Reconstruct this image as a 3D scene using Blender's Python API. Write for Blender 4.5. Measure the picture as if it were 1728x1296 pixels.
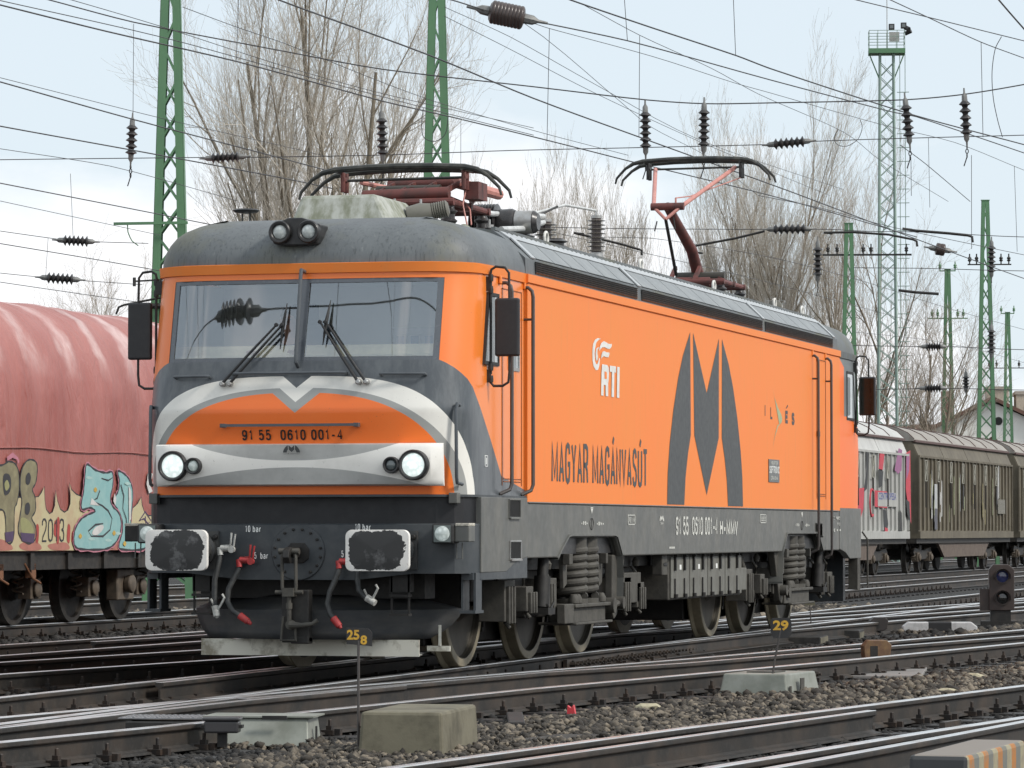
import bpy, bmesh, math, random
import numpy as np
from mathutils import Vector, Matrix
from math import radians as R, sin, cos, pi, sqrt
random.seed(7)
for o in list(bpy.data.objects): bpy.data.objects.remove(o)
SC = bpy.context.scene
COL = SC.collection
# ---------------------------------------------------------------- camera, sky, sun, exposure
cam_d = bpy.data.cameras.new('camera'); cam = bpy.data.objects.new('camera', cam_d); COL.objects.link(cam)
cam_d.sensor_width = 36.0; cam_d.lens = 36.0 * 6480 / 1728
cam_d.clip_start = 0.5; cam_d.clip_end = 4000
cam.location = (10.3, -31.0, 1.21)
cam.rotation_euler = (R(90) + math.atan(248 / 6480), 0, R(15.4))
SC.camera = cam
SC.view_settings.view_transform = 'Standard'; SC.view_settings.look = 'None'
SC.view_settings.exposure = 0.2; SC.view_settings.gamma = 1.0
SC.cycles.max_bounces = 6; SC.cycles.glossy_bounces = 3; SC.cycles.transparent_max_bounces = 12
SUN_EL, SUN_AZ = 40.0, 99.0          # azimuth clockwise from +Y: the light comes from the right of the engine
world = bpy.data.worlds.new('World'); SC.world = world; world.use_nodes = True
wn = world.node_tree; wn.nodes.clear()
def _n(nt, t, **k):
    n = nt.nodes.new(t)
    for a, b in k.items(): setattr(n, a, b)
    return n
sky = _n(wn, 'ShaderNodeTexSky', sky_type='NISHITA', sun_disc=False, sun_elevation=R(SUN_EL), sun_rotation=R(SUN_AZ))
tc = _n(wn, 'ShaderNodeTexCoord'); mp = _n(wn, 'ShaderNodeMapping'); mp.inputs['Scale'].default_value = (5.0, 5.0, 11.0)
mp.inputs['Location'].default_value = (2.35, .6, 0.12)
nz = _n(wn, 'ShaderNodeTexNoise'); nz.inputs['Scale'].default_value = 1.0; nz.inputs['Detail'].default_value = 7.0; nz.inputs['Roughness'].default_value = .52
cr = _n(wn, 'ShaderNodeValToRGB'); cr.color_ramp.elements[0].position = .44; cr.color_ramp.elements[0].color = (0, 0, 0, 1); cr.color_ramp.elements[1].position = .55
b1 = _n(wn, 'ShaderNodeBackground'); b1.inputs['Strength'].default_value = .08
b2 = _n(wn, 'ShaderNodeBackground'); b2.inputs['Color'].default_value = (.97, .98, 1.0, 1); b2.inputs['Strength'].default_value = 1.0
b3 = _n(wn, 'ShaderNodeBackground'); b3.inputs['Color'].default_value = (.75, .84, .91, 1); b3.inputs['Strength'].default_value = 1.0
mxa = _n(wn, 'ShaderNodeMixShader'); mxa.inputs[0].default_value = .82
mx = _n(wn, 'ShaderNodeMixShader'); wo = _n(wn, 'ShaderNodeOutputWorld')
L = wn.links.new
L(tc.outputs['Generated'], mp.inputs[0]); L(mp.outputs[0], nz.inputs['Vector']); pass
L(sky.outputs[0], b1.inputs['Color']); L(b1.outputs[0], mxa.inputs[1]); L(b3.outputs[0], mxa.inputs[2])
sx_ = _n(wn, 'ShaderNodeSeparateXYZ'); L(tc.outputs['Generated'], sx_.inputs[0])
e1 = _n(wn, 'ShaderNodeMapRange'); e1.inputs[1].default_value = .115; e1.inputs[2].default_value = .02; e1.inputs[3].default_value = -.05; e1.inputs[4].default_value = .13; L(sx_.outputs[2], e1.inputs[0])
e2 = _n(wn, 'ShaderNodeMath', operation='ADD'); L(nz.outputs['Fac'], e2.inputs[0]); L(e1.outputs[0], e2.inputs[1]); L(e2.outputs[0], cr.inputs[0])
L(cr.outputs[0], mx.inputs[0]); L(mxa.outputs[0], mx.inputs[1]); L(b2.outputs[0], mx.inputs[2]); L(mx.outputs[0], wo.inputs[0])
sun_d = bpy.data.lights.new('sun', 'SUN'); sun_d.energy = 2.5; sun_d.angle = R(10); sun_d.color = (1, .955, .89)
sun = bpy.data.objects.new('sun', sun_d); COL.objects.link(sun)
_sd = Vector((sin(R(SUN_AZ)) * cos(R(SUN_EL)), cos(R(SUN_AZ)) * cos(R(SUN_EL)), sin(R(SUN_EL))))
sun.rotation_euler = _sd.to_track_quat('Z', 'Y').to_euler()

# ---------------------------------------------------------------- mesh helpers
class MB:
    def __init__(s): s.v = []; s.f = []; s.smooth = []
    def add(s, vs, fs, sm=False):
        b = len(s.v); s.v += [tuple(v) for v in vs]; s.f += [tuple(b + i for i in f) for f in fs]; s.smooth += [sm] * len(fs); return s
    def box(s, x0, x1, y0, y1, z0, z1, M=None):
        vs = [(x, y, z) for x in (x0, x1) for y in (y0, y1) for z in (z0, z1)]
        if M is not None: vs = [tuple(M @ Vector(v)) for v in vs]
        return s.add(vs, [(0, 1, 3, 2), (4, 6, 7, 5), (0, 4, 5, 1), (2, 3, 7, 6), (0, 2, 6, 4), (1, 5, 7, 3)])
    def cbox(s, c, d, M=None, rz=0):
        m = Matrix.Translation(c) @ Matrix.Rotation(rz, 4, 'Z')
        if M is not None: m = m @ M
        return s.box(-d[0] / 2, d[0] / 2, -d[1] / 2, d[1] / 2, -d[2] / 2, d[2] / 2, m)
    def tube(s, pts, r, n=8, cap=True, closed=False, sm=True):
        pts = [Vector(p) for p in pts]; m = len(pts)
        rs = r if isinstance(r, (list, tuple)) else [r] * m
        vs = []; prev = None
        for i, p in enumerate(pts):
            if closed: t = pts[(i + 1) % m] - pts[i - 1]
            else: t = pts[min(i + 1, m - 1)] - pts[max(i - 1, 0)]
            if t.length < 1e-9: t = Vector((0, 0, 1))
            t.normalize()
            if prev is None:
                a = Vector((0, 0, 1)) if abs(t.z) < .9 else Vector((1, 0, 0))
                u = t.cross(a).normalized()
            else:
                u = (prev - t * prev.dot(t))
                u = u.normalized() if u.length > 1e-6 else t.orthogonal().normalized()
            w = t.cross(u); prev = u
            for k in range(n):
                a = 2 * pi * k / n
                vs.append(tuple(p + (u * cos(a) + w * sin(a)) * rs[i]))
        fs = []
        for i in range(m if closed else m - 1):
            j = (i + 1) % m
            for k in range(n):
                fs.append((i * n + k, i * n + (k + 1) % n, j * n + (k + 1) % n, j * n + k))
        s.add(vs, fs, sm)
        if cap and not closed:
            b = len(s.v) - len(vs)
            s.f.append(tuple(b + k for k in reversed(range(n)))); s.smooth.append(False)
            s.f.append(tuple(b + (m - 1) * n + k for k in range(n))); s.smooth.append(False)
        return s
    def bar(s, a, b, w, h=None):           # square bar between two points
        h = h or w; a = Vector(a); b = Vector(b); t = (b - a); l = t.length
        if l < 1e-6: return s
        q = t.to_track_quat('Z', 'Y').to_matrix().to_4x4()
        return s.box(-w / 2, w / 2, -h / 2, h / 2, 0, l, Matrix.Translation(a) @ q)
    def cyl(s, a, b, r, n=20, r2=None, sm=True):
        return s.tube([a, b], [r, r if r2 is None else r2], n, True, False, sm)
    def lathe(s, prof, M=None, n=24, sm=True):     # prof: (radius, height) along local z
        vs = []; m = len(prof)
        for (r, h) in prof:
            for k in range(n):
                a = 2 * pi * k / n; v = Vector((r * cos(a), r * sin(a), h)); vs.append(tuple(M @ v) if M is not None else tuple(v))
        fs = [(i * n + k, i * n + (k + 1) % n, (i + 1) * n + (k + 1) % n, (i + 1) * n + k) for i in range(m - 1) for k in range(n)]
        b = len(s.v); s.add(vs, fs, sm)
        s.f.append(tuple(b + k for k in reversed(range(n)))); s.smooth.append(False)
        s.f.append(tuple(b + (m - 1) * n + k for k in range(n))); s.smooth.append(False)
        return s
    def prism(s, poly, a, b, axis='y', M=None):   # poly: 2d points extruded from a to b along axis
        n = len(poly)
        def P(p, t):
            v = {'y': (p[0], t, p[1]), 'x': (t, p[0], p[1]), 'z': (p[0], p[1], t)}[axis]
            return tuple(M @ Vector(v)) if M is not None else v
        vs = [P(p, a) for p in poly] + [P(p, b) for p in poly]
        fs = [tuple(range(n)), tuple(reversed(range(n, 2 * n)))] + [(i, n + i, n + (i + 1) % n, (i + 1) % n) for i in range(n)]
        return s.add(vs, fs)
    def grid(s, rows, sm=True, wrap=False):
        m = len(rows); n = len(rows[0]); vs = [p for r_ in rows for p in r_]
        fs = []
        for i in range(m - 1):
            for k in range(n if wrap else n - 1):
                fs.append((i * n + k, i * n + (k + 1) % n, (i + 1) * n + (k + 1) % n, (i + 1) * n + k))
        return s.add(vs, fs, sm)
    def obj(s, name, mat, parent=None, bevel=0, auto=35, label=None, recalc=True):
        me = bpy.data.meshes.new(name); me.from_pydata(s.v, [], s.f)
        me.polygons.foreach_set('use_smooth', s.smooth)
        me.materials.append(mat)
        if recalc:
            bm = bmesh.new(); bm.from_mesh(me); bmesh.ops.recalc_face_normals(bm, faces=bm.faces); bm.to_mesh(me); bm.free()
        if any(s.smooth) and auto: me.set_sharp_from_angle(angle=R(auto))
        me.update()
        o = bpy.data.objects.new(name, me); COL.objects.link(o)
        if parent is not None: o.parent = parent
        if bevel:
            b = o.modifiers.new('bevel', 'BEVEL'); b.width = bevel; b.segments = 2; b.limit_method = 'ANGLE'; b.angle_limit = R(40)
        if label: o['label'] = label
        return o
def empty(name, loc, label, cat, group=None, rz=0):
    o = bpy.data.objects.new(name, None); COL.objects.link(o); o.location = loc; o.rotation_euler = (0, 0, rz); o.empty_display_size = .3
    o['label'] = label; o['category'] = cat
    if group: o['group'] = group
    return o
def tag(o, label, cat, group=None, kind=None):
    o['label'] = label; o['category'] = cat
    if group: o['group'] = group
    if kind: o['kind'] = kind
    return o
def copy_tree(o, parent=None):
    c = o.copy(); COL.objects.link(c)
    if parent is not None: c.parent = parent
    for ch in list(o.children): copy_tree(ch, c)
    return c
def text_obj(name, txt, mat, parent, M, size=1, bold=0, ext=.002, align='LEFT'):
    cu = bpy.data.curves.new(name, 'FONT'); cu.body = txt; cu.size = size; cu.offset = bold; cu.align_x = align; cu.extrude = ext; cu.resolution_u = 3
    t = bpy.data.objects.new('tmp', cu); COL.objects.link(t)
    dg = bpy.context.evaluated_depsgraph_get(); dg.update()
    me = bpy.data.meshes.new_from_object(t.evaluated_get(dg)); bpy.data.objects.remove(t)
    me.transform(M); me.materials.clear(); me.materials.append(mat); me.name = name
    o = bpy.data.objects.new(name, me); COL.objects.link(o)
    if parent is not None: o.parent = parent
    return o
def text_fit(name, txt, mat, parent, frame, w, h, bold=0.0, ext=.0015):
    """text scaled to exactly fill w x h; frame maps (u right, v up, n out) to the place it is painted on"""
    o = text_obj(name, txt, mat, parent, Matrix.Identity(4), 1, bold, 0)
    me = o.data; co = np.empty(len(me.vertices) * 3); me.vertices.foreach_get('co', co); co = co.reshape(-1, 3)
    mn = co.min(0); mxx = co.max(0); co[:, 0] = (co[:, 0] - mn[0]) / (mxx[0] - mn[0]) * w; co[:, 1] = (co[:, 1] - mn[1]) / (mxx[1] - mn[1]) * h; co[:, 2] = 0
    me.vertices.foreach_set('co', co.ravel()); me.transform(frame); me.update()
    return o
def fr(o, u, v):       # frame from origin, u dir, v dir
    u = Vector(u).normalized(); v = Vector(v).normalized(); n = u.cross(v)
    m = Matrix((u, v, n)).transposed().to_4x4(); m.translation = Vector(o); return m
FONT = {
'0': [[(.5,1),(.15,.93),(.02,.75),(0,.5),(.02,.25),(.15,.07),(.5,0),(.85,.07),(.98,.25),(1,.5),(.98,.75),(.85,.93),(.5,1)]], '1': [[(.1,.78),(.38,.86),(.6,1),(.6,0)]],
'2': [[(.03,.72),(.08,.9),(.3,1),(.7,1),(.95,.9),(.97,.7),(.8,.5),(.2,.2),(.03,0),(1,0)]], '3': [[(.03,.8),(.2,.98),(.5,1),(.85,.95),(.93,.75),(.8,.57),(.45,.53)],[(.45,.53),(.85,.47),(1,.27),(.85,.05),(.5,0),(.15,.05),(0,.22)]],
'4': [[(.78,0),(.78,1),(.0,.3),(1,.3)]], '5': [[(.92,1),(.15,1),(.07,.5),(.3,.62),(.6,.64),(.9,.52),(1,.32),(.88,.08),(.5,0),(.15,.06),(0,.22)]],
'6': [[(.95,.8),(.8,.97),(.5,1),(.2,.92),(.04,.65),(0,.35),(.12,.08),(.5,0),(.88,.08),(1,.3),(.88,.55),(.5,.62),(.15,.52),(.02,.4)]], '8': [[(.5,.53),(.12,.62),(.06,.8),(.2,.96),(.5,1),(.8,.96),(.94,.8),(.88,.62),(.5,.53),(.1,.44),(0,.25),(.15,.05),(.5,0),(.85,.05),(1,.25),(.9,.44),(.5,.53)]],
'9': [[(.05,.2),(.2,.03),(.5,0),(.8,.08),(.96,.35),(1,.65),(.88,.92),(.5,1),(.12,.92),(0,.7),(.12,.45),(.5,.38),(.85,.48),(.98,.6)]], '-': [[(.0,.40),(1,.40)]],
'M': [[(0,0),(0,1),(.5,.12),(1,1),(1,0)]], 'A': [[(0,0),(.5,1),(1,0)],[(.18,.3),(.82,.3)]], 'Á': [[(0,0),(.5,1),(1,0)],[(.18,.3),(.82,.3)],[(.45,1.14),(.75,1.32)]], 'G': [[(.97,.75),(.85,.95),(.5,1),(.15,.93),(0,.7),(0,.3),(.15,.07),(.5,0),(.85,.06),(.98,.25),(.98,.48),(.55,.48)]],
'Y': [[(0,1),(.5,.42),(1,1)],[(.5,.46),(.5,0)]], 'R': [[(0,0),(0,1),(.6,1),(.92,.93),(.97,.75),(.9,.55),(.6,.48),(.04,.48)],[(.55,.46),(.85,.35),(.98,0)]], 'N': [[(0,0),(0,1),(1,0),(1,1)]], 'V': [[(0,1),(.5,0),(1,1)]],
'S': [[(.95,.78),(.82,.95),(.5,1),(.18,.95),(.05,.77),(.15,.6),(.5,.52),(.85,.43),(1,.25),(.85,.06),(.5,0),(.15,.05),(0,.23)]], 'Ú': [[(0,1),(0,.25),(.15,.05),(.5,0),(.85,.05),(1,.25),(1,1)],[(.45,1.14),(.75,1.32)]], 'U': [[(0,1),(0,.25),(.15,.05),(.5,0),(.85,.05),(1,.25),(1,1)]],
'T': [[(0,1),(1,1)],[(.5,.97),(.5,0)]], 'H': [[(0,0),(0,1)],[(1,0),(1,1)],[(.03,.52),(.97,.52)]], 'I': [[(.5,0),(.5,1)]], 'L': [[(0,1),(0,0),(.95,0)]], 'E': [[(.95,1),(0,1),(0,0),(.98,0)],[(.03,.52),(.85,.52)]], 'F': [[(.95,1),(0,1),(0,0)],[(.03,.52),(.85,.52)]],
'C': [[(.97,.75),(.85,.95),(.5,1),(.15,.93),(0,.7),(0,.3),(.15,.07),(.5,0),(.85,.06),(.98,.27)]], 'O': [[(.5,1),(.15,.93),(0,.7),(0,.3),(.15,.07),(.5,0),(.85,.07),(1,.3),(1,.7),(.85,.93),(.5,1)]], 'K': [[(0,0),(0,1)],[(.95,1),(.06,.42)],[(.35,.62),(1,0)]], 'P': [[(0,0),(0,1),(.6,1),(.92,.93),(.97,.73),(.9,.52),(.6,.44),(.04,.44)]],
'b': [[(0,1),(0,0)],[(.04,.5),(.4,.68),(.8,.62),(1,.35),(.8,.05),(.4,0),(.04,.12)]], 'a': [[(.05,.55),(.3,.68),(.75,.66),(.95,.5),(.95,0)],[(.93,.4),(.3,.36),(0,.2),(.15,.03),(.5,0),(.93,.15)]], 'r': [[(.1,0),(.1,.68)],[(.12,.45),(.4,.65),(.8,.68)]], 'W': [[(0,1),(.25,0),(.5,.9),(.75,0),(1,1)]], 'D': [[(0,0),(0,1),(.5,1),(.9,.85),(1,.5),(.9,.15),(.5,0),(0,0)]], 'B': [[(0,0),(0,1),(.6,1),(.92,.9),(.9,.6),(.6,.52),(.04,.52)],[(.6,.52),(.95,.42),(.98,.12),(.6,0),(0,0)]]}
def lettering(name, txt, mt, parent, frame, w, h, th=.16, gap=.32):
    """painted letters as mitred strokes; th and gap are fractions of one letter's width"""
    cw = {'I': .35, '1': .8, ' ': .45, '-': .8, 'M': 1.25, 'W': 1.3, '.': .3}
    tot = sum(cw.get(c, 1) for c in txt) + gap * (len(txt) - 1); u = w / tot; x = 0; V = []; Fc = []; lift = 0.0
    for c in txt:
        W_ = cw.get(c, 1) * u; t_ = th * u
        for st in FONT.get(c, []):
            P = [Vector((x + t_ / 2 + p[0] * (W_ - t_), t_ / 2 + p[1] * (h - t_))) for p in st]; closed = (P[0] - P[-1]).length < 1e-6
            if closed: P = P[:-1]
            n = len(P); b0 = len(V)
            for i in range(n):
                a = P[i - 1] if (i > 0 or closed) else P[i]; e = P[(i + 1) % n] if (i < n - 1 or closed) else P[i]
                d1 = (P[i] - a); d2 = (e - P[i]); d1 = d1.normalized() if d1.length > 1e-9 else d2.normalized(); d2 = d2.normalized() if d2.length > 1e-9 else d1
                n1 = Vector((-d1.y, d1.x)); n2 = Vector((-d2.y, d2.x)); m = (n1 + n2); m = m.normalized() if m.length > .05 else n1
                k = min(1 / max(m.dot(n1), .1), 1.35) * t_ / 2
                q = P[i].copy()
                if not closed and i == 0: q -= d1 * 0
                V.append((q.x + m.x * k, q.y + m.y * k, lift)); V.append((q.x - m.x * k, q.y - m.y * k, lift))
            for i in range(n if closed else n - 1):
                j = (i + 1) % n; Fc.append((b0 + 2 * i, b0 + 2 * i + 1, b0 + 2 * j + 1, b0 + 2 * j))
            lift = .0004 if lift == 0 else 0.0 if lift > .0007 else .0008
        x += W_ + gap * u
    me = bpy.data.meshes.new(name); me.from_pydata(V, [], Fc); me.transform(frame); me.materials.append(mt); me.update()
    o = bpy.data.objects.new(name, me); COL.objects.link(o); o.parent = parent; return o
def poly_decal(name, pts, mat, parent, frame):
    from mathutils.geometry import tessellate_polygon
    tri = tessellate_polygon([[Vector((p[0], p[1], 0)) for p in pts]])
    me = bpy.data.meshes.new(name); me.from_pydata([tuple(frame @ Vector((p[0], p[1], 0))) for p in pts], [], [tuple(t) for t in tri])
    me.materials.append(mat); o = bpy.data.objects.new(name, me); COL.objects.link(o); o.parent = parent; return o

# ---------------------------------------------------------------- material helpers
class S:
    """a shader value; python arithmetic on it adds Math nodes"""
    nt = None
    def __init__(s, k): s.k = k
    @staticmethod
    def m(op, *a):
        n = S.nt.nodes.new('ShaderNodeMath'); n.operation = op
        for i, x in enumerate(a):
            if isinstance(x, S): S.nt.links.new(x.k, n.inputs[i])
            else: n.inputs[i].default_value = x
        return S(n.outputs[0])
    def __add__(s, o): return S.m('ADD', s, o)
    __radd__ = __add__
    def __sub__(s, o): return S.m('SUBTRACT', s, o)
    def __rsub__(s, o): return S.m('SUBTRACT', o, s)
    def __mul__(s, o): return S.m('MULTIPLY', s, o)
    __rmul__ = __mul__
    def __truediv__(s, o): return S.m('DIVIDE', s, o)
    def __pow__(s, o): return S.m('POWER', s, o)
    def __lt__(s, o): return S.m('LESS_THAN', s, o)
    def __gt__(s, o): return S.m('GREATER_THAN', s, o)
    def abs(s): return S.m('ABSOLUTE', s)
    def max(s, o): return S.m('MAXIMUM', s, o)
    def min(s, o): return S.m('MINIMUM', s, o)
def new_mat(name):
    m = bpy.data.materials.new(name); m.use_nodes = True; nt = m.node_tree; S.nt = nt
    b = nt.nodes['Principled BSDF']; return m, nt, b
def coords(nt, kind='Object'):
    t = nt.nodes.new('ShaderNodeTexCoord'); x = nt.nodes.new('ShaderNodeSeparateXYZ'); nt.links.new(t.outputs[kind], x.inputs[0])
    return t.outputs[kind], S(x.outputs[0]), S(x.outputs[1]), S(x.outputs[2])
def noise(nt, vec, scale, detail=4, rough=.6, stretch=None, dist=0):
    if stretch:
        mp = nt.nodes.new('ShaderNodeMapping'); mp.inputs['Scale'].default_value = stretch; nt.links.new(vec, mp.inputs[0]); vec = mp.outputs[0]
    n = nt.nodes.new('ShaderNodeTexNoise'); n.inputs['Scale'].default_value = scale; n.inputs['Detail'].default_value = detail; n.inputs['Roughness'].default_value = rough; n.inputs['Distortion'].default_value = dist
    nt.links.new(vec, n.inputs['Vector']); return S(n.outputs['Fac'])
def ramp(nt, fac, p0, p1):
    n = nt.nodes.new('ShaderNodeMapRange'); n.inputs[1].default_value = p0; n.inputs[2].default_value = p1; nt.links.new(fac.k, n.inputs[0]); return S(n.outputs[0])
def mix(nt, fac, a, b):
    n = nt.nodes.new('ShaderNodeMix'); n.data_type = 'RGBA'
    if isinstance(fac, S): nt.links.new(fac.k, n.inputs[0])
    else: n.inputs[0].default_value = fac
    for x, i in ((a, 6), (b, 7)):
        if isinstance(x, tuple): n.inputs[i].default_value = (*x[:3], 1)
        else: nt.links.new(x, n.inputs[i])
    return n.outputs[2]
def bump(nt, b, h, dist=.01, st=.5):
    n = nt.nodes.new('ShaderNodeBump'); n.inputs['Distance'].default_value = dist; n.inputs['Strength'].default_value = st
    nt.links.new(h.k, n.inputs['Height']); nt.links.new(n.outputs[0], b.inputs['Normal'])
_M = {}
def mat(name, col, rough=.5, metal=0, dirt=None, amt=.5, scale=6, stretch=None, bmp=0, spec=None, coat=0, lo=.42, hi=.68):
    """painted / metal surface whose colour wanders between col and dirt"""
    if name in _M: return _M[name]
    m, nt, b = new_mat(name); v, x, y, z = coords(nt)
    b.inputs['Roughness'].default_value = rough; b.inputs['Metallic'].default_value = metal
    if spec is not None: b.inputs['Specular IOR Level'].default_value = spec
    if coat: b.inputs['Coat Weight'].default_value = coat; b.inputs['Coat Roughness'].default_value = .12
    if dirt is None: dirt = tuple(c * .6 for c in col)
    n = noise(nt, v, scale, 6, .65, stretch); f = ramp(nt, n, lo, hi) * amt
    nt.links.new(mix(nt, f, col, dirt), b.inputs['Base Color'])
    n2 = noise(nt, v, scale * 3.1, 3, .5)
    nt.links.new((rough + (n2 - .5) * .25).k, b.inputs['Roughness'])
    if bmp: bump(nt, b, noise(nt, v, scale * 5, 4), bmp, .6)
    _M[name] = m; return m
# ================================================================ GROUND AND TRACKS
def ground_mat():
    m, nt, b = new_mat('ballast_ground'); v, x, y, z = coords(nt)
    a = noise(nt, v, 9, 8, .7); c = noise(nt, v, .35, 4, .6)
    vo = nt.nodes.new('ShaderNodeTexVoronoi'); vo.inputs['Scale'].default_value = 17; nt.links.new(v, vo.inputs['Vector'])
    base = mix(nt, ramp(nt, c, .4, .62), (.007, .0065, .006), (.020, .018, .015))
    base = mix(nt, ramp(nt, a, .5, .75) * .6, base, (.06, .053, .045))
    nt.links.new(base, b.inputs['Base Color']); b.inputs['Roughness'].default_value = .8
    bump(nt, b, S(vo.outputs['Distance']), .05, .9); return m
mb = MB(); mb.box(-420, 420, -60, 1400, -1.2, -.205)
g = mb.obj('ground', ground_mat()); g['kind'] = 'structure'

def rail_mat():
    m, nt, b = new_mat('rail_steel'); v, x, y, z = coords(nt)
    top = (z > -.006)
    r = noise(nt, v, 2.5, 5, .6); r2 = noise(nt, v, 30, 3, .6)
    side = mix(nt, ramp(nt, r, .42, .66), (.020, .018, .016), (.052, .038, .028))
    side = mix(nt, ramp(nt, r2, .5, .7) * .5, side, (.060, .054, .048))
    tp = mix(nt, ramp(nt, r, .45, .7), (.70, .70, .70), (.50, .46, .43))
    nt.links.new(mix(nt, top, side, tp), b.inputs['Base Color'])
    nt.links.new((top * .85).k, b.inputs['Metallic'])
    nt.links.new((.62 - top * .32 + (r2 - .5) * (.2 - top * .17)).k, b.inputs['Roughness']); return m
RAIL = rail_mat()
SLEEP = mat('tarred_timber', (.014, .012, .011), .6, 0, (.042, .037, .031), .7, 5, (1, 1, 6), .004)
FAST = mat('fastening_iron', (.032, .028, .026), .55, .3, (.085, .055, .038), .7, 14)
PROF = [(-.034, -.002), (-.028, 0), (.028, 0), (.034, -.002), (.036, -.012), (.036, -.03), (.032, -.036), (.009, -.046), (.008, -.13), (.03, -.142), (.072, -.150), (.075, -.163),
        (-.075, -.163), (-.072, -.150), (-.03, -.142), (-.008, -.13), (-.009, -.046), (-.032, -.036), (-.036, -.03), (-.036, -.012)]
def densify(pl, step=6.0):
    # smooth (Catmull-Rom) resampling in plan
    P = [Vector((p[0], p[1])) for p in pl]
    P = [P[0] * 2 - P[1]] + P + [P[-1] * 2 - P[-2]]; out = []
    for i in range(1, len(P) - 2):
        d = (P[i + 1] - P[i]).length; n = max(1, int(d / step))
        for k in range(n):
            t = k / n; a, b_, c, e = P[i - 1], P[i], P[i + 1], P[i + 2]
            q = .5 * ((2 * b_) + (c - a) * t + (2 * a - 5 * b_ + 4 * c - e) * t * t + (3 * b_ - a - 3 * c + e) * t ** 3)
            out.append(q if len(pl) > 2 else b_.lerp(c, t))
    out.append(P[-2]); return out
def offset(pl, d):
    out = []
    for i, p in enumerate(pl):
        t = pl[min(i + 1, len(pl) - 1)] - pl[max(i - 1, 0)]; t.normalize(); out.append(p + Vector((t.y, -t.x)) * d)
    return out
def rail(pl, parent, dz=0.0, name='rail'):
    rows = []
    for i, p in enumerate(pl):
        t = pl[min(i + 1, len(pl) - 1)] - pl[max(i - 1, 0)]; t.normalize(); nx = Vector((t.y, -t.x))
        rows.append([(p.x + nx.x * a, p.y + nx.y * a, h + dz) for a, h in PROF])
    m_ = MB(); m_.grid([list(r) for r in rows], False, True); n = len(PROF)
    m_.f.append(tuple(range(n))); m_.smooth.append(False)
    return m_.obj(name, RAIL, parent)
def bolt(m_, x, y, a, side, z=-.155, s=1.0):
    M = Matrix.Translation((x, y, z)) @ Matrix.Rotation(a, 4, 'Z')
    sx = .085 * side
    m_.box(sx - .045, sx + .045, -.05, .05, -.012, .022, M)
    m_.box(sx - .02, sx + .02, -.02, .02, .022, .05, M)
    m_.lathe([(.013, .04), (.013, .088), (.009, .093)], M @ Matrix.Translation((sx, 0, 0)), 6, False)
    m_.box(sx * 1.75 - .02, sx * 1.75 + .02, -.02, .02, -.012, .03, M)
def along(pl, step):
    d = 0; nxt = 0; out = []
    for i in range(len(pl) - 1):
        a, b_ = pl[i], pl[i + 1]; l = (b_ - a).length
        while nxt <= d + l:
            t = (nxt - d) / l; out.append((a.lerp(b_, t), math.atan2(-(b_ - a).x, (b_ - a).y))); nxt += step
        d += l
    return out
TRACKS = []
def track(label, left, ref='left', extra=(), y0=-14, ynear=34, yfar=110, sl=2.55, grp='railway tracks of the yard', fast=True, dz=0.0):
    L0 = densify(left); L1 = offset(L0, 1.505)
    mid = offset(L0, .7525)
    t = empty('railway_track', (mid[0].x, mid[0].y, -.2), label, 'railway track', grp)
    off = Vector((-mid[0].x, -mid[0].y, .2))
    kids = [rail(L0, t, dz), rail(L1, t, dz)]
    for e in extra: kids.append(rail(densify(e), t, dz - .003, 'guard_rail'))
    far = MB(); fb = MB(); n = 0; k0 = random.random()
    for p, a in along(mid, .62):
        if p.y < y0 - 8 or p.y > yfar: continue
        j = random.uniform(-.02, .02)
        M = Matrix.Translation((p.x, p.y + j, -.168 - .0015 * len(TRACKS) % .012 - random.uniform(0, .004))) @ Matrix.Rotation(a + random.uniform(-.01, .01), 4, 'Z')
        if y0 < p.y < ynear and n < 78:
            s_ = MB(); s_.box(-sl / 2, sl / 2, -.125, .125, -.14, 0, M); kids.append(s_.obj('sleeper', SLEEP, t, .008)); n += 1
        else: far.box(-sl / 2, sl / 2, -.125, .125, -.14, 0, M)
        if fast and y0 < p.y < 60:
            for q in (-.7525, .7525):
                w = M @ Vector((q, 0, 0))
                for sd in (-1, 1): bolt(fb, w.x, w.y, a, sd)
    if far.v: o = far.obj('sleeper', SLEEP, t); o['kind'] = 'stuff'; kids.append(o)
    if fb.v: o = fb.obj('rail_fastening', FAST, t); o['kind'] = 'stuff'; kids.append(o)
    for o in kids: o.location = off
    TRACKS.append((mid, t)); return t
def line(x0, y0, x1, y1): return [(x0, y0), (x1, y1)]
track('straight track carrying the orange electric locomotive', line(-.7525, -26, -.7525, 330), yfar=120,
      extra=[[(.90, -14), (.90, -3.6)], [(-.62, -2), (-.62, 5)]])
track('track with brown rails passing just in front of the locomotive wheels', [(-1.6, -22), (-.15, -12), (.43, -7.7), (1.08, -2.17), (2.2, 4.7), (3.8, 16.3), (6.4, 33), (11, 62)],
      extra=[[(1.0, -4.6), (1.75, 1.0), (2.42, 3.6), (3.25, 8.6), (4.25, 14), (5.6, 22)], [(.92, -9), (1.10, -4.9), (1.42, -2.0)]], yfar=60)
track('nearest track, crossing the lower right corner with two rails side by side', [(3.0, -22), (4.44, -12.2), (5.03, -7.8), (6.15, -.77), (8.5, 12), (12, 32)],
      extra=[[(4.25, -18), (4.73, -12.6), (5.22, -8.9), (5.72, -5.2)], [(6.19, -12.8), (6.73, -8.2), (7.16, -4.2), (7.9, .5)]], yfar=30)
track('diverging track left of the locomotive that runs behind it', [(-6.3, -12), (-4.05, -.7), (-3.19, 5.95), (-1.12, 19.2), (-.1, 27), (3.8, 60)], yfar=60)
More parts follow.
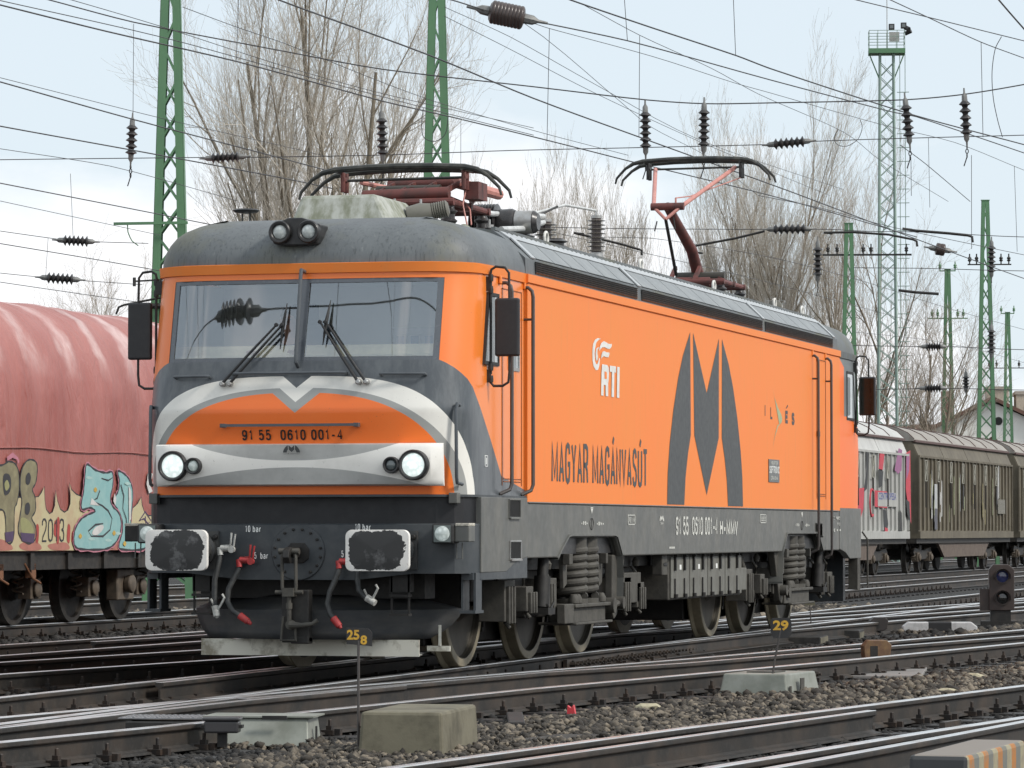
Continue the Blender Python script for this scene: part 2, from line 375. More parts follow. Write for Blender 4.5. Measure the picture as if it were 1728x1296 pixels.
track('track beside the red tarpaulin wagon with bright rail heads', [(-6.9, -14), (-5.95, 3.8), (-5.72, 10), (-5.56, 20), (-5.5, 120), (-5.4, 320)], extra=[[(-5.35, 8.5), (-5.05, 13), (-4.85, 17)]])
track('track under the red tarpaulin wagon and the goods train', line(-11.17, -24, -5.1, 330), ynear=50, yfar=130)
track('track just beyond the goods train', line(-15.0, -10, -15.0, 330), fast=False, ynear=0, yfar=90)
track('farthest track seen between the wagon wheels', line(-20.0, -10, -20.2, 330), fast=False, ynear=0, yfar=90)
track('turnout branch crossing behind the locomotive towards the low signal', [(-.76, 6), (-.5, 15), (0.0, 20.9), (1.1, 32), (4, 60)], fast=False, yfar=60, y0=15)

# heavy bolted joint clusters on the turnout rails
# ---------------------------------------------------------------- loose stones
def stones_mat(name, a, b_, c):
    m, nt, b = new_mat(name); ge = nt.nodes.new('ShaderNodeNewGeometry'); v, x, y, z = coords(nt)
    cr_ = nt.nodes.new('ShaderNodeValToRGB'); e = cr_.color_ramp.elements
    e[0].position = 0; e[0].color = (*a, 1); e[1].position = 1; e[1].color = (*c, 1); k = cr_.color_ramp.elements.new(.6); k.color = (*b_, 1)
    nt.links.new(ge.outputs['Random Per Island'], cr_.inputs[0])
    n = noise(nt, v, 60, 4)
    nt.links.new(mix(nt, ramp(nt, n, .4, .7) * .5, cr_.outputs[0], a), b.inputs['Base Color']); b.inputs['Roughness'].default_value = .82; return m
def scatter(name, n, fn, mats, label, smin=.013, smax=.029, seed=3):
    rng = np.random.default_rng(seed)
    ico = bmesh.new(); bmesh.ops.create_icosphere(ico, subdivisions=1, radius=1); V = np.array([v.co[:] for v in ico.verts]); Fc = np.array([[v.index for v in f.verts] for f in ico.faces]); ico.free()
    pos, mi = fn(n, rng); n = len(pos)
    s = rng.uniform(smin, smax, n) * rng.choice([.65, .85, 1, 1.1, 1.6], n)
    dist = np.hypot(pos[:, 0] - 10.3, pos[:, 1] + 31); s *= np.clip(dist / 26, 1, 2.4)
    r = 1 + rng.uniform(-.40, .36, (n, len(V), 1)); P = V[None] * r * s[:, None, None]
    P *= rng.uniform(.55, 1.15, (n, 1, 3)) * np.array([1, 1, .8])
    a = rng.uniform(0, 6.28, n); ca, sa = np.cos(a), np.sin(a); X = P[..., 0] * ca[:, None] - P[..., 1] * sa[:, None]; Y = P[..., 0] * sa[:, None] + P[..., 1] * ca[:, None]
    P = np.stack([X, Y, P[..., 2]], -1) + pos[:, None, :]
    me = bpy.data.meshes.new(name); nv = n * len(V); nf = n * len(Fc)
    me.vertices.add(nv); me.vertices.foreach_set('co', P.astype(np.float32).ravel())
    idx = (Fc[None] + (np.arange(n) * len(V))[:, None, None]).ravel()
    me.loops.add(nf * 3); me.loops.foreach_set('vertex_index', idx.astype(np.int32))
    me.polygons.add(nf); me.polygons.foreach_set('loop_start', np.arange(0, nf * 3, 3, dtype=np.int32))
    for m in mats: me.materials.append(m)
    me.polygons.foreach_set('material_index', np.repeat(mi, len(Fc)).astype(np.int32)); me.update(calc_edges=True); me.validate()
    o = bpy.data.objects.new(name, me); COL.objects.link(o); tag(o, label, 'gravel', kind='stuff'); return o
NEARTR = []
for mid, t in TRACKS:
    NEARTR.append(np.array([(p.x, p.y) for p in mid]))
def tdist(x, y):
    d = np.full(len(x), 99.)
    for pl in NEARTR:
        xi = np.interp(y, pl[:, 1], pl[:, 0], left=99, right=99); d = np.minimum(d, np.abs(x - xi))
    return d
def place(n, rng):
    # uniform over the wedge seen by the lens (with a margin), thinning with distance
    d = 17.5 + (70 - 17.5) * rng.random(n) ** 1.8
    w = (rng.random(n) - .5) * .34 * d
    a = R(15.4); x = 10.3 - sin(a) * d + cos(a) * w; y = -31 + cos(a) * d + sin(a) * w
    td = tdist(x, y)
    z = -.208 + rng.random(n) * .028 + np.clip((td - 1.0) * .05, 0, .04)
    # brown clean gravel outside the sleepers, black oily stones within them
    clean = (td + rng.normal(0, .15, n) > 1.12) & ((x > 2.6) | (y > 24))
    mi = np.where(clean, 0, 1)
    keep = ((np.abs(x) > 1.3) | (y < -1) | (y > 18)) & (clean | (rng.random(n) < .55) | (d < 24))
    x, y, z, mi = x[keep], y[keep], z[keep], mi[keep]
    # stones banked against the blocks and boxes
    B = [((3.67, -8.5), 5, -.54, 0, 0, 1.13), ((1.95, -7.75), 9, -.15, .58, 0, .5), ((3.40, .57), -6, 0, .6, 0, .95), ((7.12, -10.05), -3, -.16, .16, -.8, .8), ((2.12, 20.3), 14, -.5, .5, -.1, .12)]
    ex = []
    for (ox, oy), a, x0, x1, y0, y1 in B:
        for k in range(420):
            s = rng.random(); off_ = abs(rng.normal(0, .05)) - .005
            e = rng.integers(0, 4); lx, ly = ((x0 + s * (x1 - x0), y0 - off_), (x1 + off_, y0 + s * (y1 - y0)), (x0 + s * (x1 - x0), y1 + off_), (x0 - off_, y0 + s * (y1 - y0)))[e]
            ca_, sa_ = cos(R(a)), sin(R(a)); ex.append((ox + lx * ca_ - ly * sa_, oy + lx * sa_ + ly * ca_, -.185 + max(0, .055 - off_ * .7) * rng.random()))
    ex = np.array(ex)
    return np.concatenate([np.stack([x, y, z], 1), ex]), np.concatenate([mi, np.zeros(len(ex), int)])
ST1 = stones_mat('brown_gravel', (.018, .015, .012), (.068, .057, .044), (.24, .20, .15))
ST2 = stones_mat('oily_gravel', (.006, .0055, .005), (.016, .014, .012), (.045, .04, .035))
scatter('gravel', 150000, place, [ST1, ST2], 'brown and grey ballast stones lying between the tracks')
# ================================================================ LOCOMOTIVE
def interp(x, P):
    if x <= P[0][0]: return P[0][1]
    for (a, b), (c, d) in zip(P, P[1:]):
        if x <= c: return b + (d - b) * (x - a) / (c - a)
    return P[-1][1]
ZP = [(1.5, -.405), (1.95, -.44), (2.19, -.462), (2.225, -.464), (2.245, -.461), (2.28, -.452), (2.64, -.37), (3.36, -.20), (3.47, -.19)]
PL = [(0, 0), (.35, .002), (.7, .01), (.9, .022), (1.1, .06), (1.2, .11), (1.25, .14), (1.31, .19), (1.36, .25), (1.40, .315), (1.425, .40), (1.44, .6), (1.45, .85), (1.455, 1.2), (1.455, 1.92)]
def fy(x, z):
    x = abs(x); return interp(z, ZP) + interp(x, PL[:11])
def fpt(x, z, off=0): return (x, fy(x, z) - off, z)
def shell_pt(p, z, s=1, off=0.0):
    w = max(0, min(1, 1 - (p[1] - .4) / 1.0)); n = off
    return (s * p[0], p[1] - .36 + (interp(z, ZP) + .36) * w - n, z)

ORANGE = (.88, .165, .018); DGREY = (.070, .080, .090); WHITE = (.80, .78, .72); MGREY = (.33, .335, .32); SKIRT = (.098, .100, .093)
def nose_mat():
    m, nt, b = new_mat('nose_livery'); v, x, y, z = coords(nt)
    P = x.abs(); d = (z - 1.45).max(0.0)
    A = (((P / 1.428) ** 3.2 + (d / 1.06) ** 3.2) < 1.0) * (z < P * .8 + 2.41)
    B = (((P / 1.40) ** 2.5 + (d / .96) ** 2.5) < 1.0) * (z < P * .8 + 2.29)
    Cc = (((P / 1.32) ** 2.5 + (d / .92) ** 2.5) < 1.0) * (z < P * .8 + 2.20)
    G = (z < 2.655) * (z < (2.40 - y * .93).max(1.795 - y * .148))
    front = (y < .1)
    g1 = noise(nt, v, 2.2, 6, .65); g2 = noise(nt, v, 9, 5, .7, (1, 1, .25)); sp = noise(nt, v, 70, 2, .5)
    org = mix(nt, ramp(nt, y, -.42, .15) * .8, mix(nt, ramp(nt, g1, .35, .75) * .35, ORANGE, (.82, .21, .04)), (.84, .23, .03))
    c = mix(nt, G, org, mix(nt, ramp(nt, g2, .42, .7) * .55, DGREY, (.17, .185, .19)))
    c = mix(nt, A * front, c, mix(nt, ramp(nt, g1, .5, .8) * .5, WHITE, (.50, .48, .42)))
    c = mix(nt, B * front, c, MGREY); c = mix(nt, Cc * front, c, org)
    c = mix(nt, ramp(nt, sp, .70, .78) * .5, c, (.10, .08, .06))
    nt.links.new(c, b.inputs['Base Color']); nt.links.new((.30 + g1 * .15).k, b.inputs['Roughness'])
    b.inputs['Coat Weight'].default_value = .25; b.inputs['Coat Roughness'].default_value = .15
    return m
def rear_mat():
    m, nt, b = new_mat('rear_livery'); v, x, y, z = coords(nt)
    G = (z > (3.52 - (y - 16.2) * .33)) * (z > 3.18) + (y > 16.93) * (z > 2.66); G = G.min(1.0)
    g1 = noise(nt, v, 2.2, 6, .65)
    nt.links.new(mix(nt, G, mix(nt, ramp(nt, g1, .35, .75) * .4, ORANGE, (.82, .22, .04)), mix(nt, ramp(nt, g1, .4, .7), (.13, .145, .15), (.2, .21, .21))), b.inputs['Base Color'])
    b.inputs['Roughness'].default_value = .42; b.inputs['Specular IOR Level'].default_value = .35; return m
def side_mat():
    m, nt, b = new_mat('orange_side_paint'); v, x, y, z = coords(nt)
    g1 = noise(nt, v, .9, 6, .6); g2 = noise(nt, v, 7, 6, .7, (1, 1.6, .18)); sp = noise(nt, v, 45, 2, .5)
    c = mix(nt, ramp(nt, g1, .35, .7) * .6, (.84, .215, .032), (.80, .25, .055))
    c = mix(nt, ramp(nt, g2, .55, .8) * .35, c, (.60, .25, .08))
    c = mix(nt, ramp(nt, sp, .72, .8) * .3, c, (.2, .1, .05))
    nt.links.new(c, b.inputs['Base Color']); nt.links.new((.42 + g1 * .16).k, b.inputs['Roughness']); b.inputs['Specular IOR Level'].default_value = .32
    bump(nt, b, noise(nt, v, 1.3, 2, .4), .012, .25); return m
def roof_mat():
    m, nt, b = new_mat('roof_grey'); v, x, y, z = coords(nt)
    st = noise(nt, v, 9, 6, .75, (4.2, 4.2, .09)); g = noise(nt, v, 1.6, 6, .65); fine = noise(nt, v, 40, 4, .7, (1, 1, .15))
    c = mix(nt, ramp(nt, g, .35, .7), (.095, .105, .112), (.16, .175, .18))
    c = mix(nt, ramp(nt, noise(nt, v, 1.1, 5, .6, None), .50, .68) * .7, c, (.125, .12, .06))
    c = mix(nt, ramp(nt, st, .52, .66) * .65, c, (.040, .042, .044))
    c = mix(nt, ramp(nt, fine, .6, .75) * .4, c, (.30, .31, .30))
    nt.links.new(c, b.inputs['Base Color']); nt.links.new((.56 + (g - .5) * .3).k, b.inputs['Roughness']); bump(nt, b, g, .02, .3); return m
NOSE = nose_mat(); REAR = rear_mat(); SIDE = side_mat(); ROOF = roof_mat()
GREY = mat('skirt_grey', SKIRT, .45, 0, (.15, .145, .128), .8, 4, (1, 1, .5))
BEAM = mat('beam_unlit_grey', (.040, .047, .053), .42, 0, (.075, .08, .082), .7, 5)  # skirt paint darkened to put the unlit front into the colour
BLACKP = mat('black_paint', (.018, .018, .019), .4, 0, (.045, .042, .040), .6, 12)
RUB = mat('rubber', (.022, .022, .022), .6, 0, (.05, .048, .045), .5, 20)
RAILP = mat('handrail_brown_grey', (.060, .055, .053), .4, 0, (.10, .08, .07), .6, 8)
SILV = mat('bare_metal', (.45, .45, .44), .4, .7, (.25, .22, .19), .6, 12)
BUSB = mat('aluminium_busbar', (.66, .67, .66), .45, .3, (.33, .33, .32), .6, 8)
UND = mat('underframe_dust', (.074, .069, .058), .7, 0, (.034, .031, .027), .8, 7, None, .003)
UNDD = mat('underframe_dark', (.011, .010, .009), .6, 0, (.030, .027, .023), .7, 8)
REDP = mat('red_oxide', (.145, .042, .035), .6, 0, (.060, .034, .030), .9, 7)
PINK = mat('faded_red', (.55, .25, .21), .5, 0, (.38, .14, .12), .6, 9)
WHT = mat('white_paint', (.74, .73, .69), .45, 0, (.45, .42, .36), .5, 14)
DECW = mat('white_lettering', (.85, .86, .83), .5, 0, (.5, .5, .47), .3, 30)
DECK = mat('black_lettering', (.02, .02, .02), .45)
DECG = mat('grey_lettering', (.062, .066, .068), .5, 0, (.085, .088, .086), .4, 5, spec=.3)
DECP = mat('pale_lettering', (.62, .62, .57), .6)
BOXW = mat('weathered_white', (.40, .41, .37), .55, 0, (.16, .17, .11), .9, 5, (1.5, 1.5, .35), lo=.4, hi=.62)
CERA = mat('brown_porcelain', (.055, .032, .026), .18, 0, (.10, .07, .055), .5, 9)
DISC = mat('insulator_black', (.028, .027, .028), .3, 0, (.09, .08, .075), .6, 12)
def glass_mat(name, tint=(.8, .86, .87), op=.25):
    m = bpy.data.materials.new(name); m.use_nodes = True; nt = m.node_tree; nt.nodes.clear(); S.nt = nt
    o = nt.nodes.new('ShaderNodeOutputMaterial'); t = nt.nodes.new('ShaderNodeBsdfTransparent'); t.inputs[0].default_value = (*tint, 1)
    g = nt.nodes.new('ShaderNodeBsdfGlossy'); g.inputs['Roughness'].default_value = .015; g.inputs['Color'].default_value = (.9, .95, 1, 1)
    f = nt.nodes.new('ShaderNodeFresnel'); f.inputs[0].default_value = 1.6
    mx_ = nt.nodes.new('ShaderNodeMixShader'); k = (S(f.outputs[0]) * 1.3 + op).min(1.0)
    nt.links.new(k.k, mx_.inputs[0]); nt.links.new(t.outputs[0], mx_.inputs[1]); nt.links.new(g.outputs[0], mx_.inputs[2]); nt.links.new(mx_.outputs[0], o.inputs[0]); return m
GLASS = glass_mat('windscreen_glass', (.97, .99, .98), .20)
def lamp_mat(name, e, col=(.85, .97, .95), sc=26):
    m, nt, b = new_mat(name); v, x, y, z = coords(nt)
    vo = nt.nodes.new('ShaderNodeTexVoronoi'); vo.inputs['Scale'].default_value = sc; nt.links.new(v, vo.inputs['Vector'])
    f = ramp(nt, S(vo.outputs['Distance']), .1, .6)
    nt.links.new(mix(nt, f, (.75, .78, .75), (.45, .48, .46)), b.inputs['Base Color']); b.inputs['Roughness'].default_value = .12; b.inputs['Coat Weight'].default_value = 1
    if e:
        nt.links.new(mix(nt, f, col, tuple(c * .72 for c in col)), b.inputs['Emission Color']); b.inputs['Emission Strength'].default_value = e
    return m
LENS_ON = lamp_mat('lit_lens', .85); LENS_OFF = lamp_mat('frosted_lens', .0); LENS_GR = lamp_mat('pale_green_lens', .12, (.7, .9, .82))
LENS_DK = mat('dark_lens', (.10, .12, .12), .12, 0, (.14, .15, .15), .4, 10, coat=1)

LOCO = empty('electric_locomotive', (0, 0, 0), 'orange and grey electric locomotive with white curved nose band in the middle of the yard', 'locomotive')
def both(f):
    for s in (1, -1): f(s)

# --- cab shells
def cab_shell(name, mt, rear=False):
    zl = [1.50, 1.6, 1.72, 1.84, 1.95, 2.05, 2.13, 2.19, 2.225, 2.245, 2.28, 2.36, 2.5, 2.64, 2.8, 3.0, 3.2, 3.34, 3.40, 3.47]
    cols = [(-p[0], p[1]) for p in reversed(PL)] + [p for p in PL[1:]]
    m_ = MB(); rows = []
    for z in zl:
        rows.append([(c[0], shell_pt((abs(c[0]), c[1]), z)[1], z) for c in cols])
    n = len(cols); vs = [p for r_ in rows for p in r_]; fs = []
    for i in range(len(zl) - 1):
        for k in range(n - 1):
            if zl[i] >= 2.639 and zl[i + 1] <= 3.341 and abs(cols[k][0]) <= 1.2001 and abs(cols[k + 1][0]) <= 1.2001: continue
            fs.append((i * n + k, i * n + k + 1, (i + 1) * n + k + 1, (i + 1) * n + k))
    if rear: vs = [(x, 18.04 - y, z) for x, y, z in vs]
    m_.add(vs, fs, True)
    return m_.obj(name, mt, LOCO, auto=55)
cab_shell('front_cab', NOSE); cab_shell('rear_cab', REAR, True)
def fm(rear, p): return (p[0], 18.04 - p[1], p[2]) if rear else p
for rear in (0, 1):
    # gutter strip
    m_ = MB(); cols = [(-p[0], p[1]) for p in reversed(PL)] + [p for p in PL[1:]]
    def ring(z, o): return [fm(rear, (c[0] * (1 + o / 1.4), shell_pt((abs(c[0]), c[1]), 3.4)[1] - o, z)) for c in cols]
    m_.grid([ring(3.385, .0), ring(3.39, .016), ring(3.47, .022), ring(3.475, .0)], True)
    m_.obj('rain_gutter', SIDE if not rear else ROOF, LOCO, auto=25)
    # windscreen frame and panes
    fx = [-1.2, -1.15, -.045, 0, .045, 1.15, 1.2]; fz = [2.64, 2.672, 2.87, 3.07, 3.305, 3.34]
    m_ = MB()
    def P3(x, z, o): return fm(rear, (x, fy(x, z) - o, z))
    for i in range(6):
        for j in range(5):
            if i in (1, 4) and 1 <= j <= 3: continue
            n_ = 6 if i in (1, 4) else 1
            for q in range(n_):
                xa = fx[i] + (fx[i + 1] - fx[i]) * q / n_; xb = fx[i] + (fx[i + 1] - fx[i]) * (q + 1) / n_
                m_.add([P3(xa, fz[j], -.004), P3(xb, fz[j], -.004), P3(xb, fz[j + 1], -.004), P3(xa, fz[j + 1], -.004), P3(xa, fz[j], -.05), P3(xb, fz[j], -.05), P3(xb, fz[j + 1], -.05), P3(xa, fz[j + 1], -.05)],
                       [(0, 1, 2, 3), (4, 7, 6, 5), (0, 4, 5, 1), (2, 6, 7, 3), (1, 5, 6, 2), (3, 7, 4, 0)])
    m_.obj('windscreen_frame', mat('black_glass_border', (.085, .095, .11), .25, 0, (.07, .08, .09), .5, 6, coat=.6), LOCO)
    for sg in (-1, 1):
        m_ = MB(); xs = [.046 + (1.149 - .046) * q / 12 for q in range(13)]; zs = [2.673, 2.85, 3.0, 3.15, 3.304]
        m_.grid([[P3(sg * x, z, -.012) for x in xs] for z in zs], True); m_.obj('windscreen', GLASS, LOCO)
    # roof cap
    RG = [(0, 3.475), (.004, 3.53), (.025, 3.60), (.065, 3.67), (.12, 3.735), (.20, 3.79), (.32, 3.84), (.45, 3.872), (.55, 3.892)]
    base = [(c[0], shell_pt((abs(c[0]), c[1]), 3.47)[1]) for c in cols]
    rows = []
    for d, z in RG:
        row = []
        for i, (x, y) in enumerate(base):
            a = base[max(i - 1, 0)]; b_ = base[min(i + 1, len(base) - 1)]; t = Vector((b_[0] - a[0], b_[1] - a[1])).normalized(); nn = Vector((-t.y, t.x))
            dd = d * (1.0 if abs(nn.x) < .5 else 1.0)
            q = Vector((x, y)) + nn * dd
            if i in (0, len(base) - 1): q = Vector((x - dd * (1 if x > 0 else -1), 1.56))
            if abs(q.x) < .02 or q.x * x < 0: q.x = 0.0 if abs(x) < .02 else math.copysign(.02, x)
            row.append(fm(rear, (q.x, min(q.y, 1.56), z)))
        rows.append(row)
    m_ = MB(); m_.grid(rows, True); last = rows[-1]; b0 = len(m_.v)
    pa = fm(rear, (-.9, .42, 3.80)); pb_ = fm(rear, (.9, 1.56, 3.884)); m_.box(pa[0], pb_[0], min(pa[1], pb_[1]), max(pa[1], pb_[1]), 3.80, 3.884)
    m_.obj('cab_roof', ROOF, LOCO, auto=60)
# deck strip under the nose, small grey brackets
m_ = MB(); cols = [(-p[0], p[1]) for p in reversed(PL)] + [p for p in PL[1:]]
m_.grid([[(c[0] * 1.012, shell_pt((abs(c[0]), c[1]), 1.5)[1] - .02, z) for c in cols] for z in (1.495, 1.515)], True)
m_.grid([[(c[0] * k, shell_pt((abs(c[0]), c[1]), 1.5)[1] + (.1 if k < 1 else -.02), 1.496) for c in cols] for k in (.93, 1.012)], True)
m_.obj('nose_ledge', BEAM, LOCO)
for sx in (-1.33, 1.33):
    m_ = MB(); m_.cbox((sx, -.24, 1.485), (.075, .10, .09)); m_.obj('bracket', GREY, LOCO, .006)
# --- buffer beam: recessed band above with its shade painted in, beam plate below, wraps to the sides
PB = [(0, 0), (.5, .0), (1.0, .01), (1.2, .03), (1.34, .09), (1.40, .16), (1.425, .22), (1.47, .45), (1.475, 1.0), (1.475, 1.9)]
colsb = [(-p[0], p[1]) for p in reversed(PB)] + [p for p in PB[1:]]
m_ = MB(); m_.grid([[(c[0] * .985, c[1] - .30, z) for c in colsb] for z in (1.27, 1.497)], True); m_.obj('recessed_panel', mat('recess_shade', (.0075, .008, .010), .5, 0, (.018, .018, .02), .6, 5), LOCO, auto=15)
m_ = MB()
def beamrow(z, o, cut=0): return [(c[0] * (1 - o * .3), c[1] - .36 + o, z + cut * (1 if abs(c[0]) > .9 and c[1] < .4 else 0)) for c in colsb]
m_.grid([beamrow(.80, .0, .055), beamrow(1.0, 0), beamrow(1.262, 0), beamrow(1.272, .012), beamrow(1.272, .09)], True)
m_.obj('buffer_beam', BEAM, LOCO, auto=20)
# cab side skirts (slope back under the cab)
def skirt(s, rear):
    f = (lambda y: 18.04 - y) if rear else (lambda y: y)
    poly = [(f(.06), 1.497), (f(1.56), 1.497), (f(1.56), .985), (f(1.15), .94), (f(.85), .86), (f(.06), .86)]
    m_ = MB(); m_.prism(poly, s * 1.40, s * 1.478, 'x'); return m_.obj('cab_skirt', GREY, LOCO, .006)
for s in (1, -1): skirt(s, 0); skirt(s, 1)
# --- main body sides
def body_side(s):
    m_ = MB(); m_.box(s * 1.40, s * 1.48, 1.535, 16.5, 1.462, 3.40)
    return m_.obj('body_side', SIDE, LOCO, .004)
both(body_side)
for s in (1, -1):
    m_ = MB(); m_.prism([(1.40, 3.40), (1.48, 3.385), (1.497, 3.395), (1.497, 3.468), (1.45, 3.474), (1.40, 3.474)] if s > 0 else [(-1.40, 3.40), (-1.48, 3.385), (-1.497, 3.395), (-1.497, 3.468), (-1.45, 3.474), (-1.40, 3.474)], 1.50, 16.5, 'y')
    m_.obj('rain_gutter', SIDE, LOCO)
    # lower grey band with the two spring arches
    poly = [(1.56, 1.458), (16.48, 1.458), (16.48, .97), (15.35, .97), (15.05, 1.17), (13.15, 1.17), (12.85, .97)]
    poly += [(5.02, .97), (4.82, 1.15), (3.0, 1.15), (2.62, .97), (1.56, .97)]
    m_ = MB(); m_.prism(poly, s * 1.42, s * 1.472, 'x'); m_.obj('lower_band', GREY, LOCO, .012)
    m_ = MB(); m_.tube([(s * 1.475, 1.56, 1.46), (s * 1.475, 16.4, 1.46)], .009, 6); m_.obj('sill_moulding', GREY, LOCO)
    for pts in ([(2.58, .95), (2.70, 1.02), (2.99, 1.155), (3.1, 1.165), (4.74, 1.165), (4.84, 1.15), (5.03, .98), (5.06, .75), (5.02, .45)], [(12.80, .60), (12.90, .96), (13.12, 1.17), (13.2, 1.18), (15.0, 1.18), (15.1, 1.16), (15.38, .96)]):
        m_ = MB()
        rows = [[(s * x, p[0], p[1]) for x in (1.30, 1.486)] for p in pts] ; rows2 = [[(s * x, p[0], p[1] + .02) for x in (1.486, 1.30)] for p in pts]
        m_.grid([a + b_ for a, b_ in zip(rows, rows2)], False, True); m_.obj('arch_rim', GREY, LOCO, label=None)
# core block so no light passes through the body
m_ = MB(); m_.box(-1.39, 1.39, 1.75, 16.3, 1.0, 3.42); m_.obj('inner_body', BLACKP, LOCO)
# --- main roof
m_ = MB(); rp = [(-1.458, 3.47), (-1.452, 3.615), (-1.25, 3.80), (-1.16, 3.862), (-1.0, 3.89), (1.0, 3.89), (1.16, 3.862), (1.25, 3.80), (1.452, 3.615), (1.458, 3.47)]
m_.prism(rp, 1.555, 16.49, 'y'); m_.obj('main_roof', ROOF, LOCO)
for s in (1, -1):
    m_ = MB(); m_.prism([(s * 1.255, 3.800), (s * 1.262, 3.808), (s * 1.168, 3.872), (s * 1.160, 3.864)], 1.75, 16.45, 'y')
    for yy in (5.85, 11.92, 1.82, 16.25): m_.add([(s * 1.455, yy - .07, 3.62), (s * 1.455, yy + .07, 3.62), (s * 1.258, yy + .07, 3.806), (s * 1.258, yy - .07, 3.806), (s * 1.462, yy - .07, 3.63), (s * 1.462, yy + .07, 3.63), (s * 1.266, yy + .07, 3.815), (s * 1.266, yy - .07, 3.815)], [(4, 5, 6, 7), (0, 1, 5, 4), (1, 2, 6, 5), (2, 3, 7, 6), (3, 0, 4, 7)])
    m_.obj('roof_frame', mat('roof_frame_pale', (.42, .44, .45), .45, 0, (.30, .32, .33), .6, 2), LOCO)
PANEL = mat('roof_panel', (.20, .215, .22), .45, 0, (.27, .285, .285), .7, 3)
for s in (1, -1):
    nrm = Vector((.185, 0, .202)).normalized()
    for ya, yb, n in ((1.95, 5.70, 6), (6.0, 11.78, 8), (12.06, 16.1, 6)):
        m_ = MB()
        for k in range(n):
            a = ya + (yb - ya) * k / n + .012; b_ = ya + (yb - ya) * (k + 1) / n - .012
            q = [(1.444, a - .26 * 0, 3.628), (1.444, b_, 3.628), (1.27, b_, 3.788), (1.27, a, 3.788)]
            top = [Vector((x, y, z)) + Vector((nrm.x, 0, nrm.z)) * .008 for x, y, z in q]
            m_.add([(s * x, y, z) for x, y, z in q] + [(s * t.x, t.y, t.z) for t in top], [(4, 5, 6, 7), (0, 1, 5, 4), (1, 2, 6, 5), (2, 3, 7, 6), (3, 0, 4, 7)])
        m_.obj('roof_panel', PANEL, LOCO)
        m_ = MB(); m_.box(s * 1.4585, s * 1.4625, ya - .08, yb + .02, 3.49, 3.60)
        m_.obj('louvre', mat('louvre_black', (.012, .012, .012), .6), LOCO)
        m_ = MB()
        for k in range(6):
            z = 3.495 + k * .0185; m_.add([(s * 1.463, ya - .08, z), (s * 1.463, yb + .02, z), (s * 1.474, yb + .02, z + .009), (s * 1.474, ya - .08, z + .009), (s * 1.463, yb + .02, z + .011), (s * 1.463, ya - .08, z + .011)], [(0, 1, 2, 3), (3, 2, 4, 5)])
        m_.obj('louvre_slats', mat('louvre_grey', (.07, .068, .06), .5), LOCO)
    m_ = MB()
    for k in range(88):
        y = 1.95 + k * .165; m_.lathe([(.018, 0), (.018, .012), (.008, .018)], Matrix.Translation((s * 1.17, y, 3.86)), 8, False)
    m_.box(s * 1.10, s * 1.14, 1.7, 16.4, 3.875, 3.905)
    m_.obj('roof_rivets', ROOF, LOCO)
for y, x in ((3.6, 1.1), (7.4, 1.1), (10.9, 1.1), (14.3, 1.1), (16.0, 1.1)):
    m_ = MB(); m_.tube([(x, y - .045 + .0, 3.90)] + [(x, y + .06 * cos(a), 3.95 + .05 * sin(a)) for a in [pi - pi * k / 8 for k in range(9)]] + [(x, y + .045, 3.90)], .014, 8); m_.obj('lifting_eye', WHT, LOCO)
# --- headlight housing
def housing_mat():
    m, nt, b = new_mat('headlight_housing'); v, x, y, z = coords(nt); P = x.abs()
    # two grey lens shapes (upper and lower) between the lamps
    up = (z > (P / 1.0) ** 2.2 * .17 + 1.800); lo = (z < 1.742 - (P / 1.05) ** 2.0 * .13)
    g = noise(nt, v, 3, 6, .65); g2 = noise(nt, v, 26, 3, .7)
    w = mix(nt, ramp(nt, g, .5, .8) * .5, (.82, .80, .75), (.60, .58, .52))
    gr = mix(nt, ramp(nt, g, .4, .7), (.36, .36, .345), (.45, .45, .43))
    c = mix(nt, (up + lo).min(1.0), w, gr); c = mix(nt, ramp(nt, g2, .66, .76) * .5, c, (.16, .13, .10))
    nt.links.new(c, b.inputs['Base Color']); b.inputs['Roughness'].default_value = .4; return m
rows = []
for z, o in ((1.585, -.02), (1.587, .05), (1.60, .075), (1.64, .092), (1.77, .10), (1.90, .085), (1.93, .065), (1.94, .03), (1.942, -.02)):
    r_ = []
    for i in range(33):
        x = -1.27 + 2.54 * i / 32; e = max(0, abs(x) - 1.21) / .06
        dip = .028 * max(0, 1 - (x / .95) ** 2) * (1 if 1.6 < z < 1.93 else .3)
        ripple = .0 if abs(x) > 1.2 else .0
        r_.append((x, interp(z, ZP) + interp(min(abs(x), 1.27), PL[:11]) * .55 - (o - dip) * (1 - e ** 2 * .75) - .01, z))
    rows.append(r_)
m_ = MB(); m_.grid(rows, True); n_ = len(rows[0])
m_.add([r_[0] for r_ in rows], [tuple(range(len(rows)))]); m_.add([r_[-1] for r_ in rows], [tuple(range(len(rows)))])
HOUS = m_.obj('headlight_housing', housing_mat(), LOCO, auto=35)
def lamp(x, z, r, y, lensm, rim=.028, name='headlight'):
    M = Matrix.Translation((x, y, z)) @ Matrix.Rotation(R(90), 4, 'X')
    m_ = MB(); m_.lathe([(r + rim, -.06), (r + rim, .004), (r + rim * .75, .016), (r + rim * .3, .014), (r, .0), (r, -.02)], M, 32)
    a = m_.obj(name, BLACKP, LOCO)
    m_ = MB(); m_.lathe([(r * 1.0, -.012), (r * .96, -.004), (r * .8, .004), (r * .45, .010), (.001, .012)], M, 32)
    m_.obj('lens', lensm, a); return a
for s in (1, -1):
    lamp(s * 1.06, 1.757, .098, -.548, LENS_ON, .03); lamp(s * .872, 1.757, .046, -.558, LENS_GR if s < 0 else LENS_DK, .024, 'marker_light')
    lamp(s * .128 - .07, 3.737, .068, -.20, LENS_OFF, .026, 'roof_headlight') if False else None
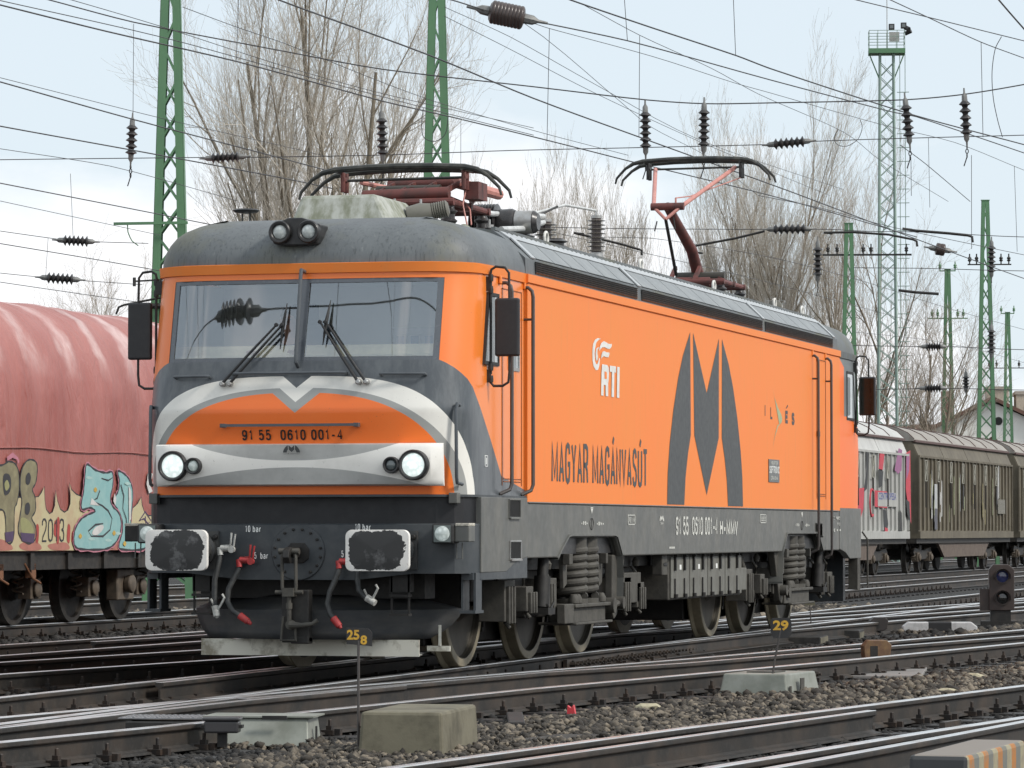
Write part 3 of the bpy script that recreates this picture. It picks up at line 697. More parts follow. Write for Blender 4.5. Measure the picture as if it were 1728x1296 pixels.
# roof twin lamps on a plate
m_ = MB(); m_.prism([(-.30, 3.70), (-.27, 3.64), (-.20, 3.625), (.02, 3.625), (.12, 3.64), (.14, 3.70), (.14, 3.80), (-.02, 3.86), (-.14, 3.86), (-.30, 3.80)], -.23, .0, 'y')
m_.obj('lamp_bracket', BLACKP, LOCO, .01)
for x in (-.205, .05): lamp(x + .0, 3.737, .062, -.27, LENS_OFF, .035, 'roof_headlight')
# --- numbers, labels, emblem on the nose
fn = lambda x, z, y: fr((x, y, z), (1, 0, 0), (0, 0.13, 1))
lettering('number', '91 55  0610 001-4', DECK, LOCO, fr((-.47, fy(0, 1.975) - .008, 1.970), (1, 0, 0), (0, -.2, 1)), .89, .092, .30, .26)
lettering('pressure_label', '10 bar', DECW, LOCO, fr((-.47, -.367, 1.20), (1, 0, 0), (0, 0, 1)), .145, .056, .32, .25)
lettering('pressure_label', '5  bar', DECW, LOCO, fr((-.39, -.367, .975), (1, 0, 0), (0, 0, 1)), .128, .056, .32, .25)
lettering('pressure_label', '10 bar', DECW, LOCO, fr((.50, -.367, 1.215), (1, 0, 0), (0, 0, 1)), .145, .056, .32, .25)
lettering('pressure_label', '5  bar', DECW, LOCO, fr((.38, -.367, .99), (1, 0, 0), (0, 0, 1)), .128, .056, .32, .25)
def emblem(frame, w, h, mt, curve=1.0):
    """arch emblem: two outer arch legs and a split arrow between them, as four polygons in a unit box"""
    def sc(P): return [(p[0] * w, p[1] * h) for p in P]
    Y0, Y1 = 6.93, 10.63
    u = lambda y: (y - Y0) / (Y1 - Y0); q = lambda z: (z - 1.48) / 1.80
    outl = [(u(6.93), 0), (u(6.96), q(1.8)), (u(7.05), q(2.1)), (u(7.22), q(2.45)), (u(7.44), q(2.78)), (u(7.66), q(3.02)), (u(8.0), 1), (u(8.02), q(2.21)), (u(7.88), q(2.0)), (u(7.77), q(1.76)), (u(7.71), 0)]
    rt_ = [(1 - a, b_) for a, b_ in outl]
    mid = [(u(8.14), 1), (u(8.79), q(2.67)), (u(9.40), 1), (u(9.38), q(2.21)), (u(8.78), q(1.59)), (u(8.19), q(2.21))]
    for P in (outl, rt_, mid): poly_decal('emblem', sc(P), mt, LOCO, frame)
emblem(fr((-.075, -.545, 1.865), (1, 0, 0), (0, -.1, 1)), .15, .062, DECG)
lettering('emblem_caption', 'MAGYAR MAGANVASUT', DECG, LOCO, fr((-.075, -.545, 1.850), (1, 0, 0), (0, -.1, 1)), .15, .010, .25)
# --- side lettering
SF = lambda y, z: fr((1.483, y, z), (0, 1, 0), (0, 0, 1))
emblem(SF(6.93, 1.48), 3.70, 1.80, DECG)
lettering('company_name', 'MAGYAR MAGÁNVASÚT', DECG, LOCO, SF(2.35, 1.635), 3.72, .385, .26, .2)
# logo: curl and two flags
C2 = lambda P: [((p[0] - 175) / (430 - 175) * .74, (690 - p[1]) / (690 - 245) * .31) for p in P]
f2 = SF(3.86, 2.72)
poly_decal('logo', C2([(285, 252), (240, 250), (205, 280), (180, 340), (170, 430), (172, 560), (185, 640), (215, 690), (245, 680), (262, 620), (270, 520), (258, 520), (250, 560), (235, 605), (220, 608), (205, 570), (200, 480), (205, 400), (225, 310), (255, 272)]), WHT, LOCO, f2)
poly_decal('logo', C2([(245, 370), (222, 400), (212, 450), (214, 520), (222, 560), (236, 550), (245, 500), (236, 460), (238, 410), (255, 380)]), WHT, LOCO, f2 @ Matrix.Translation((0, 0, .0006)))
poly_decal('logo', C2([(258, 425), (262, 380), (285, 310), (320, 275), (350, 285), (385, 300), (415, 298), (430, 290), (425, 335), (400, 368), (370, 370), (330, 355), (300, 365), (275, 395)]), WHT, LOCO, f2 @ Matrix.Translation((0, 0, .0012)))
poly_decal('logo', C2([(285, 525), (288, 470), (302, 425), (325, 410), (355, 422), (395, 418), (398, 440), (383, 485), (355, 488), (320, 482), (300, 500)]), WHT, LOCO, f2 @ Matrix.Translation((0, 0, .0018)))
fs_ = SF(4.17, 2.49) @ Matrix.Diagonal((.82, .69, 1, 1)) @ Matrix.Translation((0, 0, .0024))
for P in ([(0, 0), (.02, .30), (.05, .43), (.30, .43), (.36, .40), (.38, .33), (.36, .22), (.34, .18), (.34, 0), (.22, 0), (.215, .15), (.125, .15), (.12, 0)],
          [(.42, .43), (.72, .43), (.72, .345), (.64, .345), (.62, 0), (.50, 0), (.52, .345), (.42, .345)], [(.78, .43), (.90, .43), (.88, 0), (.76, 0)]):
    poly_decal('logo', P, WHT, LOCO, fs_)
poly_decal('logo', [(.16, .235), (.26, .235), (.27, .25), (.27, .32), (.25, .335), (.16, .335)], SIDE, LOCO, SF(4.17, 2.49) @ Matrix.Diagonal((.82, .69, 1, 1)) @ Matrix.Translation((0, 0, .004)))
for t_, y, z, w_, h_ in (('I', 11.84, 2.505, .03, .15), ('L', 12.16, 2.49, .12, .15), ('E', 13.02, 2.465, .17, .15), ('S', 13.40, 2.455, .17, .15)):
    lettering('company_name', t_, DECG, LOCO, SF(y, z), w_, h_, .24 if t_ != 'I' else .3, 0)
poly_decal('company_name', [(0, 0), (.05, 0), (.14, .035), (.10, .045)], DECG, LOCO, SF(13.05, 2.64))
poly_decal('logo', [(12.28, 2.86), (12.40, 2.74), (12.60, 2.63), (12.78, 2.56), (12.84, 2.51), (12.80, 2.47), (12.66, 2.45), (12.55, 2.57), (12.43, 2.70)], mat('pale_green_paint', (.36, .42, .24), .5), LOCO, SF(0, 0))
poly_decal('logo', [(12.28, 2.17), (12.42, 2.30), (12.60, 2.42), (12.80, 2.467), (12.66, 2.448), (12.56, 2.43), (12.44, 2.34)], mat('pale_green_paint', (.36, .42, .24), .5), LOCO, SF(0, 0))
m_ = MB(); m_.box(1.480, 1.490, 12.03, 12.63, 1.77, 2.03); PLT = m_.obj('maker_plate', mat('plate_grey', (.13, .135, .13), .4, .3, (.2, .2, .19), .5, 10), LOCO)
PF = lambda y, z: fr((1.492, y, z), (0, 1, 0), (0, 0, 1))
lettering('plate_text', 'KRAFTER', DECP, PLT, PF(12.16, 1.965), .36, .045, .22, .3); lettering('plate_text', 'SOFTRONIC', DECW, PLT, PF(12.05, 1.87), .56, .085, .26, .2); lettering('plate_text', 'CRAIOVA', DECP, PLT, PF(12.14, 1.795), .38, .045, .22, .3)
GF = lambda y, z: fr((1.476, y, z), (0, 1, 0), (0, 0, 1))
lettering('number', '91 55  0610 001-4', DECP, LOCO, GF(7.35, 1.165), 1.99, .195, .25, .2)
lettering('number', 'H-MMV', DECP, LOCO, GF(9.46, 1.155), .92, .18, .27, .18)
for yc in (3.85, 14.05):
    poly_decal('pivot_mark', [(-.05, 0), (.05, 0), (.0, -.05)], DECP, LOCO, GF(yc, 1.42)); poly_decal('pivot_mark', [(-.05, .012), (.05, .012), (.05, .003), (-.05, .003)], DECP, LOCO, GF(yc, 1.42))
    lettering('pivot_mark', '-20-', DECP, LOCO, GF(yc - .40, 1.265), .24, .035, .25); lettering('pivot_mark', '-EN-', DECP, LOCO, GF(yc + .18, 1.262), .28, .035, .25)
    m_ = MB(); m_.tube([(1.474, yc + .07 * cos(a), 1.275 + .055 * sin(a)) for a in [2 * pi * k / 20 for k in range(20)]], .003, 4, closed=True); m_.tube([(1.474, yc, 1.33), (1.474, yc, 1.22)], .003, 4); m_.obj('cover_ring', BLACKP, LOCO)
for y0, z0, w_, h_ in ((5.28, 1.27, .3, .09), (11.6, 1.30, .34, .09)):
    m_ = MB()
    for a in ((0, 0, w_, .008), (0, h_, w_, .008), (0, 0, .016, h_), (w_ - .016, 0, .016, h_ + .008)): m_.box(1.4735, 1.4755, y0 + a[0], y0 + a[0] + a[2], z0 + a[1], z0 + a[1] + a[3])
    m_.obj('data_panel', DECP, LOCO)
    lettering('data_panel', 'REV H' if y0 < 6 else 'EEEEE', DECP, LOCO, GF(y0 + .04, z0 + .022), w_ - .08, .05, .22)
emblem(GF(6.62, 1.31), .2, .055, DECP); lettering('data_panel', '38H', DECP, LOCO, GF(6.66, 1.275), .12, .022)
lettering('data_panel', 'HHH', DECP, LOCO, GF(7.05, 1.02), .24, .04, .3)
for r_, (tx, y, w_) in enumerate((('8 109', 16.05, .45), ('118', 16.3, .2), ('RC H H', 15.95, .6))): lettering('data_panel', tx, DECP, LOCO, fr((1.480, y, 1.35 - r_ * .075), (0, 1, 0), (0, 0, 1)), w_, .04, .25, .3)
m_ = MB()
for a in ((.28, 1.755, .09, .006), (.28, 1.845, .09, .006), (.28, 1.755, .012, .09), (.358, 1.755, .012, .096), (.315, 1.775, .02, .055)): m_.box(1.440, 1.4475, a[0], a[0] + a[2], a[1], a[1] + a[3])
m_.obj('jack_mark', DECW, LOCO)
# --- interior of the leading cab
INT = mat('cab_lining', (.80, .84, .82), .7, 0, (.70, .74, .73), .6, 2)
m_ = MB(); m_.box(-1.36, 1.36, 1.5, 1.54, 1.55, 3.42); m_.box(-1.36, 1.36, .2, 1.5, 1.52, 1.55); m_.box(-1.25, 1.25, .12, 1.5, 3.38, 3.42)
for s in (-1, 1): m_.box(s * 1.36, s * 1.33, .3, 1.5, 1.55, 3.38)
m_.box(-.75, -.30, 1.40, 1.5, 1.6, 3.25); m_.box(.95, 1.32, 1.2, 1.5, 1.6, 3.1)
CABI = m_.obj('cab_interior', INT, LOCO)
m_ = MB(); m_.box(-1.3, 1.3, -.12, .55, 2.655, 2.70); m_.box(-1.3, 1.3, -.12, -.08, 2.1, 2.655); m_.box(-1.3, 1.3, .18, .24, 2.65, 2.80)
m_.obj('driving_desk', mat('cream_desk', (.85, .78, .58), .5), CABI, .01)
m_ = MB(); m_.box(.30, .72, 1.30, 1.5, 2.72, 3.0)
for k in range(3): m_.box(.34 + k * .13, .44 + k * .13, 1.285, 1.30, 2.84, 2.94)
m_.obj('switch_cabinet', mat('cabinet_white', (.62, .66, .68), .5), CABI, .006)
m_ = MB()
for k in range(3): m_.box(.355 + k * .13, .425 + k * .13, 1.278, 1.285, 2.855, 2.925)
m_.obj('switch_cabinet', mat('cabinet_blue', (.10, .20, .38), .4), CABI)
m_ = MB(); m_.box(-.62, -.14, .88, 1.02, 2.4, 3.02); m_.box(-.50, -.26, .90, 1.0, 3.02, 3.2); m_.obj('driver_seat', mat('seat_blue', (.06, .09, .13), .8), CABI, .03)
# --- driver behind the left windscreen
def skin_person(name, joints, edges, mt, sub=2, parent=None):
    me = bpy.data.meshes.new(name); me.from_pydata([j[:3] for j in joints], edges, []); o = bpy.data.objects.new(name, me); COL.objects.link(o)
    sk = o.modifiers.new('skin', 'SKIN'); sb = o.modifiers.new('sub', 'SUBSURF'); sb.levels = sub; sb.render_levels = sub
    for i, j in enumerate(joints):
        r = j[3]; me.skin_vertices[0].data[i].radius = r if isinstance(r, tuple) else (r, r)
    me.skin_vertices[0].data[0].use_root = True
    dg = bpy.context.evaluated_depsgraph_get(); dg.update(); m2 = bpy.data.meshes.new_from_object(o.evaluated_get(dg)); bpy.data.objects.remove(o)
    m2.materials.clear(); m2.materials.append(mt); m2.polygons.foreach_set('use_smooth', [True] * len(m2.polygons)); m2.name = name
    o = bpy.data.objects.new(name, m2); COL.objects.link(o)
    if parent is not None: o.parent = parent
    return o
SKIN = mat('skin', (.48, .27, .20), .55, 0, (.42, .21, .16), .5, 20)
DX, DY = -.40, .62
J = [(DX, DY + .02, 2.25, .15), (DX, DY, 2.45, (.17, .12)), (DX, DY - .01, 2.68, (.19, .12)), (DX, DY, 2.80, (.11, .09)), (DX, DY - .01, 2.87, .052), (DX, DY - .02, 2.93, .055),
     (DX, DY - .03, 2.98, (.075, .09)), (DX, DY - .03, 3.05, (.078, .095)), (DX, DY - .02, 3.11, (.06, .075)),
     (DX - .19, DY, 2.76, .062), (DX - .27, DY - .08, 2.55, .048), (DX - .20, DY - .32, 2.66, .036), (DX - .17, DY - .42, 2.73, .026),
     (DX + .19, DY, 2.76, .062), (DX + .27, DY - .08, 2.55, .048), (DX + .22, DY - .32, 2.66, .036), (DX + .20, DY - .42, 2.73, .026)]
EG = [(0, 1), (1, 2), (2, 3), (3, 4), (4, 5), (5, 6), (6, 7), (7, 8), (3, 9), (9, 10), (10, 11), (11, 12), (3, 13), (13, 14), (14, 15), (15, 16)]
DRV = skin_person('person', J, EG, SKIN); tag(DRV, 'driver in a dark jacket seated behind the left windscreen, both hands on the cream desk', 'person')
m_ = MB(); M = Matrix.Translation((DX, DY - .10, 3.03))
m_.lathe([(.004, -.035), (.014, -.02), (.011, .0), (.006, .02)], M @ Matrix.Translation((0, -.022, 0)), 10); m_.obj('nose', SKIN, DRV)
for s in (-1, 1):
    m_ = MB(); m_.lathe([(.001, -.009), (.009, -.004), (.009, .004), (.001, .009)], Matrix.Translation((DX + s * .03, DY - .115, 3.04)), 10); m_.obj('eye', BLACKP, DRV)
    m_ = MB(); m_.lathe([(.004, -.025), (.016, -.01), (.018, .012), (.006, .026)], Matrix.Translation((DX + s * .083, DY - .02, 3.03)), 10); m_.obj('ear', SKIN, DRV)
    hand = [(DX + s * .19, DY - .42, 2.73, (.032, .016)), (DX + s * .185, DY - .48, 2.745, (.036, .014))]
    ed = [(0, 1)]
    for f in range(4):
        a = (-.028 + f * .019); l = (.055, .064, .060, .048)[f]
        hand += [(DX + s * .185 + a, DY - .505, 2.748, .0085), (DX + s * .185 + a, DY - .505 - l * .6, 2.745, .008), (DX + s * .185 + a, DY - .505 - l, 2.728, .007)]
        b_ = 2 + f * 3; ed += [(1, b_), (b_, b_ + 1), (b_ + 1, b_ + 2)]
    hand += [(DX + s * .155, DY - .44, 2.74, .010), (DX + s * .138, DY - .475, 2.735, .008)]; ed += [(0, 14), (14, 15)]
    skin_person('hand', hand, ed, SKIN, 1, DRV)
m_ = MB(); m_.lathe([(.001, .105), (.05, .098), (.078, .07), (.088, .03), (.085, .0), (.07, -.01)], Matrix.Translation((DX, DY - .012, 3.05)), 18); m_.obj('hair', mat('dark_hair', (.05, .035, .025), .8), DRV)
JK = mat('dark_jacket', (.035, .045, .065), .85, 0, (.06, .07, .09), .5, 9)
skin_person('jacket', [(a, b_, c, tuple(q + .014 for q in (r if isinstance(r, tuple) else (r, r)))) for a, b_, c, r in [J[0], J[1], J[2], (DX, DY, 2.80, (.12, .085)), J[9], J[10], (DX - .21, DY - .27, 2.645, .037), J[13], J[14], (DX + .23, DY - .27, 2.645, .037)]],
            [(0, 1), (1, 2), (2, 3), (3, 4), (4, 5), (5, 6), (3, 7), (7, 8), (8, 9)], JK, 2, DRV)
# --- cab side windows, doors, handrails
SGL = mat('side_window_glass', (.35, .39, .41), .06, 0, (.30, .34, .36), .5, 2, spec=.9)
for s in (1, -1):
    for rear in (0, 1):
        f = (lambda y: 18.04 - y) if rear else (lambda y: y)
        X = 1.452
        for q, (ya, yb, za, zb, sh) in enumerate(((.22, .68, 2.62, 3.24, .13), (.98, 1.34, 2.60, 3.22, 0))):
            ya2, yb2 = (ya, yb) if not rear else (ya + .12, yb + .25) if q == 0 else (ya, yb)
            if rear and q == 1: continue
            m_ = MB(); e = .03
            o_ = [(ya2, za), (yb2, za), (yb2, zb), (ya2 + sh, zb)]; i_ = [(ya2 + e, za + e), (yb2 - e, za + e), (yb2 - e, zb - e), (ya2 + sh + e, zb - e)]
            vs = [(s * (X + .012), f(p[0]), p[1]) for p in o_ + i_] + [(s * (X - .03), f(p[0]), p[1]) for p in o_ + i_]
            m_.add(vs, [(k, (k + 1) % 4, 4 + (k + 1) % 4, 4 + k) for k in range(4)] + [(k + 8, k, (k + 1) % 4, (k + 1) % 4 + 8) for k in range(4)] + [(k + 4, k + 12, (k + 1) % 4 + 12, (k + 1) % 4 + 4) for k in range(4)])
            wf = m_.obj('side_window' if q == 0 else 'door_window', RUB if q == 0 else SILV, LOCO)
            m_ = MB(); m_.add([(s * (X + .004), f(p[0]), p[1]) for p in i_], [(0, 1, 2, 3)]); m_.obj('pane', SGL, wf)
        # recessed door outline and its handle
        m_ = MB(); yd0, yd1 = (.78, 1.42) if not rear else (2.5, 3.1)
        xd = 1.456 if not rear else 1.482
        for a in ((yd0, yd0 + .008, 1.60, 3.30), (yd1 - .008, yd1, 1.60, 3.30), (yd0, yd1, 3.292, 3.30), (yd0 + .05, yd1, 1.655, 1.663), (yd0 + .05, yd1 - .03, 1.632, 1.64)):
            ya_, yb_ = sorted((f(a[0]), f(a[1]))); m_.box(s * xd, s * (xd + .004), ya_, yb_, a[2], a[3])
        dr = m_.obj('door', mat('door_seam', (.30, .085, .02), .6), LOCO)
        if rear:
            m_ = MB(); m_.box(s * 1.485, s * 1.50, 18.04 - 3.1, 18.04 - 2.95, 2.36, 2.42); m_.obj('handle', BLACKP, dr)
        # tubular handrails
        for yr, zt, zb in (((.80, 3.345, 1.545), (1.50, 3.345, 1.545)) if not rear else ((3.35, 3.33, .97), (2.50, 3.33, .90))):
            x0 = s * (1.455 if not rear else 1.47); x1 = s * (x0 * s + .085); y = f(yr)
            dy = -.03 if not rear else 0
            pts = [(x0, y, zt), (x0 + s * .04, y, zt - .0), (x1 - s * .01, y, zt - .03), (x1, y, zt - .08), (x1, y, zb + .07), (x1 - s * .01, y + dy, zb + .02), (x0, y + dy * 3, zb - .02)]
            m_ = MB(); m_.tube(pts, .0165, 10); m_.tube([(x0, y, zt - .28), (x1, y, zt - .28)], .011, 8); m_.obj('handrail', RAILP, LOCO)
        # gutter brackets over the doors
        m_ = MB()
        for yb_ in ((.70, 1.50) if not rear else (2.52, 3.35)):
            y = f(yb_); m_.box(s * 1.455, s * (1.475 if not rear else 1.495), y - .03, y + .03, 3.33, 3.40)
        m_.obj('door_frame_post', SIDE, LOCO, .008)
        # step recesses: flat black plates painted as the shade inside
        for (yy, zz) in (((1.10, 1.40), (1.13, 1.04)) if not rear else ((2.95, 1.22), (2.95, 1.22))):
            if rear and zz != 1.22: continue
            y = f(yy); m_ = MB(); m_.box(s * 1.476, s * 1.4805, y - .17, y + .17, zz - .07, zz + .07); st = m_.obj('step_recess_shade', mat('step_shade_black', (.006, .006, .006), .9), LOCO)
            m_ = MB(); P_ = [(y - .18, zz - .075), (y + .18, zz - .075), (y + .18, zz + .08), (y - .18, zz + .08)]
            m_.tube([(s * 1.482, p[0], p[1]) for p in P_], .008, 6, closed=True); m_.box(s * 1.478, s * 1.50, y - .17, y + .17, zz - .088, zz - .072)
            m_.obj('step_rim', GREY if zz > 1.1 else SILV, st)
# --- mirrors: flat boxes on bent tube brackets
def mirror(s, rear):
    f = (lambda y: 18.04 - y) if rear else (lambda y: y)
    x0, x1 = s * 1.45, s * 1.66; y = f(.16 if s < 0 else .36)
    m_ = MB()
    m_.tube([(s * 1.40, y, 3.34), (s * 1.47, y, 3.34), (s * 1.47, y, 3.38), (s * 1.48, y, 3.43), (s * 1.52, y, 3.455), (s * 1.60, y, 3.445), (s * 1.635, y, 3.40), (s * 1.64, y, 3.15)], .0115, 8)
    m_.tube([(s * 1.40, y, 2.54), (s * 1.47, y, 2.54), (s * 1.475, y, 2.47), (s * 1.50, y, 2.44), (s * 1.58, y, 2.44), (s * 1.63, y, 2.47), (s * 1.64, y, 2.56), (s * 1.64, y, 2.72)], .0115, 8)
    m_.tube([(s * 1.475, y, 3.34), (s * 1.475, y, 2.54)], .012, 8)
    for z in (3.26, 3.36, 2.5, 2.6): m_.lathe([(.022, -.03), (.024, 0), (.02, .03)], Matrix.Translation((s * 1.475, y, z)), 10)
    m_.box(s * 1.40, s * 1.47, y - .02, y + .02, 3.25, 3.37); m_.box(s * 1.40, s * 1.47, y - .02, y + .02, 2.47, 2.58)
    b_ = m_.obj('mirror', RUB, LOCO)
    m_ = MB(); xa, xb = (s * 1.515, s * 1.73); yy = (y - .03, y + .03)
    m_.box(xa, xb, yy[0], yy[1], 2.69, 3.185); m_.obj('mirror_housing', mat('mirror_black', (.022, .022, .024), .5, 0, (.035, .035, .035), .5, 9), b_, .018)
    m_ = MB(); yb = y + .0335 if not rear else y - .0335; m_.add([(xa + s * .02, yb, 2.71), (xb - s * .02, yb, 2.71), (xb - s * .02, yb, 3.165), (xa + s * .02, yb, 3.165)], [(0, 1, 2, 3)])
    m_.obj('mirror_glass', mat('mirror_silver', (.03, .034, .03), .1, .7, (.02, .024, .02), .6, 5), b_)
for s in (1, -1): mirror(s, 0); mirror(s, 1)
# --- windscreen centre rail, grab rails, wipers
m_ = MB(); m_.tube([(0, fy(0, 3.37), 3.40), (0, -.30, 3.41), (0, -.315, 3.36), (0, -.44, 2.66), (0, -.44, 2.63), (0, fy(0, 2.60), 2.59)], .017, 10); m_.obj('windscreen_rail', mat('rail_grey', (.09, .10, .11), .4), LOCO)
for a, b_, z in ((-1.10, -.78, 2.515), (-.56, .44, 2.535), (.74, 1.11, 2.52)):
    m_ = MB(); ya, yb = fy(a, z), fy(b_, z); m_.tube([(a, ya, z - .01), (a, ya - .05, z), (a + .03, ya - .06, z), (b_ - .03, yb - .06, z), (b_, yb - .05, z), (b_, yb, z - .01)], .013, 8); m_.obj('grab_rail', mat('rail_grey', (.09, .10, .11), .4), LOCO)
m_ = MB(); y = fy(0, 2.095) - .055
m_.box(-.64, .56, y - .006, y + .012, 2.085, 2.108)
for x in (-.63, .55): m_.box(x - .02, x + .02, y, y + .06, 2.08, 2.112)
m_.obj('footrail', mat('rail_grey', (.09, .10, .11), .4), LOCO)
for s in (-1, 1):
    x0 = 1.36 * s; yb = fy(x0, 2.2)
    m_ = MB(); m_.tube([(x0, yb + .02, 2.26), (x0, yb - .05, 2.27), (x0 - s * .005, yb - .07, 2.22), (x0, yb - .07, 1.66), (x0, yb - .05, 1.61), (x0 + s * .02, yb + .03, 1.60)], .0155, 10)
    m_.obj('grab_rail', mat('rail_grey', (.09, .10, .11), .4), LOCO)
def wiper(pivot, tip, blade_a, blade_b, off):
    m_ = MB()
    for o_ in (-off, off):
        p = Vector((pivot[0] + o_, fy(pivot[0], pivot[1]) - .045, pivot[1])); q = Vector((tip[0] + o_ * .75, fy(tip[0], tip[1]) - .075, tip[1]))
        m_.tube([p, p.lerp(q, .5) + Vector((0, -.012, 0)), q], [.0135, .012, .009], 8)
        m_.lathe([(.016, -.01), (.018, .01), (.012, .014)], Matrix.Translation(q) @ Matrix.Rotation(R(90), 4, 'X'), 10)
    b_ = m_.obj('wiper', BLACKP, LOCO)
    m_ = MB()
    for o_ in (-off, off):
        m_.lathe([(.024, -.01), (.024, .05), (.014, .058)], Matrix.Translation((pivot[0] + o_, fy(pivot[0], pivot[1]), pivot[1])) @ Matrix.Rotation(R(90), 4, 'X'), 12)
    m_.obj('wiper_pivot', SILV, b_)
    m_ = MB(); pa = Vector((blade_a[0], fy(*blade_a) - .03, blade_a[1])); pb = Vector((blade_b[0], fy(*blade_b) - .03, blade_b[1])); pm = pa.lerp(pb, .5) + Vector((0, -.02, 0))
    m_.tube([pa, pa.lerp(pm, .5), pm, pm.lerp(pb, .5), pb], [.004, .011, .017, .011, .004], 6)
    m_.tube([pm, Vector((tip[0], fy(*tip) - .07, tip[1]))], .009, 6)
    m_.obj('wiper_blade', RUB, b_)
wiper((-.62, 2.45), (-.17, 2.945), (-.13, 3.13), (-.16, 2.74), .034)
wiper((.585, 2.455), (.215, 2.965), (.255, 3.15), (.215, 2.77), .034)
# --- buffers
def buffer_mat():
    m, nt, b = new_mat('buffer_plate'); v, x, y, z = coords(nt)
    n = noise(nt, v, 9, 6, .7); cx = (x.abs() - .865).abs()
    e = ((cx / .238) ** 3.0 + ((z - 1.05).abs() / .166) ** 3.0)
    blk = (e + (n - .5) * 1.8) < 1.02
    w2 = noise(nt, v, 30, 4, .7)
    dark = mix(nt, ramp(nt, noise(nt, v, 5, 5, .7), .56, .66), (.028, .028, .028), (.11, .11, .11))
    nt.links.new(mix(nt, blk, mix(nt, ramp(nt, w2, .60, .74) * .6, (.74, .72, .68), (.3, .25, .2)), dark), b.inputs['Base Color'])
    b.inputs['Roughness'].default_value = .5; return m
BUFM = buffer_mat()
for s in (-1, 1):
    x = s * .875
    m_ = MB(); m_.box(x - .17, x + .17, -.38, -.345, .89, 1.21); m_.lathe([(.15, 0), (.15, .04), (.125, .05), (.125, .32), (.12, .33)], Matrix.Translation((x, -.37, 1.05)) @ Matrix.Rotation(R(90), 4, 'X'), 28)
    m_.lathe([(.10, .3), (.10, .56)], Matrix.Translation((x, -.37, 1.05)) @ Matrix.Rotation(R(90), 4, 'X'), 28)
    bf = m_.obj('buffer', mat('buffer_casing', (.045, .047, .048), .5, 0, (.09, .085, .075), .6, 10), LOCO)
    M = Matrix.Translation((x, 0, 1.05)); rr = .055; pts = []
    for cx, cz, a0 in ((.275 - rr, .17 - rr, 0), (-.275 + rr, .17 - rr, 90), (-.275 + rr, -.17 + rr, 180), (.275 - rr, -.17 + rr, 270)):
        for k in range(7): a = R(a0 + 15 * k); pts.append((cx + rr * cos(a), cz + rr * sin(a)))
    m_ = MB()
    def rg(sc, y): return [(x + p[0] * sc, y, 1.05 + p[1] * sc) for p in pts]
    rows = [rg(.93, -.905), rg(1, -.912), rg(1, -.935), rg(.985, -.947), rg(.6, -.956), rg(.02, -.96)]
    m_.grid(rows, True, True); m_.f.append(tuple(range(len(pts)))); m_.smooth.append(False)
    m_.obj('buffer_head', BUFM, bf, auto=40)
    for q in (-1, 1):
        m_ = MB(); m_.lathe([(.022, 0), (.022, .03), (.015, .035)], Matrix.Translation((x + q * .145, -.38, 1.16)) @ Matrix.Rotation(R(90), 4, 'X'), 8, False); m_.obj('bolt', UNDD, bf)
    # lower lamps
    lx = s * 1.30; m_ = MB(); m_.box(lx - .095, lx + .095, -.50, -.30, 1.105, 1.27); lo = m_.obj('lower_lamp', RUB, LOCO, .02)
    M = Matrix.Translation((lx, -.506, 1.187)) @ Matrix.Rotation(R(90), 4, 'X')
    m_ = MB(); m_.lathe([(.066, -.01), (.062, .004), (.03, .012), (.001, .014)], M, 28); m_.obj('lens', LENS_GR, lo)
    m_ = MB(); m_.box(lx - .072, lx + .072, -.5035, -.500, 1.118, 1.257); m_.obj('lamp_face', mat('lamp_face', (.16, .19, .18), .3, 0, (.10, .11, .11), .6, 30), lo)
    m_ = MB(); m_.box(lx + (.095 if s > 0 else -.095), lx + s * .22, -.46, -.28, 1.12, 1.25); m_.obj('lamp_arm', GREY if s > 0 else UNDD, lo, .008)
    m_ = MB(); m_.box(lx + s * .10, lx + s * .22, -.465, -.275, 1.25, 1.275); m_.obj('lamp_arm_cap', mat('chipped_cream', (.55, .52, .44), .6, 0, (.2, .18, .15), .9, 25), lo, .006)
    m_ = MB(); px_ = lx + s * .12; m_.tube([(px_ - .025, -.40, 1.11), (px_ - .025, -.40, .98), (px_ + .025, -.40, .98), (px_ + .025, -.40, 1.11)], .006, 6); m_.obj('lamp_stirrup', GREY, lo)
    # steps below the buffers and at the corners
    m_ = MB()
    for q in (-.075, .075): m_.box(x - s * .0 + q - .008, x + q + .008, -.30, -.285, .50, .86)
    for z in (.50, .66): m_.box(x - .085, x + .085, -.34, -.24, z, z + .02)
    m_.box(x - .09, x + .09, -.30, -.20, .70, .86); m_.obj('front_step', UNDD, LOCO)
    m_ = MB(); xs = s * 1.40
    for q in (-.03, .03): m_.box(xs + q * 1.8 - .01, xs + q * 1.8 + .01, -.06, .12, .52, .86)
    m_.box(xs - .07, xs + .07, -.10, .16, .52, .545); m_.box(xs - .05, xs + .05, -.10, .16, .80, .86); m_.obj('corner_step', BEAM, LOCO)
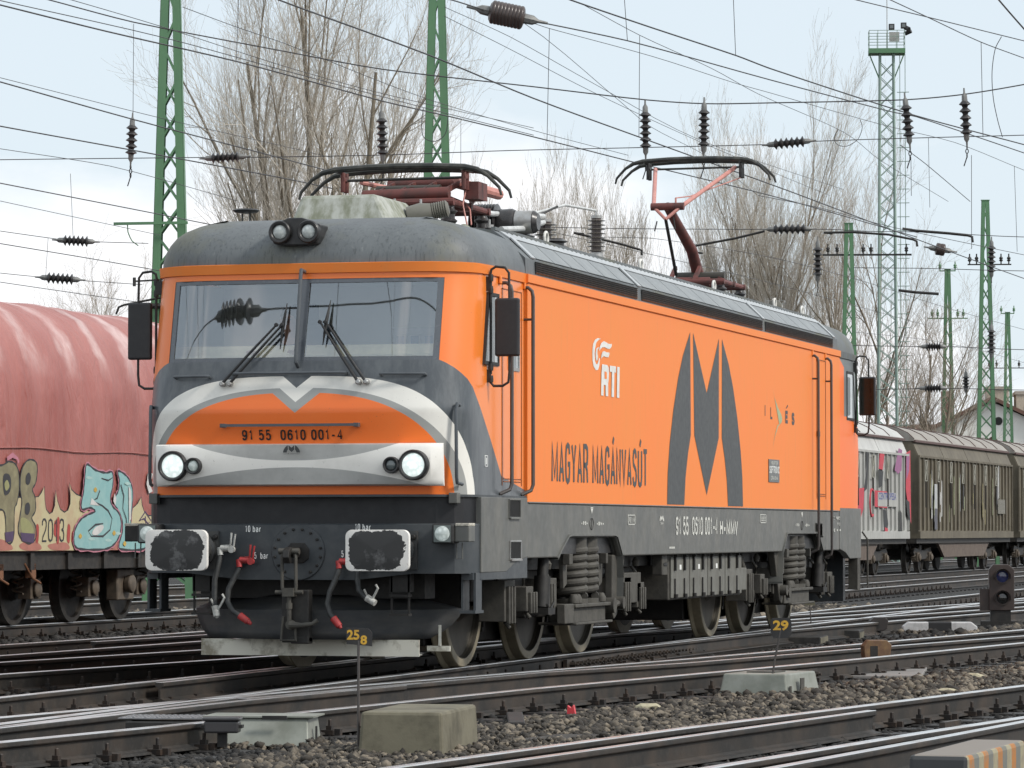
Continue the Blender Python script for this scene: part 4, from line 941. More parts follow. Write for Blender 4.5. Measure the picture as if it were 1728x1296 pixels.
# --- coupling plate, hook, links
m_ = MB(); M = Matrix.Translation((0, -.362, 1.03)) @ Matrix.Rotation(R(90), 4, 'X')
m_.lathe([(.235, -.01), (.235, .008), (.228, .014), (.001, .014)], M, 48); cp = m_.obj('coupling_plate', BEAM, LOCO)
for k in range(16):
    a = R(22.5 * k + 11); 
    if 250 < (22.5 * k + 11) < 290: continue
    m_ = MB(); m_.lathe([(.012, 0), (.012, .018), (.007, .022)], Matrix.Translation((.205 * cos(a), -.374, 1.03 + .195 * sin(a))) @ Matrix.Rotation(R(90), 4, 'X'), 6, False); m_.obj('bolt', UNDD, cp)
m_ = MB(); m_.prism([(-.10, 1.06), (-.06, 1.11), (.06, 1.11), (.10, 1.06), (.10, .98), (.05, .94), (-.05, .94), (-.10, .98)], -.39, -.372, 'y')
m_.prism([(-.37, 1.075), (-.62, 1.075), (-.68, 1.05), (-.70, .99), (-.66, .94), (-.60, .94), (-.60, .985), (-.64, .99), (-.64, 1.02), (-.60, 1.03), (-.55, .985), (-.37, .985)], -.028, .028, 'x')
hk = m_.obj('draw_hook', UNDD, cp, .006)
m_ = MB(); m_.tube([(-.055, -.60, 1.03), (-.06, -.61, 1.0), (-.06, -.60, .74), (-.055, -.60, .70)], .015, 8); m_.tube([(.055, -.60, 1.03), (.06, -.61, 1.0), (.06, -.60, .74), (.055, -.60, .70)], .015, 8)
m_.cyl((-.09, -.60, 1.04), (.09, -.60, 1.04), .026, 12); m_.box(-.05, .05, -.64, -.56, .665, .735); m_.cyl((-.12, -.60, .70), (.12, -.60, .70), .018, 10)
m_.cyl((0, -.60, .70), (0, -.60, .46), .020, 12); m_.lathe([(.028, 0), (.028, .05)], Matrix.Translation((0, -.60, .56)), 12)
m_.tube([(-.05, -.60, .50), (-.07, -.60, .30), (.06, -.60, .30), (.05, -.60, .44)], .013, 8); m_.obj('screw_coupling', UND, cp)
m_ = MB(); m_.box(-.08, .16, -.56, -.46, .28, .72); m_.box(.0, .16, -.57, -.45, .27, .33); m_.obj('coupling_holder', UNDD, LOCO, .01)
m_ = MB(); m_.lathe([(.04, 0), (.04, .04)], Matrix.Translation((.02, -.60, .43)) @ Matrix.Rotation(R(90), 4, 'X'), 14); m_.tube([(.02, -.64, .43), (.12, -.645, .425), (.22, -.64, .44), (.26, -.63, .47)], [.035, .022, .018, .02], 10); m_.obj('coupling_handle', UND, LOCO)
# --- air hoses with cocks
WC = mat('cock_white', (.52, .52, .49), .5, 0, (.2, .19, .17), .7, 30); RC = mat('cock_red', (.42, .035, .035), .5, 0, (.2, .04, .04), .7, 30)
HOSE = mat('hose_rubber', (.030, .032, .033), .5, 0, (.075, .075, .07), .7, 14)
def hose(x, z, cm, pts, endp, r=.024, lab=None):
    m_ = MB(); m_.cyl((x + .0, -.36, z), (x, -.44, z), .03, 12); m_.cyl((x - .04, -.44, z), (x + .05, -.44, z), .028, 12); m_.cyl((x - .05, -.44, z + .005), (x - .04, -.45, z - .06), .026, 12)
    m_.tube([(x + .03, -.45, z), (x + .055, -.46, z + .04), (x + .06, -.46, z + .13)], .009, 8); m_.tube([(x + .045, -.45, z - .01), (x + .08, -.46, z + .02), (x + .095, -.46, z + .12)], .008, 8)
    m_.lathe([(.03, -.015), (.03, .02)], Matrix.Translation((x + .06, -.45, z - .01)) @ Matrix.Rotation(R(90), 4, 'X'), 10)
    c = m_.obj('brake_cock', cm, LOCO)
    m_ = MB(); m_.tube(pts, r, 12); h_ = m_.obj('air_hose', HOSE, c)
    e = Vector(endp); p = Vector(pts[-1]); d = (e - p).normalized()
    m_ = MB(); m_.cyl(p - d * .02, p + d * .07, .032, 12, .028); m_.cyl(p + d * .05, e, .028, 10, .012)
    if cm is WC: m_.tube([p + d * .03, p + Vector((.05, -.02, .02)), p + Vector((.09, -.03, .09)), p + Vector((.07, -.03, .12))], .010, 6); m_.tube([p, p + Vector((-.03, -.03, .08))], .009, 6)
    m_.obj('hose_coupling', cm, h_)
hose(-.62, 1.065, WC, [(-.665, -.45, 1.0), (-.675, -.47, .92), (-.70, -.48, .80), (-.70, -.49, .68), (-.69, -.49, .56)], (-.67, -.50, .48))
hose(-.45, .965, RC, [(-.49, -.45, .90), (-.53, -.47, .82), (-.575, -.49, .72), (-.58, -.50, .62), (-.53, -.51, .54), (-.45, -.51, .49)], (-.36, -.52, .43))
hose(.43, .955, RC, [(.39, -.45, .89), (.36, -.47, .80), (.32, -.49, .70), (.30, -.50, .60), (.33, -.51, .52), (.37, -.51, .47)], (.43, -.52, .40))
hose(.60, .965, WC, [(.555, -.45, .92), (.555, -.47, .82), (.57, -.48, .72), (.63, -.49, .66), (.66, -.49, .645)], (.72, -.50, .61))
# --- snow plough and white guard plate
m_ = MB(); rows = []
for z, o, w in ((.67, .30, .75), (.64, .22, .98), (.60, .13, 1.17), (.565, .05, 1.30), (.545, .0, 1.36), (.54, .0, 1.36), (.48, .0, 1.335), (.42, .0, 1.29), (.36, .0, 1.22), (.30, .0, 1.12)):
    rows.append([(w * .885 * (-1 + 2 * k / 24), -.36 + o + .80 * abs(w / 1.36 * (-1 + 2 * k / 24)) ** 2.0, z) for k in range(25)])
m_.grid(rows, True); pl = m_.obj('snow_plough', mat('plough_black', (.030, .033, .036), .6, 0, (.060, .058, .054), .9, 3, (1, 1, 3)), LOCO, auto=10)
sm_ = pl.modifiers.new('thickness', 'SOLIDIFY'); sm_.thickness = .012
m_ = MB(); m_.box(-1.0, 1.0, .0, .30, .64, .86); m_.box(-.6, .6, .1, .5, .3, .8); m_.obj('plough_support', UNDD, LOCO)
m_ = MB(); m_.box(-.97, .97, -.065, -.05, .155, .295); m_.box(-.97, .97, -.05, .03, .165, .175); m_.obj('guard_plate', mat('dirty_white_plate', (.66, .64, .55), .6, 0, (.22, .19, .13), .85, 6, lo=.50, hi=.66), LOCO)
m_ = MB(); m_.box(1.02, 1.22, -.0, .02, .20, .245); m_.box(1.12, 1.14, .0, .02, .24, .42); m_.obj('rail_guard', mat('dirty_white_plate', (.46, .45, .39), .6), LOCO)
# --- bogies
def wheel_mat():
    m, nt, b = new_mat('wheel_steel'); v, x, y, z = coords(nt)
    r = (y * y + z * z) ** .5; n = noise(nt, v, 5, 5, .6)
    c = mix(nt, r > .535, mix(nt, ramp(nt, n, .4, .7), (.075, .068, .055), (.11, .10, .082)), mix(nt, ramp(nt, n, .4, .7), (.27, .235, .165), (.17, .145, .10)))
    c = mix(nt, (r > .535) * (r < .550), c, (.05, .045, .035)); nt.links.new(c, b.inputs['Base Color']); b.inputs['Roughness'].default_value = .5; b.inputs['Metallic'].default_value = .2; return m
WM = wheel_mat()
def wheel_mesh(s):
    m_ = MB(); M = Matrix.Rotation(R(90) * s, 4, 'Y')
    m_.lathe([(.09, -.10), (.655, -.075), (.66, -.06), (.64, -.04), (.627, -.03), (.622, .06), (.615, .065), (.545, .065), (.54, .05), (.53, .01), (.22, .02), (.18, .07), (.15, .09), (.14, .09)], M, 48); return m_
WMESH = {}
AX = []
for b_i, ys in enumerate(((1.82, 4.05, 6.02), (12.0, 13.95, 16.25))):
    yc = (3.94, 14.1)[b_i]
    m_ = MB()
    for s in (1, -1):
        m_.box(s * 1.04, s * 1.16, ys[0] - .95, ys[2] + .95, .60, .86); m_.box(s * 1.04, s * 1.16, yc - 1.3, yc + 1.3, .42, .62)
        for y in ys: m_.box(s * .98, s * 1.18, y - .24, y + .24, .46, .84)
    m_.box(-1.1, 1.1, ys[0] - .95, ys[0] - .85, .5, .85); m_.box(-1.0, 1.0, ys[0] - .8, ys[2] + .8, .55, .8); m_.box(-.62, .62, ys[0] - .55, ys[2] + .55, .20, .56)
    bg = m_.obj('bogie', UNDD, LOCO, .015)
    for y in ys:
        for s in (1, -1):
            if s in WMESH:
                o = bpy.data.objects.new('wheel', WMESH[s]); COL.objects.link(o); o.parent = bg
            else:
                o = wheel_mesh(s).obj('wheel', WM, bg, auto=30); WMESH[s] = o.data
            o.location = (s * .75, y, .625)
        m_ = MB(); m_.cyl((-.8, y, .625), (.8, y, .625), .10, 16); m_.obj('axle', UNDD, bg)
    for s in (1, -1):
        for dy in (-.21, .21):
            m_ = MB(); pts = []; nt_ = 6.2
            for k in range(int(nt_ * 18) + 1):
                a = 2 * pi * k / 18; pts.append((s * 1.30 + .128 * cos(a) * 1, yc + dy + .128 * sin(a), .60 + .45 * (k / (nt_ * 18))))
            m_.tube(pts, .0375, 10); m_.lathe([(.15, 0), (.15, .09)], Matrix.Translation((s * 1.30, yc + dy, 1.06)), 24); m_.lathe([(.16, 0), (.16, .05)], Matrix.Translation((s * 1.30, yc + dy, .53)), 24)
            m_.obj('coil_spring', UND, bg)
        # spring pan / traction beam
        m_ = MB(); m_.box(s * 1.12, s * 1.46, yc - .62, yc + .72, .50, .535); m_.box(s * 1.18, s * 1.42, yc - .55, yc + .65, .36, .50); m_.box(s * 1.10, s * 1.47, yc - .64, yc + .74, .34, .365)
        m_.box(s * 1.36, s * 1.44, yc - .95, yc - .62, .36, .54)
        for dy in (-.48, -.36, .55): m_.lathe([(.05, 0), (.05, .05), (.03, .09)], Matrix.Translation((s * 1.40, yc + dy, .535)), 12)
        m_.obj('spring_beam', UND, bg, .008)
        for dy, w in ((-.78, .12), (.56, .12)):
            m_ = MB(); m_.prism([(yc + dy, 1.12), (yc + dy + w * 1.6, 1.12), (yc + dy + w * 1.4, .72), (yc + dy + .05, .68)], s * 1.33, s * 1.37, 'x')
            m_.box(s * 1.37, s * 1.44, yc + dy + (.0 if dy < 0 else .05), yc + dy + .12, .90, 1.0); m_.obj('spring_guide', UND, bg, .006)
        # curved hanger and dampers
        m_ = MB(); f_ = 1 if b_i == 0 else -1
        yy = lambda d: yc + f_ * d
        m_.prism([(yy(.95), .98), (yy(1.45), .98), (yy(1.25), .62), (yy(1.12), .40), (yy(1.0), .36), (yy(.92), .44), (yy(.93), .6)], s * 1.34, s * 1.42, 'x'); m_.obj('bogie_hanger', UND, bg, .012)
        m_ = MB(); m_.cyl((s * 1.42, yy(1.08), .52), (s * 1.50, yy(1.08), .52), .06, 12); m_.cyl((s * 1.25, yy(.80), .50), (s * 1.48, yy(.80), .50), .075, 14); m_.cyl((s * 1.45, yy(.80), .50), (s * 1.45, yy(1.08), .52), .03, 8); m_.obj('hanger_pin', UND, bg)
        m_ = MB(); yd = yc - 1.5 * f_; m_.cyl((s * 1.36, yd, .52), (s * 1.36, yd + .05, .80), .075, 16); m_.cyl((s * 1.36, yd + .05, .80), (s * 1.36, yd + .09, .98), .05, 14); m_.box(s * 1.28, s * 1.46, yd - .12, yd + .12, .46, .52)
        m_.tube([(s * 1.44, yd - .1, .55), (s * 1.44, yd, .5), (s * 1.44, yd + .15, .57)], .012, 6); m_.obj('damper', UNDD, bg)
        # sandboxes, axle-box blocks and ribs
        for d, w, z0, z1, x1 in ((-2.55, .34, .42, .78, 1.36), (-2.1, .22, .50, .72, 1.42), (-1.08, .42, .50, .78, 1.34), (1.75, .38, .44, .76, 1.36), (2.35, .3, .45, .7, 1.36)):
            m_ = MB(); y_ = yc + d * 1.0; m_.box(s * 1.12, s * x1, y_ - w / 2, y_ + w / 2, z0, z1)
            for q in range(3): m_.box(s * x1, s * (x1 + .03), y_ - w / 2 + .05 + q * .09, y_ - w / 2 + .085 + q * .09, z0 - .02, z1 - .05)
            m_.cyl((s * (x1 + .0), y_, z0 - .06), (s * (x1 - .05), y_, z0), .02, 8); m_.obj('axle_box', UND, bg, .01)
        for k in range(7):
            y_ = ys[0] - .9 + (ys[2] - ys[0] + 1.8) * (k + .3) / 7
            m_ = MB(); m_.tube([(s * 1.22, y_, .90), (s * 1.28, y_ + .08, .80), (s * 1.24, y_ + .25, .74), (s * 1.2, y_ + .3, .60)], .014, 6); m_.lathe([(.03, 0), (.04, .05), (.015, .09)], Matrix.Translation((s * 1.30, y_, .86)), 10); m_.obj('pipe', UND, bg)
        for y in ys:
            m_ = MB(); m_.box(s * .70, s * .80, y + .66, y + .74, .30, .62); m_.box(s * .68, s * .82, y + .63, y + .67, .34, .56); m_.tube([(s * .78, y + .7, .6), (s * 1.0, y + .72, .62)], .02, 6); m_.obj('brake_shoe', UNDD, bg)
# --- equipment between the bogies
m_ = MB(); m_.box(-1.38, 1.38, 7.42, 10.95, .50, .97); eq = m_.obj('battery_box', UND, LOCO, .012)
for s in (1, -1):
    m_ = MB()
    for k in range(4): a = 7.45 + k * .875; m_.box(s * 1.381, s * 1.40, a + .02, a + .855, .52, .94)
    m_.obj('battery_door', mat('box_grey', (.15, .148, .13), .6, 0, (.10, .095, .08), .8, 5), eq, .006)
    for k in range(8):
        y = 7.6 + k * .435
        m_ = MB(); m_.box(s * 1.40, s * 1.425, y - .02, y + .02, .80, .96); m_.cyl((s * 1.42, y - .03, .955), (s * 1.42, y + .03, .955), .02, 8); m_.tube([(s * 1.41, y, .72), (s * 1.41, y, .56)], .008, 6); m_.lathe([(.022, 0), (.022, .04)], Matrix.Translation((s * 1.42, y, .52)), 8)
        m_.obj('door_latch', UNDD, eq)
    for k in range(3):
        m_ = MB(); m_.box(s * 1.40, s * 1.404, 7.84 + k * .875, 7.92 + k * .875, .81, .86); m_.obj('data_plate', DECW, eq)
    m_ = MB(); m_.box(s * 1.30, s * 1.41, 7.02, 7.26, .76, .97); jb = m_.obj('junction_box', UND, LOCO, .01)
    m_ = MB()
    for q in (7.09, 7.14, 7.19): m_.lathe([(.018, 0), (.018, .008)], Matrix.Translation((s * 1.412, q, .87)) @ Matrix.Rotation(R(90), 4, 'Y'), 8)
    m_.obj('socket', BLACKP, jb)
    m_ = MB(); m_.box(s * 1.1, s * 1.36, 5.6, 6.3, .50, .80); m_.box(s * 1.32, s * 1.362, 5.5, 5.55, .5, .8); m_.obj('air_tank_box', UND, LOCO, .01)
    m_ = MB(); m_.box(s * 1.20, s * 1.38, 10.97, 11.3, .55, .80); m_.obj('equipment_box', mat('box_grey', (.15, .148, .13), .6), LOCO, .01)
m_ = MB(); m_.box(-1.25, 1.25, .4, 17.4, .86, .99); m_.obj('underframe', UNDD, LOCO)
m_ = MB(); m_.tube([(1.15, 5.0, .9), (1.2, 6.5, .86), (1.15, 7.3, .9)], .02, 6); m_.tube([(1.3, 11.2, .93), (1.32, 11.6, .6), (1.3, 11.9, .5)], .05, 10); m_.obj('pipe', UND, LOCO)
m_ = MB(); m_.box(-1.2, 1.2, 18.2, 18.35, .3, .86); m_.box(-1.4, 1.4, 17.9, 18.38, .86, 1.49); m_.obj('rear_buffer_beam', BEAM, LOCO)
for s in (1, -1):
    m_ = MB(); m_.cyl((s * .875, 18.38, 1.05), (s * .875, 18.85, 1.05), .12, 18); m_.box(s * .6, s * 1.15, 18.85, 18.89, .88, 1.22); m_.obj('buffer', UNDD, LOCO)
    m_ = MB(); m_.box(s * 1.28, s * 1.40, 18.15, 18.35, .45, .86); m_.tube([(s * 1.40, 18.5, 1.2), (s * 1.46, 18.55, 1.1), (s * 1.46, 18.55, .5)], .012, 6); m_.obj('corner_step', UND, LOCO)
# ================================================================ ROOF EQUIPMENT
m_ = MB()
def fru(x0, x1, y0, y1, z0, X0, X1, Y0, Y1, z1, m_):
    vs = [(x0, y0, z0), (x1, y0, z0), (x1, y1, z0), (x0, y1, z0), (X0, Y0, z1), (X1, Y0, z1), (X1, Y1, z1), (X0, Y1, z1)]
    m_.add(vs, [(3, 2, 1, 0), (4, 5, 6, 7), (0, 1, 5, 4), (1, 2, 6, 5), (2, 3, 7, 6), (3, 0, 4, 7)])
fru(-.47, .47, .72, 1.9, 3.85, -.39, .30, .86, 1.78, 4.145, m_)
ac = m_.obj('air_conditioner', BOXW, LOCO, .035)
m_ = MB(); M = Matrix.Translation((.50, 1.55, 4.02)) @ Matrix.Rotation(R(78), 4, 'Y') @ Matrix.Rotation(R(-10), 4, 'X')
m_.lathe([(.09, -.12), (.10, 0), (.075, .10)] + [q for k in range(7) for q in ((.066, .10 + k * .02), (.078, .11 + k * .02))] + [(.05, .25)], M, 20); m_.obj('horn', mat('horn_grey', (.16, .155, .13), .5), LOCO)
m_ = MB(); m_.lathe([(.001, .02), (.10, .03), (.12, .018), (.10, .0), (.001, -.012)], Matrix.Translation((-.95, 1.0, 4.02)), 28)
for q in (-.035, .035): m_.cyl((-.95 + q, 1.0, 3.86), (-.95 + q, 1.0, 4.01), .009, 8)
m_.obj('antenna', BLACKP, LOCO)
def insulator(m_, x, y, z0, h, r, n=6, rc=.5):
    M = Matrix.Translation((x, y, z0)); pr = [(r * .7, 0)]
    for k in range(n):
        z = h * (k + .15) / n; pr += [(r * rc, z), (r, z + h / n * .28), (r, z + h / n * .36), (r * rc, z + h / n * .55)]
    pr += [(r * .6, h * .97), (r * .6, h)]; m_.lathe(pr, M, 20)
SHED = mat('glazed_shed', (.20, .185, .165), .15, 0, (.10, .08, .07), .6, 14)
def roof_ins(x, y, z0, h, r, n=6, m=CERA, rc=.5):
    m_ = MB(); m_.lathe([(r * rc, 0), (r * rc * .95, h)], Matrix.Translation((x, y, z0)), 16); o = m_.obj('roof_insulator', m, LOCO)
    for k in range(n):
        m_ = MB(); z = h * (k + .25) / n; m_.lathe([(r * rc * .9, 0), (r * .96, h / n * .12), (r, h / n * .18), (r * .9, h / n * .26), (r * rc * .9, h / n * .42)], Matrix.Translation((x, y, z0 + z)), 20); m_.obj('shed', SHED if m is CERA else m, o)
    m_ = MB(); m_.lathe([(r * .6, 0), (r * .6, .03), (.012, .03), (.012, .08)], Matrix.Translation((x, y, z0 + h)), 12); m_.obj('cap', SILV, o); return o
roof_ins(.5, 7.9, 4.12, .36, .10, 8, CERA, .55); roof_ins(.5, 5.82, 3.98, .30, .12, 6, CERA, .55)
m_ = MB(); m_.box(.25, .75, 7.6, 8.4, 3.89, 3.96); m_.lathe([(.08, 3.95), (.07, 4.12)], Matrix.Translation((.5, 7.9, 0)), 12); m_.obj('insulator_base', SILV, LOCO)
m_ = MB(); M = Matrix.Translation((.10, 4.6, 4.18)) @ Matrix.Rotation(R(90), 4, 'Y')
m_.lathe([q for k in range(9) for q in ((.12, k * .03), (.185, .006 + k * .03), (.185, .011 + k * .03), (.12, .018 + k * .03))] + [(.13, .28), (.135, .40), (.12, .43), (.11, .43), (.11, .62), (.08, .66)], M, 28)
cbk = m_.obj('circuit_breaker', DISC, LOCO)
m_ = MB(); M2 = Matrix.Translation((.10, 4.6, 4.18)) @ Matrix.Rotation(R(90), 4, 'Y'); m_.lathe([(.112, .44), (.112, .61)], M2, 20); m_.obj('sleeve', SILV, cbk)
m_ = MB(); insulator(m_, .55, 4.75, 3.89, .2, .13, 3, .7); insulator(m_, .85, 4.9, 3.88, .16, .12, 3, .7); m_.obj('breaker_insulator', DISC, cbk)
def busbar(pts, r=.017): m_ = MB(); m_.tube(pts, r, 10); m_.obj('busbar', BUSB, LOCO)
busbar([(.20, 3.35, 4.24), (.36, 4.4, 4.25), (.5, 5.75, 4.33)], .028); busbar([(.72, 3.4, 4.02), (.62, 4.6, 4.12), (.5, 5.75, 4.27)], .028)
busbar([(.30, 5.9, 4.36), (.42, 6.9, 4.54), (.5, 7.85, 4.56)], .014); busbar([(-.35, 3.0, 4.2), (-.5, 8, 4.25), (-.4, 13.8, 4.25)], .014)
m_ = MB(); m_.tube([(.05, 4.7, 4.36), (.2, 5.0, 4.38), (.28, 5.5, 4.30), (.38, 5.9, 4.34), (.42, 6.6, 4.5)], .012, 8); m_.obj('jumper_cable', RUB, LOCO)
m_ = MB(); m_.lathe([(.10, 0), (.085, .05), (.05, .09), (.02, .11)], Matrix.Translation((.62, 2.5, 3.89)), 18); m_.obj('cable_gland', BOXW, LOCO)
for k, (x, y, z, h, r) in enumerate(((.30, 2.2, 3.93, .2, .075), (-.55, 2.2, 3.93, .2, .075), (.62, 3.35, 3.9, .13, .07), (-.55, 3.5, 3.93, .2, .075), (.15, 3.5, 3.93, .2, .075), (.02, 2.3, 3.9, .25, .06))): roof_ins(x, y, z, h, r, 3, DISC, .7)
# mesh-covered dish near the rear
m_ = MB(); M = Matrix.Translation((.72, 16.2, 4.02)) @ Matrix.Rotation(R(90), 4, 'X'); m_.lathe([(.085, -.03), (.085, .03), (.05, .05), (.01, .055)], M, 20); m_.cyl((.72, 16.2, 3.88), (.72, 16.2, 3.96), .02, 8); m_.obj('horn_dish', mat('horn_grey', (.16, .155, .13), .5), LOCO)
m_ = MB()
for k in range(9): a = k * pi / 8; m_.tube([(.72 + .12 * cos(a), 16.2 + .0, 3.9), (.72 + .12 * cos(a), 16.25, 3.9 + .22 * sin(a) + .02)], .003, 4)
for k in range(6): z = 3.92 + k * .035; m_.tube([(.60, 16.24, z), (.84, 16.24, z)], .003, 4)
m_.obj('wire_guard', SILV, LOCO)
def panto(yh, zh, raised, f):
    """f=+1: knee points forward of the head towards the camera is -y; head centred at yh"""
    root_z = 4.20
    pg_m = MB(); yb = yh + .3 * (-f)
    for x in (-.52, .52): pg_m.tube([(x, yb - .62, root_z), (x, yb + .62, root_z)], .032, 10)
    for dy in (-.6, .0, .6): pg_m.tube([(-.56, yb + dy, root_z), (.56, yb + dy, root_z)], .036, 10)
    pg = pg_m.obj('pantograph', REDP, LOCO)
    for x in (-.5, .5):
        for dy in (-.55, .55): 
            m_ = MB(); insulator(m_, x, yb + dy, 3.90, .26, .075, 3, .7); m_.obj('pantograph_insulator', DISC, pg)
    # head with two strips and drooping horns
    m_ = MB()
    for dy in (-.17, .17):
        pts = [(-.97, yh + dy * .9, zh - .27), (-.95, yh + dy * .9, zh - .20), (-.84, yh + dy, zh - .09), (-.74, yh + dy, zh - .03), (-.62, yh + dy, zh - .005), (-.3, yh + dy, zh + .012), (0, yh + dy, zh + .016), (.3, yh + dy, zh + .012), (.62, yh + dy, zh - .005), (.74, yh + dy, zh - .03), (.84, yh + dy, zh - .09), (.95, yh + dy, zh - .20), (.97, yh + dy, zh - .27)]
        m_.tube(pts, [.012, .015, .018, .024, .029, .029, .029, .029, .029, .024, .018, .015, .012], 8)
    for x in (-.60, .60): m_.tube([(x, yh - .19, zh - .02), (x, yh + .19, zh - .02)], .016, 8)
    m_.tube([(-.55, yh, zh - .09), (.55, yh, zh - .085)], .013, 8)
    hd = m_.obj('collector_head', mat('carbon_black', (.03, .032, .030), .45, .2, (.10, .095, .08), .7, 8), pg)
    for x in (-.58, .58):
        m_ = MB()
        for dy in (-.05, .05): m_.tube([(x, yh + dy, zh - .02), (x, yh + dy, zh - (.22 if raised else .20))], .024, 8)
        m_.box(x - .02, x + .02, yh - .07, yh + .07, zh - .1, zh - .06); m_.obj('head_spring_box', BLACKP if raised else REDP, hd, .004)
    if raised:
        ky, kz = yh - 1.5 * f, zh - .68
        m_ = MB(); m_.tube([(0, yb + .5 * f, root_z + .12), (0, yh - .2 * f, kz - .43), (0, ky, kz)], [.075, .068, .055], 14); m_.tube([(-.2, ky, kz), (.2, ky, kz)], .045, 12); m_.obj('lower_arm', REDP, pg)
        m_ = MB()
        for s in (-1, 1):
            m_.tube([(s * .17, ky, kz), (s * .5, yh, zh - .09)], .026, 10); m_.tube([(s * .17, ky, kz), (0, ky - .1 * f, kz - .16)], .02, 8)
        m_.tube([(.1, ky, kz + .1), (.16, ky + .5 * f, kz + .16), (.56, yh, zh - .22)], .008, 6); m_.tube([(.1, ky, kz), (.1, ky, kz + .1)], .012, 6)
        m_.obj('upper_arm', PINK, pg)
        m_ = MB(); m_.tube([(0, ky - .1 * f, kz - .16), (-.08, yb - .4 * f, root_z + .1)], .02, 8); m_.tube([(-.1, ky - .12 * f, kz - .18), (-.13, ky - .12 * f, kz - .30)], .008, 6); m_.tube([(.1, ky - .12 * f, kz - .14), (.12, ky - .12 * f, kz - .28)], .008, 6); m_.obj('coupling_rod', UNDD, pg)
    else:
        m_ = MB(); m_.tube([(-.32, yh - .25, zh - .26), (.50, yh - .25, zh - .245)], .055, 14); m_.tube([(-.2, yh + .15, zh - .13), (.46, yh + .15, zh - .12)], .048, 14)
        for x in (-.2, .0, .2, .42): m_.bar((x, yh - .25, zh - .25), (x + .07, yh + .1, zh - .13), .025, .05)
        m_.tube([(0, yh + 1.4, zh - .2), (.1, yh - .1, zh - .22)], .05, 12); m_.tube([(.3, yh + 1.2, zh - .2), (.55, yh + .3, zh - .15)], .03, 10); m_.cbox((.62, yh + .2, zh - .20), (.14, .3, .16)); m_.obj('lower_arm', REDP, pg)
        m_ = MB(); m_.tube([(.45, yh + .1, zh - .12), (.65, yh + .9, zh - .17)], .05, 10); m_.tube([(-.45, yh + .1, zh - .1), (.1, yh + 1.2, zh - .2)], .024, 8); m_.obj('upper_arm', PINK, pg)
    m_ = MB(); m_.cyl((-.25, yb + .35 * f, root_z + .12), (.36, yb + .35 * f, root_z + .12), .06, 16); m_.obj('raising_cylinder', mat('cyl_brown', (.05, .045, .036), .5), pg)
    m_ = MB(); m_.cyl((-.35, yb - .15 * f, root_z + .03), (.28, yb - .15 * f, root_z + .03), .055, 14)
    for x in (-.2, .1): m_.bar((x, yb - .3 * f, root_z), (x, yb + .1 * f, root_z + .22), .04, .05)
    m_.prism([(.36, root_z + .1), (.55, root_z + .02), (.30, root_z + .02)], yb - .02, yb + .02, 'y'); m_.obj('base_gear', REDP, pg)
    return pg
P1 = panto(2.68, 4.53, False, -1)
P2 = panto(14.85, 5.74, True, 1)
# white wires by the front pantograph
m_ = MB(); m_.tube([(.62, 2.6, 4.0), (.55, 2.7, 4.2), (.58, 2.75, 4.4)], .008, 6); m_.tube([(.66, 2.6, 4.0), (.62, 2.7, 4.15), (.5, 2.9, 4.25)], .007, 6); m_.obj('earth_cable', PINK, LOCO)
# ================================================================ GOODS TRAIN
KX = .01715
def wag_empty(yc, label, grp, cat='goods wagon'):
    return empty('goods_wagon', (-10.0 + KX * yc, yc, 0), label, cat, grp, -math.atan(KX))
def wag_wheels(t, ys):
    first = None
    for y in ys:
        m_ = MB()
        for s in (1, -1):
            m_.lathe([(.08, -.09), (.49, -.07), (.49, -.055), (.465, -.04), (.46, .06), (.40, .065), (.39, .02), (.15, .03), (.12, .10), (.02, .11)], Matrix.Translation((s * .76, y, .46)) @ Matrix.Rotation(R(90) * s, 4, 'Y'), 28)
        m_.cyl((-.76, y, .46), (.76, y, .46), .08, 10); m_.obj('wheelset', WAGD, t, auto=30)
        for s in (1, -1):
            m_ = MB(); m_.box(s * .94, s * 1.12, y - .16, y + .16, .34, .60); m_.lathe([(.10, 0), (.11, .04), (.05, .07)], Matrix.Translation((s * 1.12, y, .46)) @ Matrix.Rotation(R(90) * s, 4, 'Y'), 12)
            for q in (-.30, .30):
                pts = [(s * 1.0 + .07 * cos(a * .7), y + q + .07 * sin(a * .7), .40 + .012 * a) for a in range(30)]; m_.tube(pts, .016, 5)
            m_.obj('axle_box', WAGX, t, .01)
WAGD = mat('wagon_running_gear', (.020, .018, .016), .6, 0, (.06, .05, .04), .6, 8)
WAGX = mat('wagon_axlebox', (.12, .095, .070), .65, 0, (.05, .042, .035), .8, 9)
def wag_bogies(t, ycs, wb=1.0):
    for yc in ycs:
        m_ = MB()
        for s in (1, -1):
            m_.prism([(yc - wb - .45, .62), (yc - wb - .2, .74), (yc - .3, .66), (yc + .3, .66), (yc + wb + .2, .74), (yc + wb + .45, .62), (yc + wb + .3, .52), (yc + .4, .40), (yc - .4, .40), (yc - wb - .3, .52)], s * .96, s * 1.06, 'x')
        m_.box(-1.0, 1.0, yc - .15, yc + .15, .5, .8); m_.obj('wagon_bogie', WAGD, t, .01)
        wag_wheels(t, (yc - wb + .05, yc + wb - .05))
